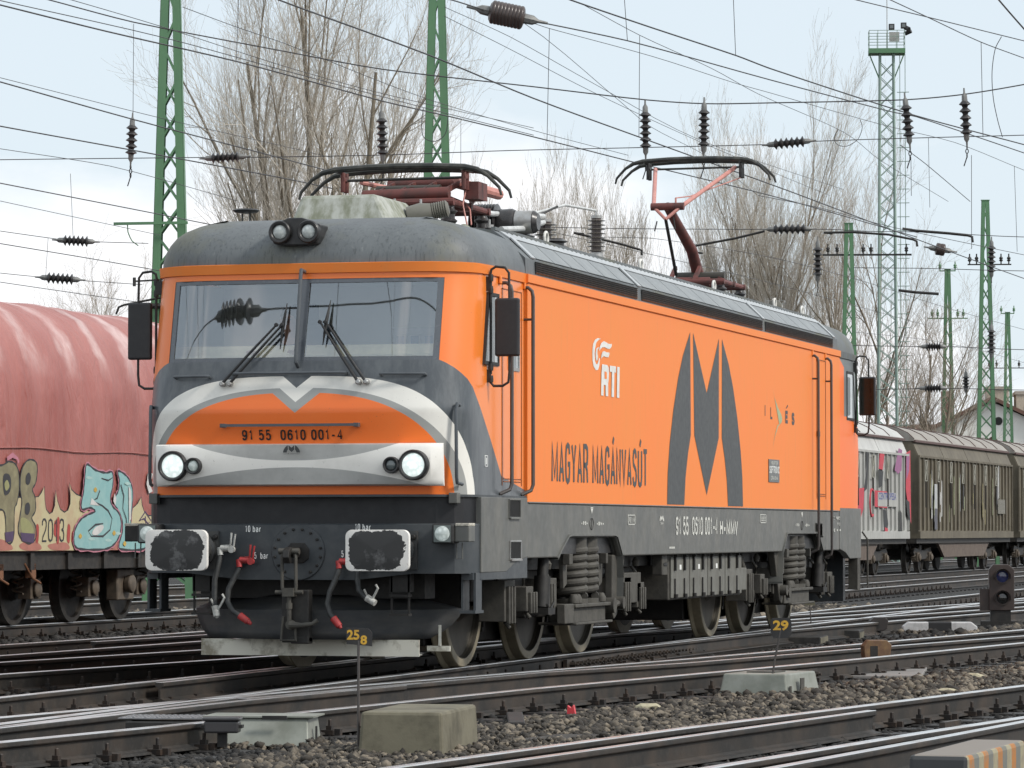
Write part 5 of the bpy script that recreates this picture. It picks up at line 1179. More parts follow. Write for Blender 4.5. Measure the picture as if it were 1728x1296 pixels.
# --- red tarpaulin wagon with graffiti
def tarp_mat():
    m, nt, b = new_mat('red_tarpaulin'); v, x, y, z = coords(nt)
    n = noise(nt, v, 1.3, 6, .65, (1, 1, .5)); f = noise(nt, v, 6, 5, .7, (1, 1.5, .4))
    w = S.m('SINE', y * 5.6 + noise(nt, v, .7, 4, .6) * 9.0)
    pale = ramp(nt, w, .0, .95) * ramp(nt, z, 3.15, 3.55) * ramp(nt, noise(nt, v, 2.0, 5, .7, (1, 1, .6)), .30, .62)  # bleached bands that also paint in highlights on the upper curve
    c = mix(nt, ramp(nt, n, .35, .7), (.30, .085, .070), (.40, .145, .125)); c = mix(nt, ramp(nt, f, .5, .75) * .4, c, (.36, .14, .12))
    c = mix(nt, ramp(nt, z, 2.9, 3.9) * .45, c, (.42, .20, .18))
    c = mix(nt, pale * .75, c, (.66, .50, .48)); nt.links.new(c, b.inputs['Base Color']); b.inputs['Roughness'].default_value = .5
    bump(nt, b, noise(nt, v, 2.2, 6, .62, (1, 1.6, .3), .8), .10, .8); return m
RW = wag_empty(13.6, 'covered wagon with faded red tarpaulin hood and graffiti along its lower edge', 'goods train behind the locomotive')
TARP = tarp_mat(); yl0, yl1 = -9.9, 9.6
prof = [(1.44, .95), (1.45, 1.3), (1.455, 2.2), (1.45, 2.9), (1.42, 3.15), (1.34, 3.45), (1.19, 3.75), (.98, 3.98), (.7, 4.13), (.35, 4.21), (0, 4.23)]
prof = prof + [(-a, b_) for a, b_ in reversed(prof[:-1])]
rng = random.Random(5); rows = []
for k in range(160):
    y = yl0 + (yl1 - yl0) * k / 159
    rp_ = .009 * sin(y * 5.6 + sin(y * 1.7) * 1.5) + .011 * sin(y * 2.3 + 1) + rng.uniform(-.003, .003)
    rows.append([(x * (1 + rp_ * .9 * (.12 if z < 2.3 else 1 if z < 3.3 else .5)), y, z + (rp_ * .8 if z > 3.4 else 0)) for x, z in prof])
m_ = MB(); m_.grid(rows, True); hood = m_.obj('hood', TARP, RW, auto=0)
for yy in (yl0, yl1):
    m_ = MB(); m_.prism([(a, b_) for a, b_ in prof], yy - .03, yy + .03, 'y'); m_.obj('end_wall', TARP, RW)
for zz in (2.24,):
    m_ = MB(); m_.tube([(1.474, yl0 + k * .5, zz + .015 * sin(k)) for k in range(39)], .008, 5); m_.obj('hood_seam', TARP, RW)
m_ = MB(); m_.box(-1.40, 1.40, yl0, yl1, .72, .945); m_.box(-.5, .5, yl0 - .6, yl1 + .6, .55, .72)
for s in (-1, 1):
    for k in range(16): m_.box(s * 1.38, s * 1.44, yl0 + .6 + k * 1.2, yl0 + .72 + k * 1.2, .72, .93)
m_.obj('wagon_frame', WAGD, RW)
for k in range(5):
    m_ = MB(); y = .4 - k * 1.0; m_.box(1.32, 1.40, y, y + .16, .62, .80); m_.tube([(1.40, y - .2, .80), (1.42, y, .62), (1.40, y + .3, .55)], .015, 6); m_.obj('lashing_hook', mat('hook_rust', (.22, .10, .05), .7), RW)
m_ = MB(); m_.box(1.05, 1.22, 3.7, 4.3, .28, .70); m_.lathe([(.11, 0), (.13, .10), (.08, .12)], Matrix.Translation((1.22, 4.0, .5)) @ Matrix.Rotation(R(90), 4, 'Y'), 14); m_.obj('axle_box', WAGX, RW, .02)
wag_wheels(RW, (-.55, 1.20, 3.10, 4.80))
wag_wheels(RW, (-8.6, -6.8))
# graffiti painted on the hood (flat paint patches following the vertical part of the sheet)
GP = lambda: fr((1.492, -13.6, 0), (0, 1, 0), (0, 0, 1))
def zc(P):      # traced outline -> position along the wagon, height
    out = []
    for a, b_ in P:
        px, py = a / 2.234, 480 + b_ / 2.234
        y = 12.9 + (px / 240) * 4.66 * (1 + (px - 240) / 240 * .035); mpp = .0073 + (px / 240) * .00028
        out.append((y, 1.21 + (896 - py) * mpp * .99))
    return out
CREAM = mat('graffiti_cream', (.50, .45, .27), .6, 0, (.42, .24, .16), .55, 3); CYAN = mat('graffiti_blue', (.22, .42, .42), .55, 0, (.33, .50, .48), .6, 4)
TANG = mat('graffiti_tan', (.19, .17, .10), .6, 0, (.33, .31, .18), .6, 6); GDK = mat('graffiti_outline', (.035, .035, .04), .6)
GPK = mat('graffiti_pink', (.50, .20, .26), .6); GPU = mat('graffiti_purple', (.08, .05, .11), .6); GWH = mat('graffiti_white', (.6, .6, .58), .6)
def graf(P, mt, lift): poly_decal('graffiti', zc(P), mt, RW, fr((1.474 + lift, -13.6, 0), (0, 1, 0), (0, 0, 1)))
def fat(P, d):
    cx = sum(p[0] for p in P) / len(P); cy = sum(p[1] for p in P) / len(P); n = len(P); out = []
    ar = sum(P[i][0] * P[(i + 1) % n][1] - P[(i + 1) % n][0] * P[i][1] for i in range(n)); sg = 1 if ar > 0 else -1
    for i in range(n):
        a = Vector(P[i - 1]); b_ = Vector(P[i]); c = Vector(P[(i + 1) % n]); t = (c - a); 
        if t.length < 1e-6: t = Vector((1, 0))
        t.normalize(); nn = Vector((t.y, -t.x)) * sg; out.append((b_.x + nn.x * d, b_.y + nn.y * d))
    return out
def gline(P, w, mt, lift, closed=True):
    Q = [Vector(q) for q in zc(P)]; n = len(Q); V = []; F_ = []
    for i in range(n):
        a = Q[i - 1] if (i or closed) else Q[i]; e = Q[(i + 1) % n] if (i < n - 1 or closed) else Q[i]; t = (e - a); t = t.normalized() if t.length > 1e-6 else Vector((1, 0)); m = Vector((-t.y, t.x)) * w * .5 * (1 + .35 * sin(i * 2.1)); V += [(Q[i].x + m.x, Q[i].y + m.y, 0), (Q[i].x - m.x, Q[i].y - m.y, 0)]
    for i in range(n if closed else n - 1): j = (i + 1) % n; F_.append((2 * i, 2 * i + 1, 2 * j + 1, 2 * j))
    me = bpy.data.meshes.new('graffiti'); me.from_pydata(V, [], F_); me.transform(fr((1.474 + lift, -13.6, 0), (0, 1, 0), (0, 0, 1))); me.materials.append(mt); o = bpy.data.objects.new('graffiti', me); COL.objects.link(o); o.parent = RW
def smooth(P, n=4):
    out = []; N = len(P)
    for i in range(N):
        p0, p1, p2, p3 = (Vector(P[(i + k - 1) % N]) for k in range(4))
        for k in range(n):
            t = k / n; q = .5 * ((2 * p1) + (p2 - p0) * t + (2 * p0 - 5 * p1 + 4 * p2 - p3) * t * t + (3 * p1 - p0 - 3 * p2 + p3) * t ** 3); out.append((q.x, q.y))
    return out
top = [(-60, 800), (100, 800), (136, 797), (147, 780), (157, 757), (159, 810), (164, 845), (176, 862), (188, 856), (196, 830), (199, 772), (206, 812), (217, 845), (232, 856), (246, 848), (254, 822), (254, 790), (250, 740), (259, 768), (276, 785), (300, 796), (400, 830), (495, 838), (515, 820), (529, 793), (533, 825), (542, 852), (560, 868), (578, 866), (600, 850), (640, 800), (690, 868), (700, 800), (760, 850)]
graf(top + [(760, 1004), (-60, 1006)], CREAM, .003); gline(top, .014, GDK, .0045, False)
for k in range(7): a = -40 + k * 105; graf(smooth([(a, 985), (a + 30, 960 + 8 * (k % 3)), (a + 70, 975), (a + 80, 1001), (a + 20, 1003)]), mat('graffiti_rose', (.42, .17, .13), .6), .0052)
P_ = smooth([(-60, 690), (0, 680), (25, 665), (48, 672), (62, 705), (64, 770), (56, 822), (47, 850), (44, 960), (20, 968), (12, 860), (-20, 850), (-60, 860)]); E_ = smooth([(70, 710), (85, 668), (105, 655), (126, 666), (130, 700), (124, 745), (112, 770), (122, 800), (124, 850), (110, 880), (124, 910), (126, 955), (104, 978), (75, 962), (61, 925), (68, 870), (74, 820), (68, 770)])
for q in (P_, E_): graf(q, TANG, .006); gline(q, .022, GDK, .008)
for q in (smooth([(6, 720), (24, 712), (34, 735), (30, 780), (10, 790)]), smooth([(88, 720), (98, 705), (106, 722), (100, 750), (88, 748)]), smooth([(86, 830), (98, 820), (104, 840), (98, 865), (86, 862)])): graf(q, GDK, .009)
graf(smooth([(10, 750), (20, 735), (28, 760), (16, 776)]), mat('graffiti_olive', (.30, .30, .14), .6), .0105); graf(smooth([(72, 880), (100, 890), (118, 930), (96, 950), (74, 930)]), mat('graffiti_olive', (.30, .30, .14), .6), .0075)
graf([(12, 935), (44, 930), (42, 968), (16, 972)], GPU, .0105); graf([(68, 935), (122, 940), (116, 976), (74, 968)], GPU, .0105); graf([(-60, 930), (-10, 925), (-14, 972), (-60, 975)], GPU, .0105)
S1 = smooth([(312, 668), (345, 690), (385, 700), (410, 697), (413, 745), (403, 800), (412, 832), (436, 858), (446, 900), (438, 950), (415, 985), (380, 1001), (300, 1001), (270, 990), (264, 960), (270, 920), (290, 885), (316, 866), (345, 852), (325, 838), (296, 845), (292, 820), (300, 775), (305, 715)])
S2 = smooth([(434, 692), (462, 705), (482, 732), (493, 775), (490, 840), (486, 900), (502, 922), (535, 918), (545, 960), (538, 1001), (450, 1002), (440, 980), (452, 935), (452, 890), (437, 850), (424, 828), (424, 795), (436, 770), (440, 730)])
for l, q in ((.0, S2), (.006, S1)): gline(q, .06, GPK, .012 + l); graf(q, CYAN, .0135 + l); gline(q, .026, GDK, .015 + l)
gline([(362, 770), (352, 800), (335, 812), (372, 830), (395, 850), (410, 880), (402, 925), (375, 950), (330, 950), (318, 930), (345, 905), (375, 900)], .022, GDK, .0225, False); gline([(444, 745), (456, 790), (452, 840), (466, 880), (470, 930)], .02, GDK, .0225, False); gline([(368, 722), (395, 730), (411, 718)], .016, GDK, .0225, False)
graf(smooth([(345, 915), (372, 905), (375, 922), (352, 945), (332, 940)]), GWH, .0235); graf([(330, 800), (345, 815), (360, 830), (325, 826)], GWH, .0235); graf([(474, 750), (484, 770), (484, 880), (476, 900)], GWH, .0235); graf([(418, 780), (426, 800), (422, 830), (414, 810)], GWH, .0235)
for a, b_ in ((345, 768), (288, 950), (418, 938), (460, 980), (500, 950)): graf(smooth([(a - 7, b_), (a, b_ - 11), (a + 6, b_), (a, b_ + 10)]), mat('graffiti_yellow', (.55, .36, .07), .6), .0235)
for a, b_ in ((330, 960), (395, 965), (432, 938), (320, 720), (470, 740)): graf(smooth([(a - 12, b_), (a, b_ - 6), (a + 14, b_ + 2), (a, b_ + 7)]), mat('graffiti_aqua', (.38, .55, .52), .6), .0218)
lettering('graffiti', '2013', GDK, RW, fr((1.482, 14.15 - 13.6, 1.07), (0, 1, .0), (0, 0, 1)), .72, .30, .16, .25)
for a, b_, h in ((205, 880, 95), (196, 890, 60), (245, 905, 70), (128, 905, 70), (262, 930, 50)): graf(smooth([(a, b_), (a + 9, b_ + 10), (a + 6, b_ + h), (a - 4, b_ + h - 12)]), mat('graffiti_red', (.38, .06, .05), .6), .0068)
gline([(520, 890), (545, 852), (568, 888), (556, 900), (540, 880)], .02, GPU, .008); gline([(548, 905), (545, 870)], .02, GPU, .008, False); graf([(555, 700), (562, 690), (575, 700), (566, 750), (575, 770), (560, 778), (550, 742)], GWH, .006); graf([(550, 735), (572, 728), (574, 738), (552, 745)], GWH, .0066)
gline([(20, 655), (40, 640), (58, 652), (62, 668)], .05, GPK, .0068, False)

# --- sliding-wall wagons
def wagon_side_mat(name, a, b_, c, big=.8):
    m, nt, b = new_mat(name); v, x, y, z = coords(nt)
    n = noise(nt, v, 1.2, 6, .7); st = noise(nt, v, 5, 6, .75, (1, 1.5, .15))
    q = mix(nt, ramp(nt, n, .38, .66), a, b_); q = mix(nt, ramp(nt, st, .52, .72) * big, q, c); nt.links.new(q, b.inputs['Base Color']); b.inputs['Roughness'].default_value = .65; return m
WHS = wagon_side_mat('wagon_white_side', (.40, .40, .38), (.33, .33, .31), (.22, .20, .17), .5)
BRS = wagon_side_mat('wagon_brown_side', (.105, .088, .060), (.15, .13, .092), (.045, .038, .03))
BRR = wagon_side_mat('wagon_dusty_roof', (.30, .28, .25), (.22, .19, .165), (.36, .35, .33))
WHR = wagon_side_mat('wagon_pale_roof', (.48, .48, .46), (.40, .40, .39), (.30, .28, .26))
def slide_wagon(yc, L_, label, side, roof, grp):
    t = wag_empty(yc, label, grp); h = L_ / 2
    m_ = MB(); m_.prism([(-1.40, 1.0), (-1.40, 3.30), (-1.22, 3.72), (1.22, 3.72), (1.40, 3.30), (1.40, 1.0)], -h, h, 'y'); m_.obj('side_wall', side, t)
    for s in (1, -1):
        m_ = MB(); n = int(L_ / .62)
        for k in range(n + 1):
            y = -h + .04 + (L_ - .08) * k / n; w = .035 if k % 4 else .06
            m_.box(s * 1.40, s * 1.455, y - w, y + w, 1.22, 3.29)
        m_.box(s * 1.40, s * 1.47, -h, h, 1.0, 1.20); m_.box(s * 1.40, s * 1.462, -h, h, 3.27, 3.33); m_.obj('side_ribs', side, t)
        m_ = MB(); q = [(1.412, 3.33), (1.232, 3.75)]
        for k in range(4): a, b_ = -h + L_ * k / 4 + .03, -h + L_ * (k + 1) / 4 - .03; m_.add([(s * q[0][0], a, q[0][1]), (s * q[0][0], b_, q[0][1]), (s * q[1][0], b_, q[1][1]), (s * q[1][0], a, q[1][1]), (s * 1.36, a, 3.33), (s * 1.36, b_, 3.33), (s * 1.19, b_, 3.72), (s * 1.19, a, 3.72)], [(0, 1, 2, 3), (0, 4, 5, 1), (1, 5, 6, 2), (2, 6, 7, 3), (3, 7, 4, 0)])
        m_.obj('shoulder_panel', roof if roof is WHR else side, t)
        for k in range(max(6, int(L_ / 2.1))):
            y = -h + .9 + k * 2.05
            if y > h - .6: break
            m_ = MB(); z0, z1 = 2.62, 3.20
            for a, b_ in (((y - .16, z0), (y + .16, z0)), ((y + .16, z0), (y + .16, z1)), ((y + .16, z1), (y - .16, z1)), ((y - .16, z1), (y - .16, z0)), ((y - .16, z0), (y + .16, z1)), ((y - .16, z1), (y + .16, z0))): m_.tube([(s * 1.475, a[0], a[1]), (s * 1.475, b_[0], b_[1])], .013, 5)
            m_.obj('latch_frame', mat('latch_pale', (.34, .33, .28), .6), t)
            m_ = MB()
            for q_ in (-.07, .05): m_.tube([(s * 1.47, y + q_, z0), (s * 1.475, y + q_, z0 - .75)], .012, 5)
            m_.obj('locking_rod', WAGD, t)
    m_ = MB(); rr_ = [(1.30, 3.73), (1.30, 3.78), (1.12, 3.95), (.8, 4.10), (.4, 4.19), (0, 4.22)]; rr_ = rr_ + [(-a, b_) for a, b_ in reversed(rr_[:-1])]
    m_.grid([[(a, y, b_) for a, b_ in rr_] for y in [-h + L_ * k / 8 for k in range(9)]], True); m_.prism(rr_, -h - .02, -h, 'y'); m_.prism(rr_, h, h + .02, 'y'); m_.obj('roof', roof, t, auto=40)
    m_ = MB()
    for s in (1, -1): m_.box(s * 1.27, s * 1.34, -h, h, 3.70, 3.76)
    for k in range(9): y = -h + L_ * k / 8; m_.tube([(a * 1.003, y, b_ + .012) for a, b_ in rr_[1:-1]], .012, 5)
    m_.obj('roof_edge', mat('roof_edge_brown', (.10, .055, .048), .6), t)
    m_ = MB(); m_.box(-1.36, 1.36, -h, h, .86, 1.0); m_.box(-.4, .4, -h - .55, h + .55, .7, .95); m_.obj('wagon_frame', WAGD, t)
    m_ = MB(); m_.prism([(-h * .55, .88), (h * .55, .88), (h * .42, .45), (-h * .42, .45)], 1.22, 1.30, 'x'); m_.prism([(-h * .55, .88), (h * .55, .88), (h * .42, .45), (-h * .42, .45)], -1.30, -1.22, 'x'); m_.obj('truss_plate', mat('frame_brown', (.13, .10, .08), .7, 0, (.07, .05, .04), .7, 5), t)
    wag_bogies(t, (-h + 2.6, h - 2.6)) 
    for e in (-1, 1):
        for s in (-1, 1):
            m_ = MB(); y = e * h; m_.cyl((s * .875, y, 1.05), (s * .875, y + e * .58, 1.05), .10, 12); m_.lathe([(.22, 0), (.22, .03)], Matrix.Translation((s * .875, y + e * .58, 1.05)) @ Matrix.Rotation(R(-90) * e, 4, 'X'), 16); m_.obj('buffer', WAGD, t)
    return t
G_ = 'goods train behind the locomotive'
WW = slide_wagon(65.9, 16.4, 'pale grey sliding wall wagon with red and black graffiti, right behind the locomotive tail', WHS, WHR, G_)
BW = slide_wagon(84.0, 16.6, 'brown sliding wall wagon with white paint splashes, middle of the visible goods train', BRS, BRR, G_)
BW2 = slide_wagon(102.0, 16.6, 'farthest brown sliding wall wagon, cut by the right edge of the picture', BRS, BRR, G_)
def wdecal(t, yc, pts, mt, lift=.0): poly_decal('graffiti', pts, mt, t, fr((1.4585 + lift, -yc, 0), (0, 1, 0), (0, 0, 1)))
GRD = mat('graffiti_red2', (.50, .05, .07), .6); GBK = mat('graffiti_black', (.03, .03, .03), .6); GVI = mat('graffiti_violet', (.30, .12, .24), .6); GBL = mat('graffiti_navy', (.08, .09, .25), .6)
def wg(P):    # traced from the strip of side between the locomotive and the gap
    return [(66.37 + (a - 1441) / 94 * 7.8 + ((a - 1441) / 94) * ((a - 1535) / 94) * .45, 1.21 + (896 - b_) / 1 * (.0164 + (a - 1441) / 94 * .0010)) for a, b_ in P]
for P, mt, l in (([(1444, 830), (1458, 828), (1456, 862), (1448, 885), (1444, 880)], GRD, 0), ([(1529, 772), (1536, 768), (1537, 885), (1534, 872), (1528, 830)], GRD, 0), ([(1516, 765), (1522, 768), (1521, 800), (1515, 806), (1509, 800)], GVI, 0),
                 ([(1529, 775), (1535, 772), (1534, 800), (1529, 815)], GVI, .002), ([(1461, 768), (1466, 772), (1462, 830), (1457, 835), (1461, 800)], GBK, .002), ([(1484, 772), (1492, 775), (1489, 800), (1482, 798)], GRD, 0), ([(1481, 800), (1490, 802), (1488, 825), (1482, 828)], GBK, .0),
                 ([(1489, 862), (1495, 864), (1498, 885), (1494, 905), (1490, 890)], GBK, 0), ([(1492, 890), (1497, 892), (1498, 908), (1492, 908)], GRD, .002), ([(1528, 845), (1534, 850), (1536, 885), (1530, 868)], GBK, .002), ([(1444, 868), (1450, 866), (1449, 882), (1445, 885)], GBK, .003), ([(1518, 862), (1521, 868), (1522, 905), (1518, 900)], GBK, 0), ([(1475, 832), (1496, 834), (1496, 860), (1475, 858)], GRD, .002)):
    wdecal(WW, 65.9, wg(P), mt, l)
m_ = MB(); a, b_ = wg([(1480, 835)])[0], wg([(1512, 858)])[0]; m_.box(1.46, 1.468, a[0] - 65.9, b_[0] - 65.9, b_[1], a[1]); pb = m_.obj('name_board', WHS, WW)
text_fit('board_text', 'CENTROPESA', GBL, pb, fr((1.470, a[0] - 65.9 + .1, b_[1] + .18), (0, 1, 0), (0, 0, 1)), b_[0] - a[0] - .2, .19, .02)
m_ = MB(); m_.tube([(1.464, wg([(1470, 845)])[0][0] - 65.9 + .28 * cos(q), 1.95 + .36 * sin(q)) for q in [R(60 + 240 * k / 12) for k in range(13)]], .03, 5); m_.obj('red_ring', GRD, WW)
rg = random.Random(11)
for k in range(26):
    y = 76.4 + rg.random() * 13; z = 1.22 + rg.random() * 1.0; h_ = .25 + rg.random() * .9; w_ = .04 + rg.random() * .12
    wdecal(BW, 84.0, [(y, z), (y + w_, z + .02), (y + w_ * 1.1, z + h_), (y + w_ * .3, z + h_ * 1.05), (y - .01, z + h_ * .6)], (GWH, mat('graffiti_pale_green', (.28, .30, .17), .6), mat('graffiti_ochre', (.32, .28, .14), .6))[k % 3] if k % 4 else mat('patch_grey', (.2, .2, .21), .6), .001 * (k % 5))
wdecal(BW, 84.0, [(78.0, 1.25), (78.45, 1.25), (78.45, 2.55), (78.0, 2.55)], mat('patch_white', (.42, .43, .43), .6), .006); wdecal(BW, 84.0, [(78.0, 1.25), (78.45, 1.25), (78.45, 1.85), (78.0, 1.85)], mat('patch_slate', (.10, .10, .12), .6), .008)
m_ = MB(); m_.box(1.46, 1.475, 89.2 - 84, 90.6 - 84, 1.75, 2.20); nb = m_.obj('name_board', mat('board_faded', (.17, .16, .13), .6), BW)
for k, tx in enumerate(('NOSTALGIE', 'VAGON KFT', 'BUDAPEST')): text_fit('board_text', tx, mat('board_text_pale', (.25, .24, .21), .6), nb, fr((1.477, 5.3, 2.06 - k * .14), (0, 1, 0), (0, 0, 1)), 1.2, .09, .01)
# ================================================================ MASTS, TOWER, TREES, BUILDINGS
GRN = mat('mast_green', (.105, .235, .115), .5, 0, (.075, .15, .085), .7, 1.5, (1, 1, .3))
GRN2 = mat('mast_pale_green', (.27, .36, .31), .55, 0, (.21, .27, .24), .6, 2)
def mast(x, y, h, wb, wt, label, rz=0, step=.62, mt=GRN, dw=.55, fl=.15, grp='green lattice catenary masts'):
    t = empty('lattice_mast', (x, y, -.2), label, 'mast', grp, rz)
    dB = wb * dw; dT = max(wt * dw, .12)
    legs = MB(); W_ = lambda z: wb + (wt - wb) * z / h; D_ = lambda z: dB + (dT - dB) * z / h
    for s in (-1, 1):
        pts0, pts1 = W_(0) / 2, W_(h) / 2
        for e in (-1, 1):      # outer flange plates front and back, web between
            vs = []
            for z, w, d in ((0, W_(0) / 2, D_(0) / 2), (h, W_(h) / 2, D_(h) / 2)):
                for a, b_ in ((w, d), (w - fl, d), (w - fl, d - .012), (w, d - .012)): vs.append((s * a, e * b_, z))
            legs.add(vs, [(0, 1, 2, 3), (7, 6, 5, 4)] + [(k, (k + 1) % 4, 4 + (k + 1) % 4, 4 + k) for k in range(4)])
        vs = [(s * (W_(z) / 2 - a), e * D_(z) / 2, z) for z in (0, h) for a in (0, .012) for e in (-1, 1)]
        legs.add(vs, [(0, 1, 5, 4), (2, 6, 7, 3), (0, 4, 6, 2), (1, 3, 7, 5)])
    legs.box(-wt / 2 - .02, wt / 2 + .02, -dT / 2 - .02, dT / 2 + .02, h, h + .03)
    legs.obj('mast_leg_pair', mt, t)
    br = MB(); z = .4; k = 0
    while z < h - step:
        z2 = z + step
        for e in (-1, 1):
            a = (W_(z) / 2 - fl * .5); b_ = (W_(z2) / 2 - fl * .5); da, db = e * (D_(z) / 2 - .02), e * (D_(z2) / 2 - .02)
            sg = 1 if k % 2 else -1
            br.bar((-a * sg, da, z), (b_ * sg, db, z2), .04, .04)
            if e < 0 or True: br.bar((a * sg * 1, da * .9, z), (-b_ * sg, db * .9, z2), .035, .035) if (W_(z) > .45) else None
        z = z2; k += 1
    br.obj('lattice', mt, t)
    return t
def part_bracket(t, z, x0, x1, mt=GRN, pins=(), r=.05):
    m_ = MB(); m_.bar((x0, 0, z), (x1, 0, z), r, r)
    for p in pins: m_.cyl((p, 0, z), (p, 0, z + .42), .03, 6); m_.lathe([(.05, .12), (.08, .16), (.05, .2), (.08, .24), (.05, .3)], Matrix.Translation((p, 0, z)), 8)
    return m_.obj('cross_arm', mt, t)
M1 = mast(-14.33, 34.88, 14.2, .95, .20, 'tall green lattice mast at the left, half hidden by the locomotive front', R(15), .58)
m_ = MB(); m_.bar((-1.0, -.3, 7.0), (.35, -.3, 7.02), .05, .05); m_.tube([(-.75, -.3, 7.0), (-.74, -.3, 6.85), (-.70, -.3, 6.75), (-.66, -.3, 6.68), (-.55, -.3, 6.6)], .012, 6); m_.obj('cross_arm', GRN, M1)
m_ = MB(); m_.bar((-.62, -.3, 5.95), (.3, -.3, 6.0), .03, .03); m_.cyl((-.62, -.3, 5.86), (-.62, -.3, 6.02), .03, 8); m_.tube([(-.95, -.3, 5.35), (-.9, -.3, 5.48), (-.8, -.3, 5.52), (.2, -.3, 5.72)], .022, 6); m_.cyl((-.3, -.3, 5.5), (-.02, -.3, 5.5), .05, 8); m_.obj('steady_arm', UNDD, M1)
M2 = mast(-11.05, 40.97, 14.6, .95, .18, 'tall green lattice mast rising behind the folded pantograph', R(14), .58)
M3 = mast(-11.6, 118.1, 14.3, .98, .30, 'tall green lattice mast standing highest at the far right', R(12), .62)
part_bracket(M3, 11.8, -.7, 1.0, UNDD, (-.62, -.35, .6, .9))
M4 = mast(-16.3, 114.26, 13.2, .95, .32, 'green lattice mast with dark crossbar just behind the locomotive tail', R(12), .6)
m_ = part_bracket(M4, 12.0, -1.0, 2.4, UNDD, (-.8, -.45, .55, .85, 2.2), .07)
M5 = mast(-16.71, 141.14, 13.2, .85, .26, 'thin green lattice mast with two topped pins between the taller ones', R(11), .6)
part_bracket(M5, 13.15, -.36, .36, GRN, (-.34, .34)); part_bracket(M5, 11.0, -.9, .9, GRN, (-.7, -.45, .45, .7))
M6 = mast(-18.9, 175.82, 13.2, .85, .26, 'small distant green lattice mast beside the tall right one', R(10), .6)
part_bracket(M6, 13.15, -.36, .36, GRN, (-.34, .34)); part_bracket(M6, 10.2, -1.2, 1.2, UNDD, (-1.0, -.6, .6, 1.0))
M7 = mast(-9.9, 126.0, 12.0, .9, .3, 'green lattice mast cut off by the right edge of the picture', R(10), .6)
# floodlight tower
def tower():
    t = empty('light_tower', (-17.08, 127.54, -.2), 'tall pale green lattice floodlight tower with railed platform and caged ladder', 'light tower', None, R(12))
    H = 21.35; m_ = MB()
    for x in (-.30, .26):
        for y in (-.26, .26): m_.bar((x * 1.5, y * 1.5, 0), (x, y, H), .075, .075)
    z = 0; k = 0
    while z < H - .6:
        f = 1.5 - .5 * z / H
        for e in (-.26, .26):
            m_.bar((-.30 * f, e * f, z), (.26 * f, e * f, z + .6), .03, .03); m_.bar((.26 * f, e * f, z), (-.30 * f, e * f, z + .6), .03, .03)
        for x in (-.3, .26): m_.bar((x * f, -.26 * f, z), (x * f, .26 * f, z + .6), .03, .03)
        z += .6
    m_.obj('tower_frame', GRN2, t)
    m_ = MB(); m_.box(-.78, .74, -.5, .5, H + .0, H + .2); m_.bar((-.74, 0, H), (-.30, 0, H - 1.1), .05, .05); m_.bar((.70, 0, H), (.26, 0, H - 1.1), .05, .05); pf = m_.obj('platform', GRN, t)
    m_ = MB()
    for x in (-.76, -.4, 0, .4, .72):
        for y in (-.48, .48): m_.bar((x, y, H + .2), (x, y, H + .95), .025, .025)
    for zz in (.45, .70, .95):
        for y in (-.48, .48): m_.bar((-.76, y, H + zz), (.72, y, H + zz), .025, .025)
        for x in (-.76, .72): m_.bar((x, -.48, H + zz), (x, .48, H + zz), .025, .025)
    m_.obj('railing', GRN2, pf)
    m_ = MB(); m_.box(.08, .5, -.3, -.26, H + .5, H + .9); m_.cyl((0, 0, H + .2), (0, 0, H + 3.8), .02, 6); m_.obj('control_board', WHS, pf)
    for x, z in ((.18, 1.0), (.68, 1.05)):
        m_ = MB(); m_.box(x - .12, x + .12, -.35, -.15, H + z, H + z + .24); fl_ = m_.obj('floodlight', BLACKP, pf, .01)
        m_ = MB(); m_.box(x - .07, x + .07, -.355, -.35, H + z + .05, H + z + .19); m_.obj('lens', LENS_DK, fl_)
    m_ = MB(); m_.cyl((.75, -.1, H + .85), (1.0, -.2, H + .95), .09, 10); m_.cyl((.75, -.2, H + 1.1), (.9, -.35, H + 1.0), .10, 10); m_.obj('floodlight', BLACKP, pf)
    m_ = MB()
    for x in (.52, .74): m_.bar((x, -.1, 0), (x, -.1, H), .03, .03)
    for k in range(34): m_.bar((.40, -.1, .6 + k * .58), (.9, -.15, .6 + k * .58), .03, .03)
    m_.obj('ladder', GRN2, t)
tower()
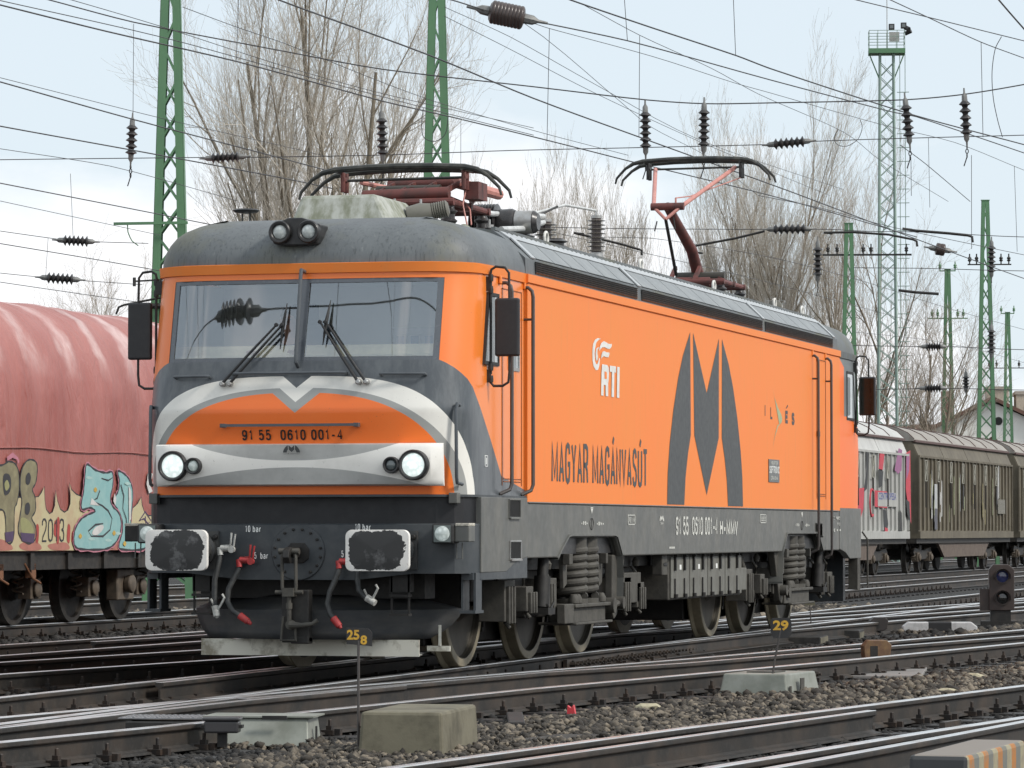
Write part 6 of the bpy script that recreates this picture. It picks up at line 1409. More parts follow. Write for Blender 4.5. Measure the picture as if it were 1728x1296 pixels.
# ---------------------------------------------------------------- bare trees
BARK = mat('grey_brown_bark', (.17, .14, .10), .85, 0, (.26, .225, .17), .8, 2.5, (1, 1, .4))
TWIG = mat('hazed_twigs', (.50, .45, .38), .85, 0, (.36, .32, .26), .6, .6)  # twig colour lightened to paint in the distance haze
TWIGR = mat('reddish_twigs', (.38, .32, .26), .85, 0, (.42, .37, .30), .6, .6)
def grow(m_t, m_c, p, d, r, L_, depth, rg, up, spread, kids, lean):
    n = 5 if depth < 2 else 4 if depth < 3 else 3
    pts = [p.copy()]; rs = [r]; q = p.copy(); dd = d.copy()
    for i in range(n):
        dd = (dd + Vector((rg.uniform(-1, 1), rg.uniform(-1, 1), rg.uniform(-.6, .8))) * (.10 + .05 * depth) + Vector((lean, 0, up)) * (.10 + .05 * depth)).normalized()
        q = q + dd * (L_ / n); pts.append(q.copy()); rs.append(max(r * (1 - .75 * (i + 1) / n), .0045))
    (m_t if depth < 2 else m_c).tube(pts, rs, 6 if depth < 1 else 4 if depth < 2 else 3, False, False, True)
    if depth >= 4: return
    k = kids[depth]
    for j in range(k):
        t = (.25 if depth == 0 else .15) + (.98 - (.25 if depth == 0 else .15)) * (j + rg.random()) / k
        i = min(int(t * n), n - 1); f = t * n - i; b_ = pts[i].lerp(pts[i + 1], f); rr = rs[i] + (rs[i + 1] - rs[i]) * f
        ax = (pts[i + 1] - pts[i]).normalized(); a = rg.uniform(0, 2 * pi); o = ax.orthogonal().normalized(); o = Matrix.Rotation(a, 3, ax) @ o
        sp = spread[depth] * rg.uniform(.7, 1.25); nd = (ax * cos(sp) + o * sin(sp)).normalized()
        grow(m_t, m_c, b_, nd, max(rr * rg.uniform(.45, .68), .006), L_ * rg.uniform(.36, .58) * (1.15 - t * .5 if depth == 0 else 1), depth + 1, rg, up, spread, kids, lean)
def tree_mesh(seed, h, r, kids, spread, up=.5, lean=0.0, stems=1, fan=.0):
    rg = random.Random(seed); a, b_ = MB(), MB()
    for s in range(stems):
        an = (s - (stems - 1) / 2) * fan + rg.uniform(-.04, .04)
        grow(a, b_, Vector((rg.uniform(-.3, .3) * (stems > 1), rg.uniform(-.3, .3) * (stems > 1), 0)), Vector((sin(an), rg.uniform(-.15, .15) * (stems > 1), cos(an))).normalized(), r * (1 if stems == 1 else .75), h * rg.uniform(.85, 1), 0, rg, up, spread, kids, lean)
    return a, b_
def tree_thing(mbs, x, y, label, grp, tw=TWIG, rz=0, s=1):
    t = empty('bare_tree', (x, y, -.2), label, 'tree', grp, rz); t.scale = (s, s, s)
    mbs[0].obj('trunk', BARK, t, recalc=False, auto=0); mbs[1].obj('crown', tw, t, recalc=False, auto=0); return t
def tree_copy(src, x, y, rz, sx, sz, label):
    c = copy_tree(src); c.location = (x, y, -.2); c.rotation_euler = (0, 0, rz); c.scale = (sx, sx, sz); c['label'] = label; return c
BIG = tree_thing(tree_mesh(21, 22.0, .42, (10, 8, 7, 5), (.58, .62, .65, .7), .48, 0, 3, .22), -34.0, 102.0, 'big spreading bare tree with thick forked trunk behind the cab roof', 'bare trees behind the yard')
BIG.scale = (.74, .74, .98)
TG = 'bare trees behind the yard'
T2 = tree_thing(tree_mesh(5, 17.5, .20, (15, 7, 5, 3), (.42, .5, .5, .5), .8, .05), -39.2, 111.0, 'slender bare tree at the left side of the big spreading one', TG)
POP = tree_thing(tree_mesh(8, 19.0, .24, (15, 8, 6, 4), (.42, .45, .45, .5), .9, .22, 2, .10), -24.9, 135.8, 'tall wind swept poplar right of the raised pantograph', TG)
POP2 = tree_thing(tree_mesh(13, 14.0, .15, (18, 7, 6, 4), (.34, .36, .4, .4), 1.0, .12), -30.2, 134.4, 'straight narrow poplar behind the raised pantograph arm', TG)
POP.scale = (.8, .8, .93)
OAK = tree_thing(tree_mesh(31, 14.5, .30, (11, 7, 6, 3), (.62, .6, .6, .6), .5, 0, 2, .12), -18.6, 131.5, 'dark bare tree growing right behind the floodlight tower', TG, TWIGR); OAK.scale = (.62, .62, .98)
for k, (px, dy, sx, sz, src, lab) in enumerate(((-36.4, 0, .9, 1.02, 0, 'first narrow poplar right of the second green mast'), (-35.0, 1, 1.0, 1.06, 1, 'second pale poplar behind the folded pantograph horn'), (-33.6, 2, .95, .98, 0, 'third pale poplar above the light grey roof cable'), (-32.2, -1, 1.0, 1.05, 0, 'fourth pale poplar above the single roof insulator'),
        (-29.0, 1, .9, 1.0, 1, 'pale poplar seen under the pantograph head'), (-27.6, 3, .9, .92, 0, 'low poplar just right of the pantograph knee'), (-22.9, .5, .9, .93, 2, 'wind swept poplar second right of the pantograph'), (-21.2, 1, .85, .88, 2, 'forked poplar behind the green crossbar mast'), (-26.0, 4, .8, .96, 1, 'narrow poplar touching the left side of the tall wind swept one'))):
    tree_copy((POP2, POP2, POP)[src], px, 134.5 + dy, 1.3 * k + .5, sx * .85, sz * (1 if src < 2 else .86), lab)
tree_copy(T2, -33.0, 106.5, 2.0, .85, .95, 'bare tree crowding the right side of the big spreading one'); tree_copy(POP, -37.0, 112.0, 3.6, .8, .84, 'leaning bare tree between the left mast and the big one')
for k, (x, y, s, lab) in enumerate(((-53.5, 128, .68, 'low bush-like tree over the red wagon far left'), (-51.2, 128.5, .72, 'bush-like tree over the red wagon beside the left mast'), (-49.4, 129, .6, 'small bare tree touching the left mast'), (-55.5, 129.4, .55, 'smallest bare tree at the left over the red hood'), (-17.0, 138, .62, 'round bare bush right of the tower foot'), (-18.4, 139, .66, 'thick bare bush left of the tower foot'))):
    tree_copy(OAK if k != 7 else T2, x, y, 1.1 * k, s * 1.05, s, lab)
# ---------------------------------------------------------------- hedge of brush behind the yard, distant houses
PLAS = mat('white_plaster', (.86, .84, .78), .8, 0, (.72, .70, .64), .6, .6); TILE = mat('brown_roof_tiles', (.16, .085, .062), .8, 0, (.10, .065, .05), .7, 1.5)
def house():
    t = empty('house', (-27.4, 228.5, -.2), 'white gabled house with brown tiled roof beyond the goods train', 'house', None, R(10))
    m_ = MB(); m_.prism([(-4.6, 0), (-4.6, 8.0), (0, 10.15), (4.6, 8.0), (4.6, 0)], -.15, 12, 'y'); m_.obj('wall', PLAS, t)
    m_ = MB(); 
    for s in (-1, 1): m_.add([(s * 5.2, -.7, 7.72), (0, -.7, 10.28), (0, 12.5, 10.28), (s * 5.2, 12.5, 7.72), (s * 5.2, -.7, 7.98), (0, -.7, 10.54), (0, 12.5, 10.54), (s * 5.2, 12.5, 7.98)], [(0, 1, 2, 3), (4, 7, 6, 5), (0, 4, 5, 1), (3, 2, 6, 7), (0, 3, 7, 4)])
    rf = m_.obj('roof', TILE, t)
    m_ = MB(); m_.box(-3.4, -2.6, 3, 3.8, 8.6, 11.0); m_.obj('chimney', mat('chimney_brick', (.20, .12, .09), .8), rf)
    m_ = MB(); m_.prism([(1.3 * cos(R(a)) * .38, 6.9 + .9 * sin(R(a))) for a in range(0, 181, 15)] + [(-.5, 6.2), (.5, 6.2)], -.19, -.16, 'y'); w_ = m_.obj('window', mat('window_brown', (.09, .045, .032), .6), t)
    m_ = MB(); m_.lathe([(.28, 0), (.28, .03), (.2, .035)], Matrix.Translation((.4, -.16, 8.85)) @ Matrix.Rotation(R(90), 4, 'X'), 16); m_.obj('vent', UNDD, t)
house()
t = empty('house', (-30.8, 240, -.2), 'long low house with red brown roof left of the white gable', 'house', None, R(12))
m_ = MB(); m_.box(-9, 2, -3, 5, 0, 7.2); m_.obj('wall', PLAS, t)
m_ = MB(); m_.prism([(-3.6, 7.0), (1, 9.0), (5.6, 7.0)], -9.5, 2.5, 'x'); m_.obj('roof', TILE, t)
for x, y, w, h, lab in ((-37.3, 300, 1.9, 13.6, 'left beige flat roofed block behind the white gable'), (-34.8, 300.6, 2.0, 13.2, 'right beige flat roofed block behind the white gable'), (-33.0, 301, 1.6, 12.2, 'low beige block at the right edge behind the gable')):
    t = empty('apartment_block', (x, y, -.2), lab, 'building', 'beige blocks on the horizon', R(10))
    m_ = MB(); m_.box(-w / 2, w / 2, 0, 6, 0, h); m_.obj('wall', mat('beige_render', (.50, .42, .33), .8), t, .03)
    m_ = MB(); m_.box(-w / 2 - .1, w / 2 + .1, -.1, 6.1, h, h + .3); m_.obj('roof', mat('beige_cap', (.42, .36, .30), .8), t)
    m_ = MB(); m_.box(-.3, .3, -.03, 0, h - 2.0, h - 1.0); m_.obj('window', UNDD, t)
# ================================================================ SMALL THINGS BESIDE THE TRACKS
CONC = mat('weathered_concrete', (.165, .15, .105), .85, 0, (.085, .076, .052), 1, 3.2, None, .004)
GALV = mat('galvanised_steel', (.27, .28, .245), .5, .2, (.17, .18, .15), .9, 4)
YEL = mat('number_yellow', (.62, .36, .035), .6, 0, (.30, .17, .03), .7, 40)
def solid(name, label, cat, loc, rz, boxes, mt, bev=.012, group=None):
    t = empty(name, loc, label, cat, group, rz)
    m_ = MB()
    for b_ in boxes: m_.box(*b_)
    m_.obj('body', mt, t, bev); return t
t = solid('concrete_block', 'large mossy concrete block behind the number post 25', 'concrete block', (3.52, -8.12, -.2), R(5), [], CONC) if False else empty('concrete_block', (3.67, -8.50, -.24), 'large weathered concrete block beside the post with number 25', 'concrete block', None, R(5))
m_ = MB(); fru(-.54, 0, 0, 1.15, 0, -.52, -.015, .02, 1.13, .345, m_); o = m_.obj('body', CONC, t, .02)
m_ = MB(); m_.box(-.545, .004, -.004, 1.154, 0, .09); m_.obj('stain_band', mat('stained_concrete', (.12, .10, .065), .9, 0, (.17, .15, .09), .8, 8), t, .01)
def numpost(x, y, h, lean, label, txt, extra=None):
    t = empty('number_post', (x, y, -.2), label, 'number post', 'numbered marker rods beside the tracks', R(12))
    m_ = MB(); m_.tube([(0, 0, 0), (lean * .5, 0, h * .5), (lean, 0, h - .08)], .0085, 8); m_.obj('rod', RAILP, t)
    m_ = MB(); w = .07 if not extra else .075
    if not extra: m_.prism([(lean - .085, h - .10), (lean - .085, h), (lean - .07, h + .02), (lean + .07, h + .02), (lean + .09, h), (lean + .09, h - .12), (lean + .06, h - .15), (lean - .06, h - .15)], -.006, .002, 'y')
    else: m_.prism([(lean - .075, h - .10), (lean - .075, h), (lean + .06, h - .005), (lean + .085, h - .03), (lean + .085, h - .115)], -.006, .002, 'y')
    pl_ = m_.obj('plate', BLACKP, t)
    for tx, dx, dz, w_, h_ in txt: 
        o = text_fit('number', tx, YEL, pl_, fr((lean + dx, -.008, h + dz), (1, 0, 0), (0, 0, 1)), w_, h_, .035); o.location = (0, 0, 0)
    return t
numpost(3.04, -8.23, .81, .0, 'thin marker rod with yellow number 25 in front of the concrete block', [('25', -.072, -.075, .078, .062), ('8', .012, -.105, .042, .058)], True)
numpost(3.80, .72, .66, .10, 'leaning marker rod with yellow number 29 in front of the grey box', [('29', -.065, -.085, .13, .085)])
t = empty('number_post', (.56, 19.39, -.2), 'small bare marker rod with beige plate behind number 29', 'number post', 'numbered marker rods beside the tracks', R(12)); m_ = MB(); m_.tube([(0, 0, 0), (-.03, 0, .45)], .009, 6); m_.obj('rod', RAILP, t); m_ = MB(); m_.box(-.10, .04, -.01, .0, .42, .52); m_.obj('plate', mat('plate_beige', (.18, .17, .12), .6), t)
# point machine with chequered lids, and its lamp
t = empty('point_machine', (1.95, -7.75, -.165), 'low galvanised point machine with chequer plate lid, lower left', 'point machine', None, R(9))
m_ = MB(); fru(-.15, .58, 0, .52, 0, -.11, .56, .10, .50, .175, m_); m_.obj('housing', GALV, t, .008)
m_ = MB(); m_.box(-.12, .60, .08, .53, .178, .188); m_.obj('lid', GALV, t)
m_ = MB(); m_.box(.592, .60, .2, .24, .04, .12); m_.box(.28, .44, -.0, .02, .17, .195); m_.obj('lock', UNDD, t)
m_ = MB(); m_.box(-.62, -.16, .05, .30, .0, .15); m_.obj('drive_box', UNDD, t, .008)
m_ = MB(); m_.box(-.68, -.12, .10, .55, .165, .172)
for k in range(14):
    for j in range(9): m_.cbox((-.66 + k * .039, .13 + j * .048, .174), (.022, .007, .005), None, .7 if (k + j) % 2 else -.7)
m_.obj('chequer_plate', mat('chequer_steel', (.26, .26, .27), .4, .4, (.16, .15, .15), .6, 8), t)
m_ = MB(); m_.box(-.58, -.30, -.10, .1, .0, .10); m_.cyl((-.4, -.12, .06), (-.4, .1, .06), .03, 10); m_.cyl((-.55, -.12, .05), (-.55, .1, .05), .025, 10); m_.tube([(-.7, .1, .05), (-1.3, .3, .04)], .018, 8); m_.obj('drive_rod', UNDD, t)
t = empty('junction_box', (2.10, -8.10, -.15), 'small dark lidded box on a stub in front of the point machine', 'junction box', None, R(12))
m_ = MB(); m_.box(-.11, .11, -.07, .07, .09, .165); m_.box(-.12, .12, -.08, .08, .165, .19); m_.obj('housing', mat('dark_enamel', (.045, .043, .045), .35), t, .012); m_ = MB(); m_.box(-.03, .03, -.02, .02, 0, .09); m_.box(-.13, .13, -.05, .05, .12, .14); m_.obj('stand', UNDD, t)
t = empty('cable_cover', (1.42, -9.3, -.2), 'flat grey steel cover at the lower left corner', 'cover', None, R(10))
m_ = MB(); m_.box(-.18, .14, -.12, .3, .02, .055); m_.obj('lid', GALV, t, .006); m_ = MB(); m_.box(-.22, .18, -.1, .3, -.04, .02); m_.obj('body', UNDD, t)
t = empty('point_machine', (3.40, .57, -.175), 'pale green grey metal box behind the leaning number 29 rod', 'point machine', None, R(-6))
m_ = MB(); fru(0, .60, 0, .95, 0, .03, .57, .04, .9, .19, m_); m_.obj('housing', GALV, t, .012)
m_ = MB(); m_.box(-.02, .63, -.02, 1.0, -.02, .012); m_.box(.62, .63, .30, .40, .05, .15); m_.box(.15, .4, .3, .6, .19, .20); m_.box(.60, .612, .06, .1, .03, .09); m_.obj('fittings', UND, t)
# striped bumper block at the lower right
def stripe_mat():
    m, nt, b = new_mat('striped_block'); v, x, y, z = coords(nt); n = noise(nt, v, 14, 5, .7)
    q = S.m('FRACT', (y + (n - .5) * .05) * 2.6); c1 = mix(nt, q > .33, (.38, .16, .045), (.15, .155, .14)); c = mix(nt, q > .66, c1, (.30, .27, .18))
    side = (x > .142); wear = ramp(nt, n, .48, .62)
    c = mix(nt, wear * .55, c, (.20, .17, .13)); c = mix(nt, side, mix(nt, x < -.13, (.21, .185, .16), (.055, .058, .06)), c); c = mix(nt, y < -.79, c, (.06, .062, .064))
    nt.links.new(c, b.inputs['Base Color']); b.inputs['Roughness'].default_value = .8; return m
t = empty('striped_block', (7.12, -10.05, -.25), 'concrete block with orange, grey and cream stripes at the lower right edge', 'concrete block', None, R(-3))
m_ = MB(); m_.box(-.16, .16, -.8, .8, 0, .28); m_.obj('body', stripe_mat(), t, .025)
def bw_mat():
    m, nt, b = new_mat('black_white_block'); v, x, y, z = coords(nt); n = noise(nt, v, 9, 5, .7)
    c = mix(nt, (x.abs() < .155), mix(nt, ramp(nt, n, .45, .7), (.52, .52, .52), (.33, .33, .33)), (.018, .018, .02)); nt.links.new(c, b.inputs['Base Color']); b.inputs['Roughness'].default_value = .7; return m
t = empty('painted_block', (2.12, 20.3, -.2), 'white and black painted concrete block lying left of the low signal', 'concrete block', None, R(14))
m_ = MB(); m_.prism([(-.5, 0), (-.5, .13), (-.42, .19), (.42, .19), (.5, .13), (.5, 0)], -.1, .12, 'y'); m_.obj('body', bw_mat(), t, .015)
# low two-lens shunting signal
t = empty('shunting_signal', (2.43, 24.06, -.2), 'low dark brown signal with two stacked lenses at the right edge', 'signal', None, R(12))
BRN = mat('signal_brown', (.042, .030, .026), .5, 0, (.065, .045, .038), .6, 6)
m_ = MB(); m_.prism([(-.19, .27), (-.19, .86), (-.13, .93), (.09, .93), (.17, .86), (.17, .27)], -.06, .14, 'y'); m_.obj('signal_head', BRN, t, .01)
m_ = MB(); m_.box(-.32, -.19, -.02, .08, .27, .58); m_.obj('side_plate', BRN, t)
m_ = MB(); m_.box(-.17, .12, -.04, .12, .12, .27); m_.box(-.30, .18, -.10, .2, 0, .12); m_.obj('pedestal', UNDD, t)
for z, c in ((.76, (.03, .04, .12)), (.45, (.02, .02, .02))):
    M = Matrix.Translation((0, -.065, z)) @ Matrix.Rotation(R(90), 4, 'X')
    m_ = MB(); m_.lathe([(.108, 0), (.108, .012), (.085, .012), (.085, .0)], M, 24); m_.grid([[(.112 * cos(a), -.065 - d, z + .112 * sin(a)) for a in [R(-20 + 220 * k / 14) for k in range(15)]] for d in (0, .12)], True); h_ = m_.obj('lens_hood', BRN, t)
    m_ = MB(); m_.lathe([(.085, .001), (.06, .010), (.001, .014)], M, 24); m_.obj('lens', mat('lens_blue' if z > .5 else 'lens_black', c, .1, 0, tuple(q * 2 for q in c), .5, 9, coat=1), h_)
# point lanterns
def lantern(x, y, s, label, c):
    t = empty('point_lantern', (x, y, -.2), label, 'point lantern', 'point lanterns between the tracks', R(20))
    m_ = MB(); m_.prism([(-.14 * s, .14 * s), (-.15 * s, .27 * s), (-.09 * s, .33 * s), (.10 * s, .33 * s), (.15 * s, .28 * s), (.13 * s, .14 * s), (.06 * s, .10 * s), (-.07 * s, .10 * s)], -.11 * s, .11 * s, 'y'); m_.obj('lantern_body', c, t, .008)
    m_ = MB(); m_.cyl((0, 0, 0), (0, 0, .11 * s), .045 * s, 10); m_.box(-.07 * s, .07 * s, -.05 * s, .05 * s, .0, .04 * s); m_.obj('stem', UNDD, t)
    m_ = MB(); m_.box(-.08 * s, .0, -.113 * s, -.108 * s, .15 * s, .27 * s); m_.obj('lantern_window', UNDD, t)
    return t
lantern(3.55, 7.3, .95, 'rusty brown point lantern on a flat grey plate', mat('lantern_rust', (.12, .065, .035), .6, 0, (.24, .15, .06), .8, 9)); lantern(1.41, 19.63, .8, 'dark point lantern left of the black and white block', mat('lantern_dark', (.03, .024, .022), .6))
t = empty('base_plate', (3.75, 6.0, -.2), 'flat pale concrete slab under the rusty point lantern', 'concrete slab', None, R(8)); m_ = MB(); m_.box(-.22, .50, -1.3, 1.6, 0, .055); m_.obj('slab', mat('slab_grey', (.22, .21, .20), .8, 0, (.13, .12, .11), .7, 4), t, .01)
for k, (x, y, l, w, lab) in enumerate(((1.02, 15.9, .72, 1.1, 'front dark cable duct lid behind number 29'), (1.06, 18.3, .72, .8, 'rear dark cable duct lid behind number 29'))):
    t = empty('cable_duct', (x, y, -.2), lab, 'cable duct', 'dark cable ducts in the turnout', R(6)); m_ = MB(); m_.box(-l * .5, l * .5, -w / 2, w / 2, 0, .11 + .02 * k); m_.obj('lid', mat('duct_black', (.022, .021, .020), .7, 0, (.06, .055, .05), .7, 7), t, .01); m_ = MB(); m_.box(l * .5 - .0, l * .5 + .006, -w / 2 + .02, w / 2 - .02, .01, .10); m_.obj('lit_end', CONC, t)  # paler plate on the duct end paints in its lit face
t = empty('timber_piece', (3.0, -4.4, -.19), 'short dark timber lying on the gravel right of the concrete block', 'timber', None, R(16)); m_ = MB(); m_.box(-.06, .06, -.75, .75, 0, .07); m_.obj('wood', SLEEP, t, .01)
t = empty('timber_piece', (3.95, -6.4, -.19), 'curved broken plank lying next to the nearest rail', 'timber', None, R(-42)); m_ = MB(); m_.tube([(0, -.5, .02), (.02, -.1, .035), (.0, .3, .02), (-.04, .55, .01)], [.02, .035, .035, .01], 6); m_.obj('wood', SLEEP, t)
t = empty('wooden_wedge', (-10.2, 19.7, -.2), 'brown wooden wedge with metal end on the track by the red wagon', 'wedge', None, R(4)); m_ = MB(); m_.prism([(-1.6, 0), (-.9, .10), (.3, .22), (.55, .18), (.6, 0)], .85, 1.6, 'x', Matrix.Rotation(R(-90), 4, 'Z') @ Matrix.Translation((-1.2, 0, 0))); m_.obj('wood', mat('brown_wood', (.10, .075, .05), .8), t, .01)
t = empty('litter', (3.05, -3.0, -.17), 'small red plastic scrap on the gravel', 'litter'); m_ = MB(); m_.prism([(-.03, 0), (-.025, .07), (.0, .05), (.02, .075), (.035, 0)], -.02, .02, 'y'); m_.obj('scrap', mat('red_plastic', (.65, .05, .06), .4), t)
rg = random.Random(4)
for k, (x, y, s, lab) in enumerate(((3.45, -2.2, .085, 'yellowish stone lump right of the red scrap'), (4.95, 4.6, .09, 'white stone lump between lantern and nearest track'), (5.9, 3.6, .06, 'pale stone near the right edge beside the nearest track'), (5.2, 1.4, .07, 'small white stone by the nearest rail joint'))):
    bm = bmesh.new(); bmesh.ops.create_icosphere(bm, subdivisions=2, radius=s)
    for v_ in bm.verts: v_.co *= rg.uniform(.8, 1.15); v_.co.z *= .6; v_.co.x *= 1.3
    me = bpy.data.meshes.new('stone'); bm.to_mesh(me); bm.free(); me.materials.append(mat('pale_stone', (.42, .38, .26), .8, 0, (.28, .25, .17), .6, 20)); o = bpy.data.objects.new('stone', me); COL.objects.link(o); o.location = (x, y, -.16); tag(o, lab, 'stone')
# joint bars and bolt clusters on the near rails
FISH = mat('fishplate', (.045, .040, .036), .5, .3, (.10, .07, .05), .7, 14)
for k, (x, y, a, L_, nb, lab) in enumerate(((.93, -6.0, 1.5, 3.2, 12, 'long bolted joint bar of the turnout left of the grey plough'), (3.55, 3.6, 8.5, .55, 3, 'bolted fishplate in front of the pale green box'), (6.32, -5.6, 9, .35, 2, 'bolted block on the nearest rail by the striped block'), (.80, 9.2, 0, 7.5, 46, 'dense row of bolts under the locomotive side'), (2.05, -5.6, 5, 4.2, 14, 'row of paired bolts left of the concrete block'))):
    t = empty('rail_joint', (x, y, -.1), lab, 'rail joint', 'bolted joints of the turnouts', -R(a)); m_ = MB(); m_.box(-.02, .02, -L_ / 2, L_ / 2, -.05, .05); m_.obj('joint_bar', FISH, t)
    for q in range(nb): m_ = MB(); m_.cyl((.02, -L_ / 2 + .12 + (L_ - .24) * q / max(1, nb - 1), 0), (.075, -L_ / 2 + .12 + (L_ - .24) * q / max(1, nb - 1), 0), .026, 6, None, False); m_.cyl((.02, -L_ / 2 + .12 + (L_ - .24) * q / max(1, nb - 1), 0), (.10, -L_ / 2 + .12 + (L_ - .24) * q / max(1, nb - 1), 0), .013, 8); m_.obj('bolt', FISH, t)

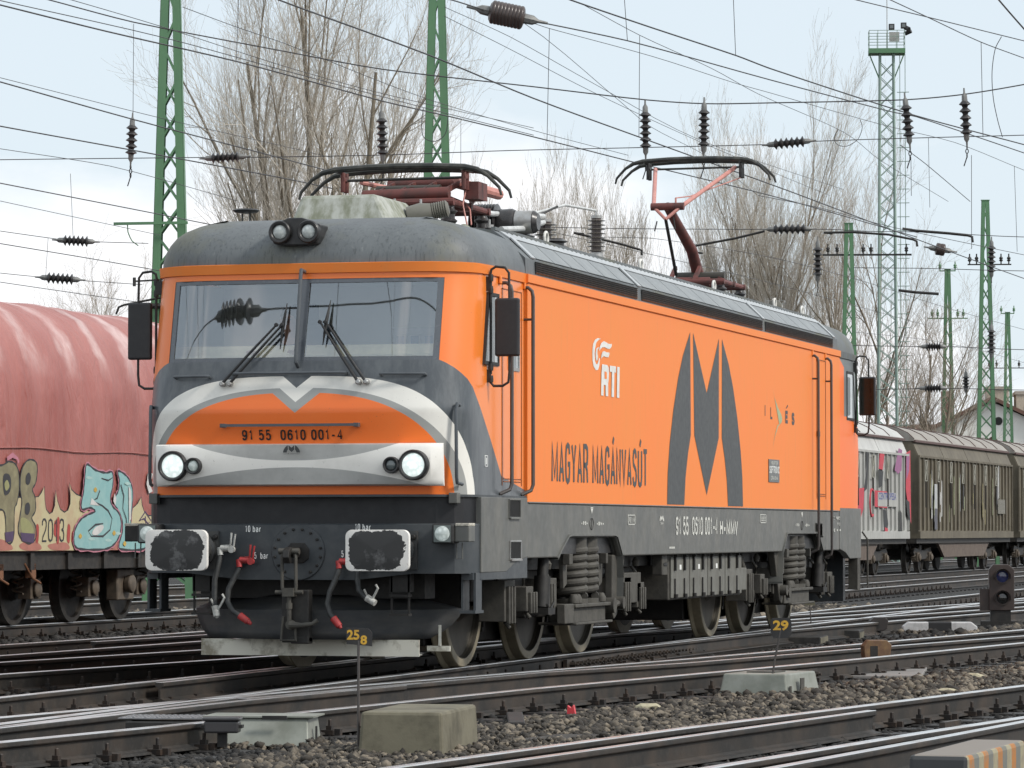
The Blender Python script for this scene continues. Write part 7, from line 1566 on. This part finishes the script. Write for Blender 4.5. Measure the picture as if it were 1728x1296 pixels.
# ================================================================ OVERHEAD WIRES AND INSULATORS
WIRES = [
('thick contact wire crossing the two left masts below the top left corner', 0.0085, [(-9.06, -30.95, 6.45), (-4.4, 2.73, 6.3), (-4.31, 3.38, 6.3), (-4.04, 5.49, 6.3), (-3.6, 8.23, 6.3), (-3.22, 12.33, 6.3), (-2.93, 14.17, 6.3), (-2.51, 17.26, 6.3), (-2.11, 20.55, 6.3), (-1.36, 26.12, 6.3), (-0.57, 34.88, 6.3)]),
('thin companion wire running just above the thick top left contact wire', 0.005, [(-9.01, -30.93, 6.5), (-4.42, 2.76, 6.35), (-4.33, 3.42, 6.35), (-3.8, 6.4, 6.35), (-3.5, 9.52, 6.35), (-3.07, 13.64, 6.35), (-2.64, 17.03, 6.35)]),
('thin messenger wire from the top edge left of the first mast to the big tree', 0.005, [(-12.08, -22.49, 7.75), (-7.16, 11.15, 7.6), (-7.04, 11.97, 7.6), (-6.86, 14.5, 7.6), (-6.7, 18.93, 7.6), (-6.38, 22.43, 7.6), (-5.5, 27.65, 7.6)]),
('fine stay wire leaving the left mast top to the right past the bare tree', 0.005, [(-6.22, 13.61, 7.7), (-6.21, 15.59, 7.7), (-6.15, 17.29, 7.7), (-6.21, 23.96, 7.7), (-5.85, 28.92, 7.7), (-5.34, 33.34, 7.7)]),
('thin messenger wire entering the left edge above the hanging insulator foot', 0.005, [(-13.12, -17.35, 7.55), (-10.41, 16.54, 7.4), (-10.33, 17.54, 7.4), (-10.03, 22.93, 7.4), (-9.61, 27.47, 7.4), (-9.45, 29.45, 7.4)]),
('thick contact wire passing right over the left hanging insulator', 0.0085, [(-7.77, -27.12, 6.25), (-6.19, 6.84, 6.1), (-6.15, 7.7, 6.1), (-6.13, 11.64, 6.1), (-5.98, 16.24, 6.1), (-5.92, 18.65, 6.1)]),
('thick contact wire dropping from the left edge behind the roof of the cab', 0.0085, [(-10.29, -23.71, 6.15), (-7.65, 10.19, 6.0), (-7.58, 11.09, 6.0), (-7.0, 14.9, 6.0), (-6.51, 18.37, 6.0), (-6.36, 20.0, 6.0)]),
('thin wire from the left edge with two small clamps beside the left mast', 0.005, [(-15.91, -15.12, 6.75), (-11.1, 18.54, 6.6), (-11.01, 19.17, 6.6), (-10.46, 21.97, 6.6), (-10.65, 28.15, 6.6)]),
('thick lower left contact wire ending behind the grey cab roof', 0.008, [(-11.1, -18.73, 5.95), (-9.68, 15.24, 5.8), (-9.65, 15.96, 5.8), (-9.39, 21.25, 5.8), (-9.27, 24.25, 5.8)]),
('thin wire with a small loop under the green bracket of the left mast', 0.005, [(-11.46, -12.12, 6.35), (-12.53, 21.86, 6.2), (-12.56, 22.81, 6.2), (-12.59, 25.75, 6.2), (-12.61, 29.8, 6.2)]),
('dark wire low on the left just over the upper red wagon insulator', 0.008, [(-14.62, -9.03, 5.95), (-13.87, 24.96, 5.8), (-13.85, 25.87, 5.8), (-13.72, 29.37, 5.8), (-13.66, 32.6, 5.8)]),
('lowest dark wire at the left edge over the red tarpaulin wagon', 0.007, [(-15.15, -3.29, 5.75), (-16.34, 30.69, 5.6), (-16.38, 31.83, 5.6), (-16.26, 35.76, 5.6), (-16.17, 38.29, 5.6)]),
('thick contact wire starting at the top edge over the big bare tree', 0.009, [(2.0, -31.48, 6.35), (-1.29, 2.36, 6.2), (-1.36, 3.08, 6.2), (-1.2, 7.46, 6.2), (-1.19, 11.65, 6.2), (-1.03, 16.27, 6.2), (-0.94, 18.68, 6.2), (-0.72, 24.28, 6.2), (-0.44, 34.11, 6.2), (-0.07, 44.79, 6.2), (1.11, 78.77, 6.35)]),
('thick wire holding the big brown insulator at the top centre', 0.008, [(-11.25, -24.64, 7.05), (-1.35, 7.89, 6.9), (-1.21, 8.35, 6.9), (-1.06, 9.37, 6.9), (-0.85, 10.08, 6.9), (-0.2, 12.19, 6.9), (0.62, 16.44, 6.9), (1.47, 20.51, 6.9), (1.69, 21.2, 6.9), (2.42, 26.64, 6.9), (2.69, 28.85, 6.9), (6.81, 62.6, 7.05)]),
('thick contact wire with a clamp crossing the top centre to the right edge', 0.009, [(-1.78, -27.28, 6.85), (0.34, 6.65, 6.7), (0.38, 7.29, 6.7), (0.68, 9.61, 6.7), (1.06, 12.31, 6.7), (1.19, 13.65, 6.7), (2.0, 19.21, 6.7), (2.86, 23.41, 6.7), (3.17, 25.11, 6.7), (9.27, 58.56, 6.85)]),
('upper of two fine wires leaving the second green mast', 0.0045, [(-3.71, 16.57, 8.0), (-3.69, 19.68, 8.0), (-3.93, 25.27, 8.0), (-4.22, 34.09, 8.0), (-3.58, 44.26, 8.0)]),
('lower of two fine wires leaving the second green mast', 0.0045, [(-3.75, 16.69, 7.9), (-3.84, 20.23, 7.9), (-4.01, 25.57, 7.9), (-4.07, 33.42, 7.9), (-3.89, 44.39, 7.9)]),
('steep fine wire falling from the brown insulator to the raised pantograph', 0.0045, [(-8.32, -16.36, 8.35), (-3.84, 17.34, 8.2), (-3.52, 19.75, 8.2), (-4.52, 29.27, 8.2), (-4.98, 33.6, 8.2), (-5.16, 38.68, 8.2), (-5.96, 47.37, 8.2)]),
('fine wire from the brown insulator passing under the contact wire', 0.0045, [(-2.06, 14.52, 7.5), (-1.97, 15.3, 7.5), (-1.38, 18.39, 7.5), (-0.96, 21.65, 7.5), (-0.72, 23.01, 7.5), (0.07, 27.65, 7.5), (0.74, 30.66, 7.5), (1.17, 35.76, 7.5), (4.03, 69.64, 7.65)]),
('fine wire parallel to the clamped contact wire ending by the tall light tower', 0.0045, [(-1.56, 15.43, 7.8), (-1.57, 18.53, 7.8), (-1.44, 22.3, 7.8), (-1.45, 25.69, 7.8), (-1.22, 31.48, 7.8), (-1.47, 36.36, 7.8), (-1.64, 45.23, 7.8)]),
('upper thin wire in the top right corner', 0.006, [(-6.67, -23.1, 7.15), (2.67, 9.59, 7.0), (2.85, 10.22, 7.0), (3.37, 11.81, 7.0), (4.13, 14.2, 7.0), (4.39, 15.02, 7.0), (14.67, 47.43, 7.15)]),
('lower thin wire in the top right corner', 0.006, [(-0.83, -23.07, 7.35), (2.85, 10.73, 7.2), (2.96, 11.74, 7.2), (3.13, 13.29, 7.2), (3.39, 15.73, 7.2), (3.68, 17.47, 7.2), (3.9, 18.82, 7.2), (9.37, 52.38, 7.35)]),
('short steep thick wire in the extreme top right corner', 0.009, [(6.17, -28.3, 6.65), (4.91, 5.68, 6.5), (4.86, 7.03, 6.5), (4.8, 9.27, 6.5), (4.76, 11.12, 6.5), (4.03, 45.11, 6.65)]),
('wire falling steeply from the third hanging insulator to the tall green mast', 0.006, [(0.99, 24.01, 6.8), (0.89, 26.78, 6.8), (0.53, 33.76, 6.8)]),
('thin wire passing behind the raised pantograph to the green crossbar mast', 0.005, [(-5.16, 30.91, 6.1), (-4.46, 31.37, 6.1), (-3.52, 35.63, 6.1), (-3.05, 42.04, 6.1), (-2.83, 52.73, 6.1), (-2.45, 62.1, 6.1), (-1.07, 96.07, 6.25)]),
('thin wire from the roof insulators towards the far masts', 0.005, [(-5.08, 26.97, 5.9), (-4.74, 31.7, 5.9), (-4.28, 39.25, 5.9), (-4.03, 47.73, 5.9), (-3.83, 55.64, 5.9)]),
('thin wire low on the right between the far masts', 0.005, [(-5.6, 56.39, 5.8), (-4.6, 60.37, 5.8), (-4.13, 65.81, 5.8), (-4.03, 73.66, 5.8), (-3.6, 107.66, 5.95)]),
('wire sagging past the light tower foot to the right edge', 0.006, [(-2.23, 29.43, 6.6), (-1.74, 31.92, 6.6), (-1.28, 36.18, 6.6), (-0.5, 40.77, 6.6), (0.06, 43.82, 6.6), (6.2, 77.26, 6.75)]),
('sagging head span wire that carries the row of hanging insulators', 0.0085, [(-41.91, 6.0, 8.38), (-9.19, 15.25, 8.23), (-8.73, 15.38, 8.12), (-7.67, 15.69, 7.83), (-5.78, 16.22, 7.45), (-4.57, 16.57, 7.22), (-2.66, 17.1, 6.99), (-1.26, 17.49, 6.82), (-0.52, 17.7, 6.77), (0.31, 17.93, 6.78), (2.01, 18.39, 6.82), (2.74, 18.59, 6.89), (3.5, 18.8, 7.02), (3.96, 18.92, 7.12), (36.86, 27.5, 7.27)]),
('level cross wire under the hanging insulators', 0.006, [(-42.44, 6.17, 6.18), (-9.66, 15.21, 6.03), (-9.37, 15.29, 6.04), (-7.73, 15.74, 6.06), (-6.7, 16.02, 6.07), (-6.37, 16.12, 6.07), (-4.6, 16.6, 6.1), (-2.97, 17.05, 6.16), (-1.26, 17.52, 6.2), (0.31, 17.95, 6.24), (0.88, 18.1, 6.28), (2.02, 18.42, 6.32), (3.49, 18.82, 6.36), (3.95, 18.95, 6.38), (36.67, 28.2, 6.53)]),
('lower left cross wire with the upper of the two small insulators', 0.006, [(-47.29, 17.47, 6.26), (-14.47, 26.34, 6.11), (-14.1, 26.44, 6.05), (-13.13, 26.72, 5.91), (-12.72, 26.83, 5.88), (-11.79, 27.09, 5.85)]),
('lower left cross wire with the lower of the two small insulators', 0.006, [(-48.79, 20.84, 5.84), (-16.07, 30.07, 5.69), (-15.68, 30.18, 5.64), (-14.91, 30.39, 5.56), (-14.45, 30.52, 5.52), (-13.32, 30.83, 5.44)]),
('level cross wire low behind the raised pantograph', 0.008, [(-10.11, 46.17, 7.53), (-8.21, 46.69, 7.5), (-5.94, 47.32, 7.49), (-4.52, 47.71, 7.49), (-3.8, 47.91, 7.45), (-2.61, 48.24, 7.43), (-0.61, 48.79, 7.33), (32.17, 57.81, 7.48)]),
('far level cross wire over the goods wagons', 0.012, [(-11.22, 87.31, 9.43), (-9.08, 87.9, 9.41), (-6.08, 88.73, 9.33), (26.69, 97.8, 9.48)]),
('lowest far cross wire with a small insulator above the goods wagon roof', 0.012, [(-10.73, 87.59, 5.63), (-9.39, 87.96, 5.65), (-8.4, 88.23, 5.67), (-6.12, 88.86, 5.61), (26.65, 97.92, 5.76)]),
('far cross wire with a small insulator right of the light tower', 0.012, [(-11.25, 87.4, 7.0), (-9.11, 87.99, 6.97), (-8.39, 88.18, 6.97), (-6.11, 88.82, 6.87), (26.62, 98.01, 7.02)]),
('dropper above the leftmost hanging insulator', 0.004, [(-7.67, 15.69, 7.81), (-7.69, 15.73, 6.54)]),
('dropper above the hanging insulator by the bare tree', 0.004, [(-4.57, 16.57, 7.21), (-4.57, 16.59, 6.58)]),
('dropper hanging from the top edge beside the left mast', 0.004, [(-5.68, 14.16, 7.92), (-5.72, 14.18, 7.07)]),
('long dropper left of the raised pantograph between two wires', 0.004, [(-0.39, 13.57, 7.14), (-0.41, 13.61, 5.92)]),
('dropper right of the big brown insulator', 0.004, [(-0.92, 11.35, 6.96), (-0.96, 11.39, 5.67)]),
('short dropper from the top edge right of the brown insulator', 0.004, [(0.38, 9.63, 7.08), (0.41, 9.66, 6.57)]),
('dropper from the top edge to the clamped contact wire', 0.004, [(1.53, 9.95, 7.08), (1.55, 9.98, 6.4)]),
('dropper above the folded pantograph right of the second mast', 0.004, [(-6.35, 26.44, 7.6), (-6.36, 26.47, 6.86)]),
('straight dropper below the top right wires', 0.004, [(3.7, 13.66, 6.93), (3.71, 13.71, 5.82)]),
('dropper under the rightmost hanging insulator', 0.004, [(2.83, 18.65, 6.1), (2.82, 18.69, 4.88)]),
('dropper by the third hanging insulator from the right', 0.004, [(2.07, 18.44, 6.08), (2.07, 18.46, 5.57)]),
('long thin hanger below the small left insulators', 0.004, [(-12.24, 24.85, 6.79), (-12.21, 24.9, 5.78)]),
('left hanger of the lower small insulator', 0.004, [(-14.11, 28.51, 6.09), (-14.16, 28.53, 5.43)]),
('dropper at the right edge between the far masts', 0.004, [(0.69, 28.39, 7.35), (0.7, 28.44, 6.26)]),
('dropper at the far right over the tall mast', 0.004, [(1.98, 28.76, 6.91), (2.01, 28.82, 5.57)]),
('curved jumper cable below the top right wires', 0.005, [(3.93, 13.73, 7.0), (3.86, 13.71, 6.86), (3.82, 13.71, 6.59), (3.83, 13.73, 6.28), (3.88, 13.75, 6.01), (3.93, 13.77, 5.82)]),
('looped jumper cable in front of the right hand poplars', 0.005, [(0.55, 23.17, 7.1), (0.58, 23.18, 6.99), (0.52, 23.17, 6.82), (0.37, 23.14, 6.72), (0.25, 23.1, 6.73), (0.19, 23.08, 6.81), (0.21, 23.08, 6.9), (0.25, 23.09, 6.95)]),
('hanging loop wire beside the second mast over the bare tree', 0.008, [(-9.78, 35.82, 8.91), (-9.81, 35.82, 8.67), (-9.78, 35.84, 8.38), (-9.57, 35.9, 8.31), (-9.4, 35.95, 8.45), (-9.35, 35.95, 8.76)]),
]
INSUL = [
 ('leftmost hanging insulator string over the left mast side', (-7.7, 15.73, 6.5), (-7.72, 15.74, 6.1), 0.078, 5, 'v'),
 ('hanging insulator in front of the big bare tree', (-4.57, 16.59, 6.59), (-4.56, 16.61, 6.1), 0.078, 6, 'v'),
 ('hanging insulator just left above the raised pantograph', (-1.26, 17.5, 6.67), (-1.26, 17.52, 6.19), 0.078, 6, 'v'),
 ('hanging insulator just right above the raised pantograph', (-0.52, 17.7, 6.7), (-0.53, 17.72, 6.21), 0.078, 6, 'v'),
 ('hanging insulator beside the light tower', (2.01, 18.4, 6.76), (2.05, 18.42, 6.33), 0.078, 5, 'v'),
 ('rightmost hanging insulator at the end of the head span', (2.75, 18.6, 6.82), (2.77, 18.62, 6.36), 0.078, 5, 'v'),
 ('big brown ribbed insulator at the top centre', (-1.04, 9.25, 6.89), (-0.67, 9.35, 6.81), 0.13, 9, 'b'),
 ('level insulator between the left mast and the big bare tree', (-6.72, 16.02, 6.06), (-6.36, 16.12, 6.08), 0.075, 6, 'h'),
 ('level insulator right of the raised pantograph', (0.34, 17.96, 6.24), (0.74, 18.07, 6.28), 0.075, 6, 'h'),
 ('upper small insulator low on the left', (-13.12, 26.72, 5.9), (-12.72, 26.83, 5.88), 0.09, 6, 'h'),
 ('lower small insulator low on the left', (-14.91, 30.39, 5.56), (-14.46, 30.52, 5.53), 0.1, 6, 'h'),
 ('level insulator in front of the right hand poplars', (-5.66, 47.39, 7.49), (-4.99, 47.58, 7.5), 0.11, 6, 'h'),
 ('hanging insulator in front of the poplar right of the pantograph', (-6.64, 57.49, 7.87), (-6.65, 57.52, 7.18), 0.12, 6, 'v'),
 ('dark egg shaped insulator right of the light tower', (-1.60, 43.36, 6.72), (-1.42, 43.41, 6.69), 0.12, 2, 'b'),
 ('small far insulator above the goods wagons', (-9.07, 88.0, 6.97), (-8.61, 88.12, 6.97), 0.14, 6, 'h'),
 ('lowest small far insulator above the wagon roofs', (-9.12, 88.03, 5.67), (-8.62, 88.17, 5.67), 0.14, 6, 'h'),
 ('insulator string on the tall right mast', (-8.5, 98.38, 10.87), (-8.51, 98.41, 9.95), 0.15, 6, 'v'),
 ('lower insulator string on the tall right mast', (-8.53, 98.48, 8.03), (-8.54, 98.51, 7.22), 0.15, 6, 'v'),
 ('small hanging insulator above the far roof', (-12.41, 118.21, 7.27), (-12.41, 118.22, 6.78), 0.15, 4, 'v'),
]
_ext = []
for lab, r, P in WIRES:
    _ext.append((lab, r, P))
WIRES = _ext + [('cross wire ahead of the locomotive seen mirrored in the windscreen', .011, [(-14, -5.2, 6.15), (-3.5, -5.3, 6.02)]), ('cross wire right half ahead of the locomotive seen mirrored in the windscreen', .011, [(-2.7, -5.3, 6.02), (9, -5.4, 6.15)])]
INSUL.append(('insulator ahead of the locomotive, seen only mirrored in the left windscreen', (-3.45, -5.3, 6.02), (-2.75, -5.3, 6.02), .14, 6, 'h'))
WIREM = mat('weathered_wire', (.055, .055, .058), .5, .2, (.10, .10, .10), .6, 2)
for i_, (lab, r, P) in enumerate(WIRES):
    m_ = MB()
    Q = []
    PP = [Vector(P[0]) * 2 - Vector(P[1])] + [Vector(p) for p in P] + [Vector(P[-1]) * 2 - Vector(P[-2])]
    for i in range(1, len(PP) - 2):
        a, b_, c, e = PP[i - 1], PP[i], PP[i + 1], PP[i + 2]; n = 1 if len(P) == 2 else 5
        for k in range(n):
            t = k / n; l1 = (c - b_).length; sc_a = min(1, l1 / max((b_ - a).length, .01)); sc_e = min(1, l1 / max((e - c).length, .01))
            m0 = (c - b_) * .5 + (b_ - a) * .5 * sc_a; m1 = (c - b_) * .5 + (e - c) * .5 * sc_e
            Q.append(b_ * (2 * t ** 3 - 3 * t * t + 1) + m0 * (t ** 3 - 2 * t * t + t) + c * (-2 * t ** 3 + 3 * t * t) + m1 * (t ** 3 - t * t) if n > 1 else b_)
    Q.append(PP[-2])
    m_.tube(Q, r, 5); o = m_.obj('hanger_wire' if ('dropper' in lab or 'hanger' in lab) else 'overhead_wire', WIREM, None, recalc=False)
    tag(o, lab, 'wire', 'droppers and overhead wires above the yard')
CLAMP = [(14, 2), (14, 3), (0, 4), (1, 3), (12, 4), (14, 5)]
GREYC = mat('insulator_cap', (.16, .16, .155), .5, .3, (.3, .3, .28), .6, 9)
for lab, A, B, rad, n, kind in INSUL:
    A = Vector(A); B = Vector(B); L_ = (B - A).length; q = (B - A).to_track_quat('Z', 'Y').to_matrix().to_4x4(); M = Matrix.Translation(A) @ q
    m_ = MB(); pr = [(rad * .35, -.01)]
    if kind == 'b':
        pr += [(rad * .7, 0), (rad * .9, L_ * .05)]
        for k in range(n): z = L_ * (.06 + .88 * k / n); dz = L_ * .88 / n; pr += [(rad * .97, z), (rad, z + dz * .3), (rad, z + dz * .7), (rad * .95, z + dz * .95)]
        pr += [(rad * .8, L_ * .97), (rad * .4, L_)]
    else:
        for k in range(n):
            z = L_ * (k + .1) / n; dz = L_ / n; pr += [(rad * .42, z), (rad * .95, z + dz * .45), (rad, z + dz * .55), (rad * .55, z + dz * .72)]
        pr += [(rad * .4, L_)]
    m_.lathe(pr, M, 18)
    t = m_.obj('insulator', mat('insulator_brown', (.050, .036, .032), .35, 0, (.085, .065, .058), .6, 9) if kind == 'b' else DISC, None, auto=50); tag(t, lab, 'insulator', 'insulators hanging in the overhead wires')
    for e, (P0, sg) in enumerate(((A, -1), (B, 1))):
        m_ = MB(); d = (B - A).normalized() * sg; r_ = rad * (.5 if kind != 'b' else .45); c = rad * .9
        m_.tube([P0 - d * .02, P0 + d * c * .8, P0 + d * c * 1.3, P0 + d * c * 2.2], [r_, r_ * .9, r_ * .35, r_ * .25], 8); m_.obj('end_cap', GREYC, t)
    if kind == 'v':
        m_ = MB(); bt = B + (B - A).normalized() * rad * 1.6
        for k in range(3):
            m_.tube([bt + Vector((.018 * cos(a) * (k % 2), .018 * cos(a) * ((k + 1) % 2), -.055 * k - .03 + .03 * sin(a))) for a in [2 * pi * j / 8 for j in range(8)]], .007, 5, closed=True)
        m_.tube([bt + Vector((0, 0, -.16)), bt + Vector((-.04, 0, -.28))], .008, 5); m_.obj('link_chain', UNDD, t)
# cantilever arms seen on the right
def arm(lab, pts, r, pin=None):
    m_ = MB(); m_.tube(pts, r, 8); t = m_.obj('cantilever_arm', UNDD); tag(t, lab, 'cantilever arm', 'dark catenary arms')
    if pin: m_ = MB(); m_.cyl(pin[0], pin[1], r * .8, 8); m_.obj('registration_clip', UNDD, t)

for lab, pts, r in (('upper dark arm right of the light tower', [(-2.22,43.17,7.11),(-1.97,43.24,7.07),(-1.36,43.41,7.02),(-.99,43.51,6.98),(-.91,43.53,6.95),(-.9,43.54,6.84)], .027),
  ('dark arm with hook between crossbar mast and light tower', [(-4.64,47.68,7.42),(-4.04,47.84,7.43),(-3.33,48.04,7.38),(-2.85,48.18,7.28),(-2.77,48.2,7.24),(-2.76,48.21,7.13)], .024),
  ('thin bent arm right of the raised pantograph', [(-5.08,37.22,6.29),(-5.07,37.22,6.38),(-5.0,37.24,6.41),(-4.33,37.42,6.54),(-3.81,37.56,6.67)], .022),
  ('thin straight arm between roof insulator and raised pantograph', [(-7.16,36.63,6.64),(-6.83,36.73,6.56),(-6.31,36.88,6.43),(-6.02,36.96,6.34),(-5.97,36.98,6.32),(-5.97,36.98,6.23)], .022),
  ('short dark switch bar left of the thin far mast', [(-5.67,62.98,7.16),(-5.26,63.09,7.11),(-4.71,63.24,7.07)], .035)):
    arm(lab, pts, r, (pts[0], Vector(pts[0]) + Vector((.18, .05, -.02))))
print('objects', len(bpy.data.objects))
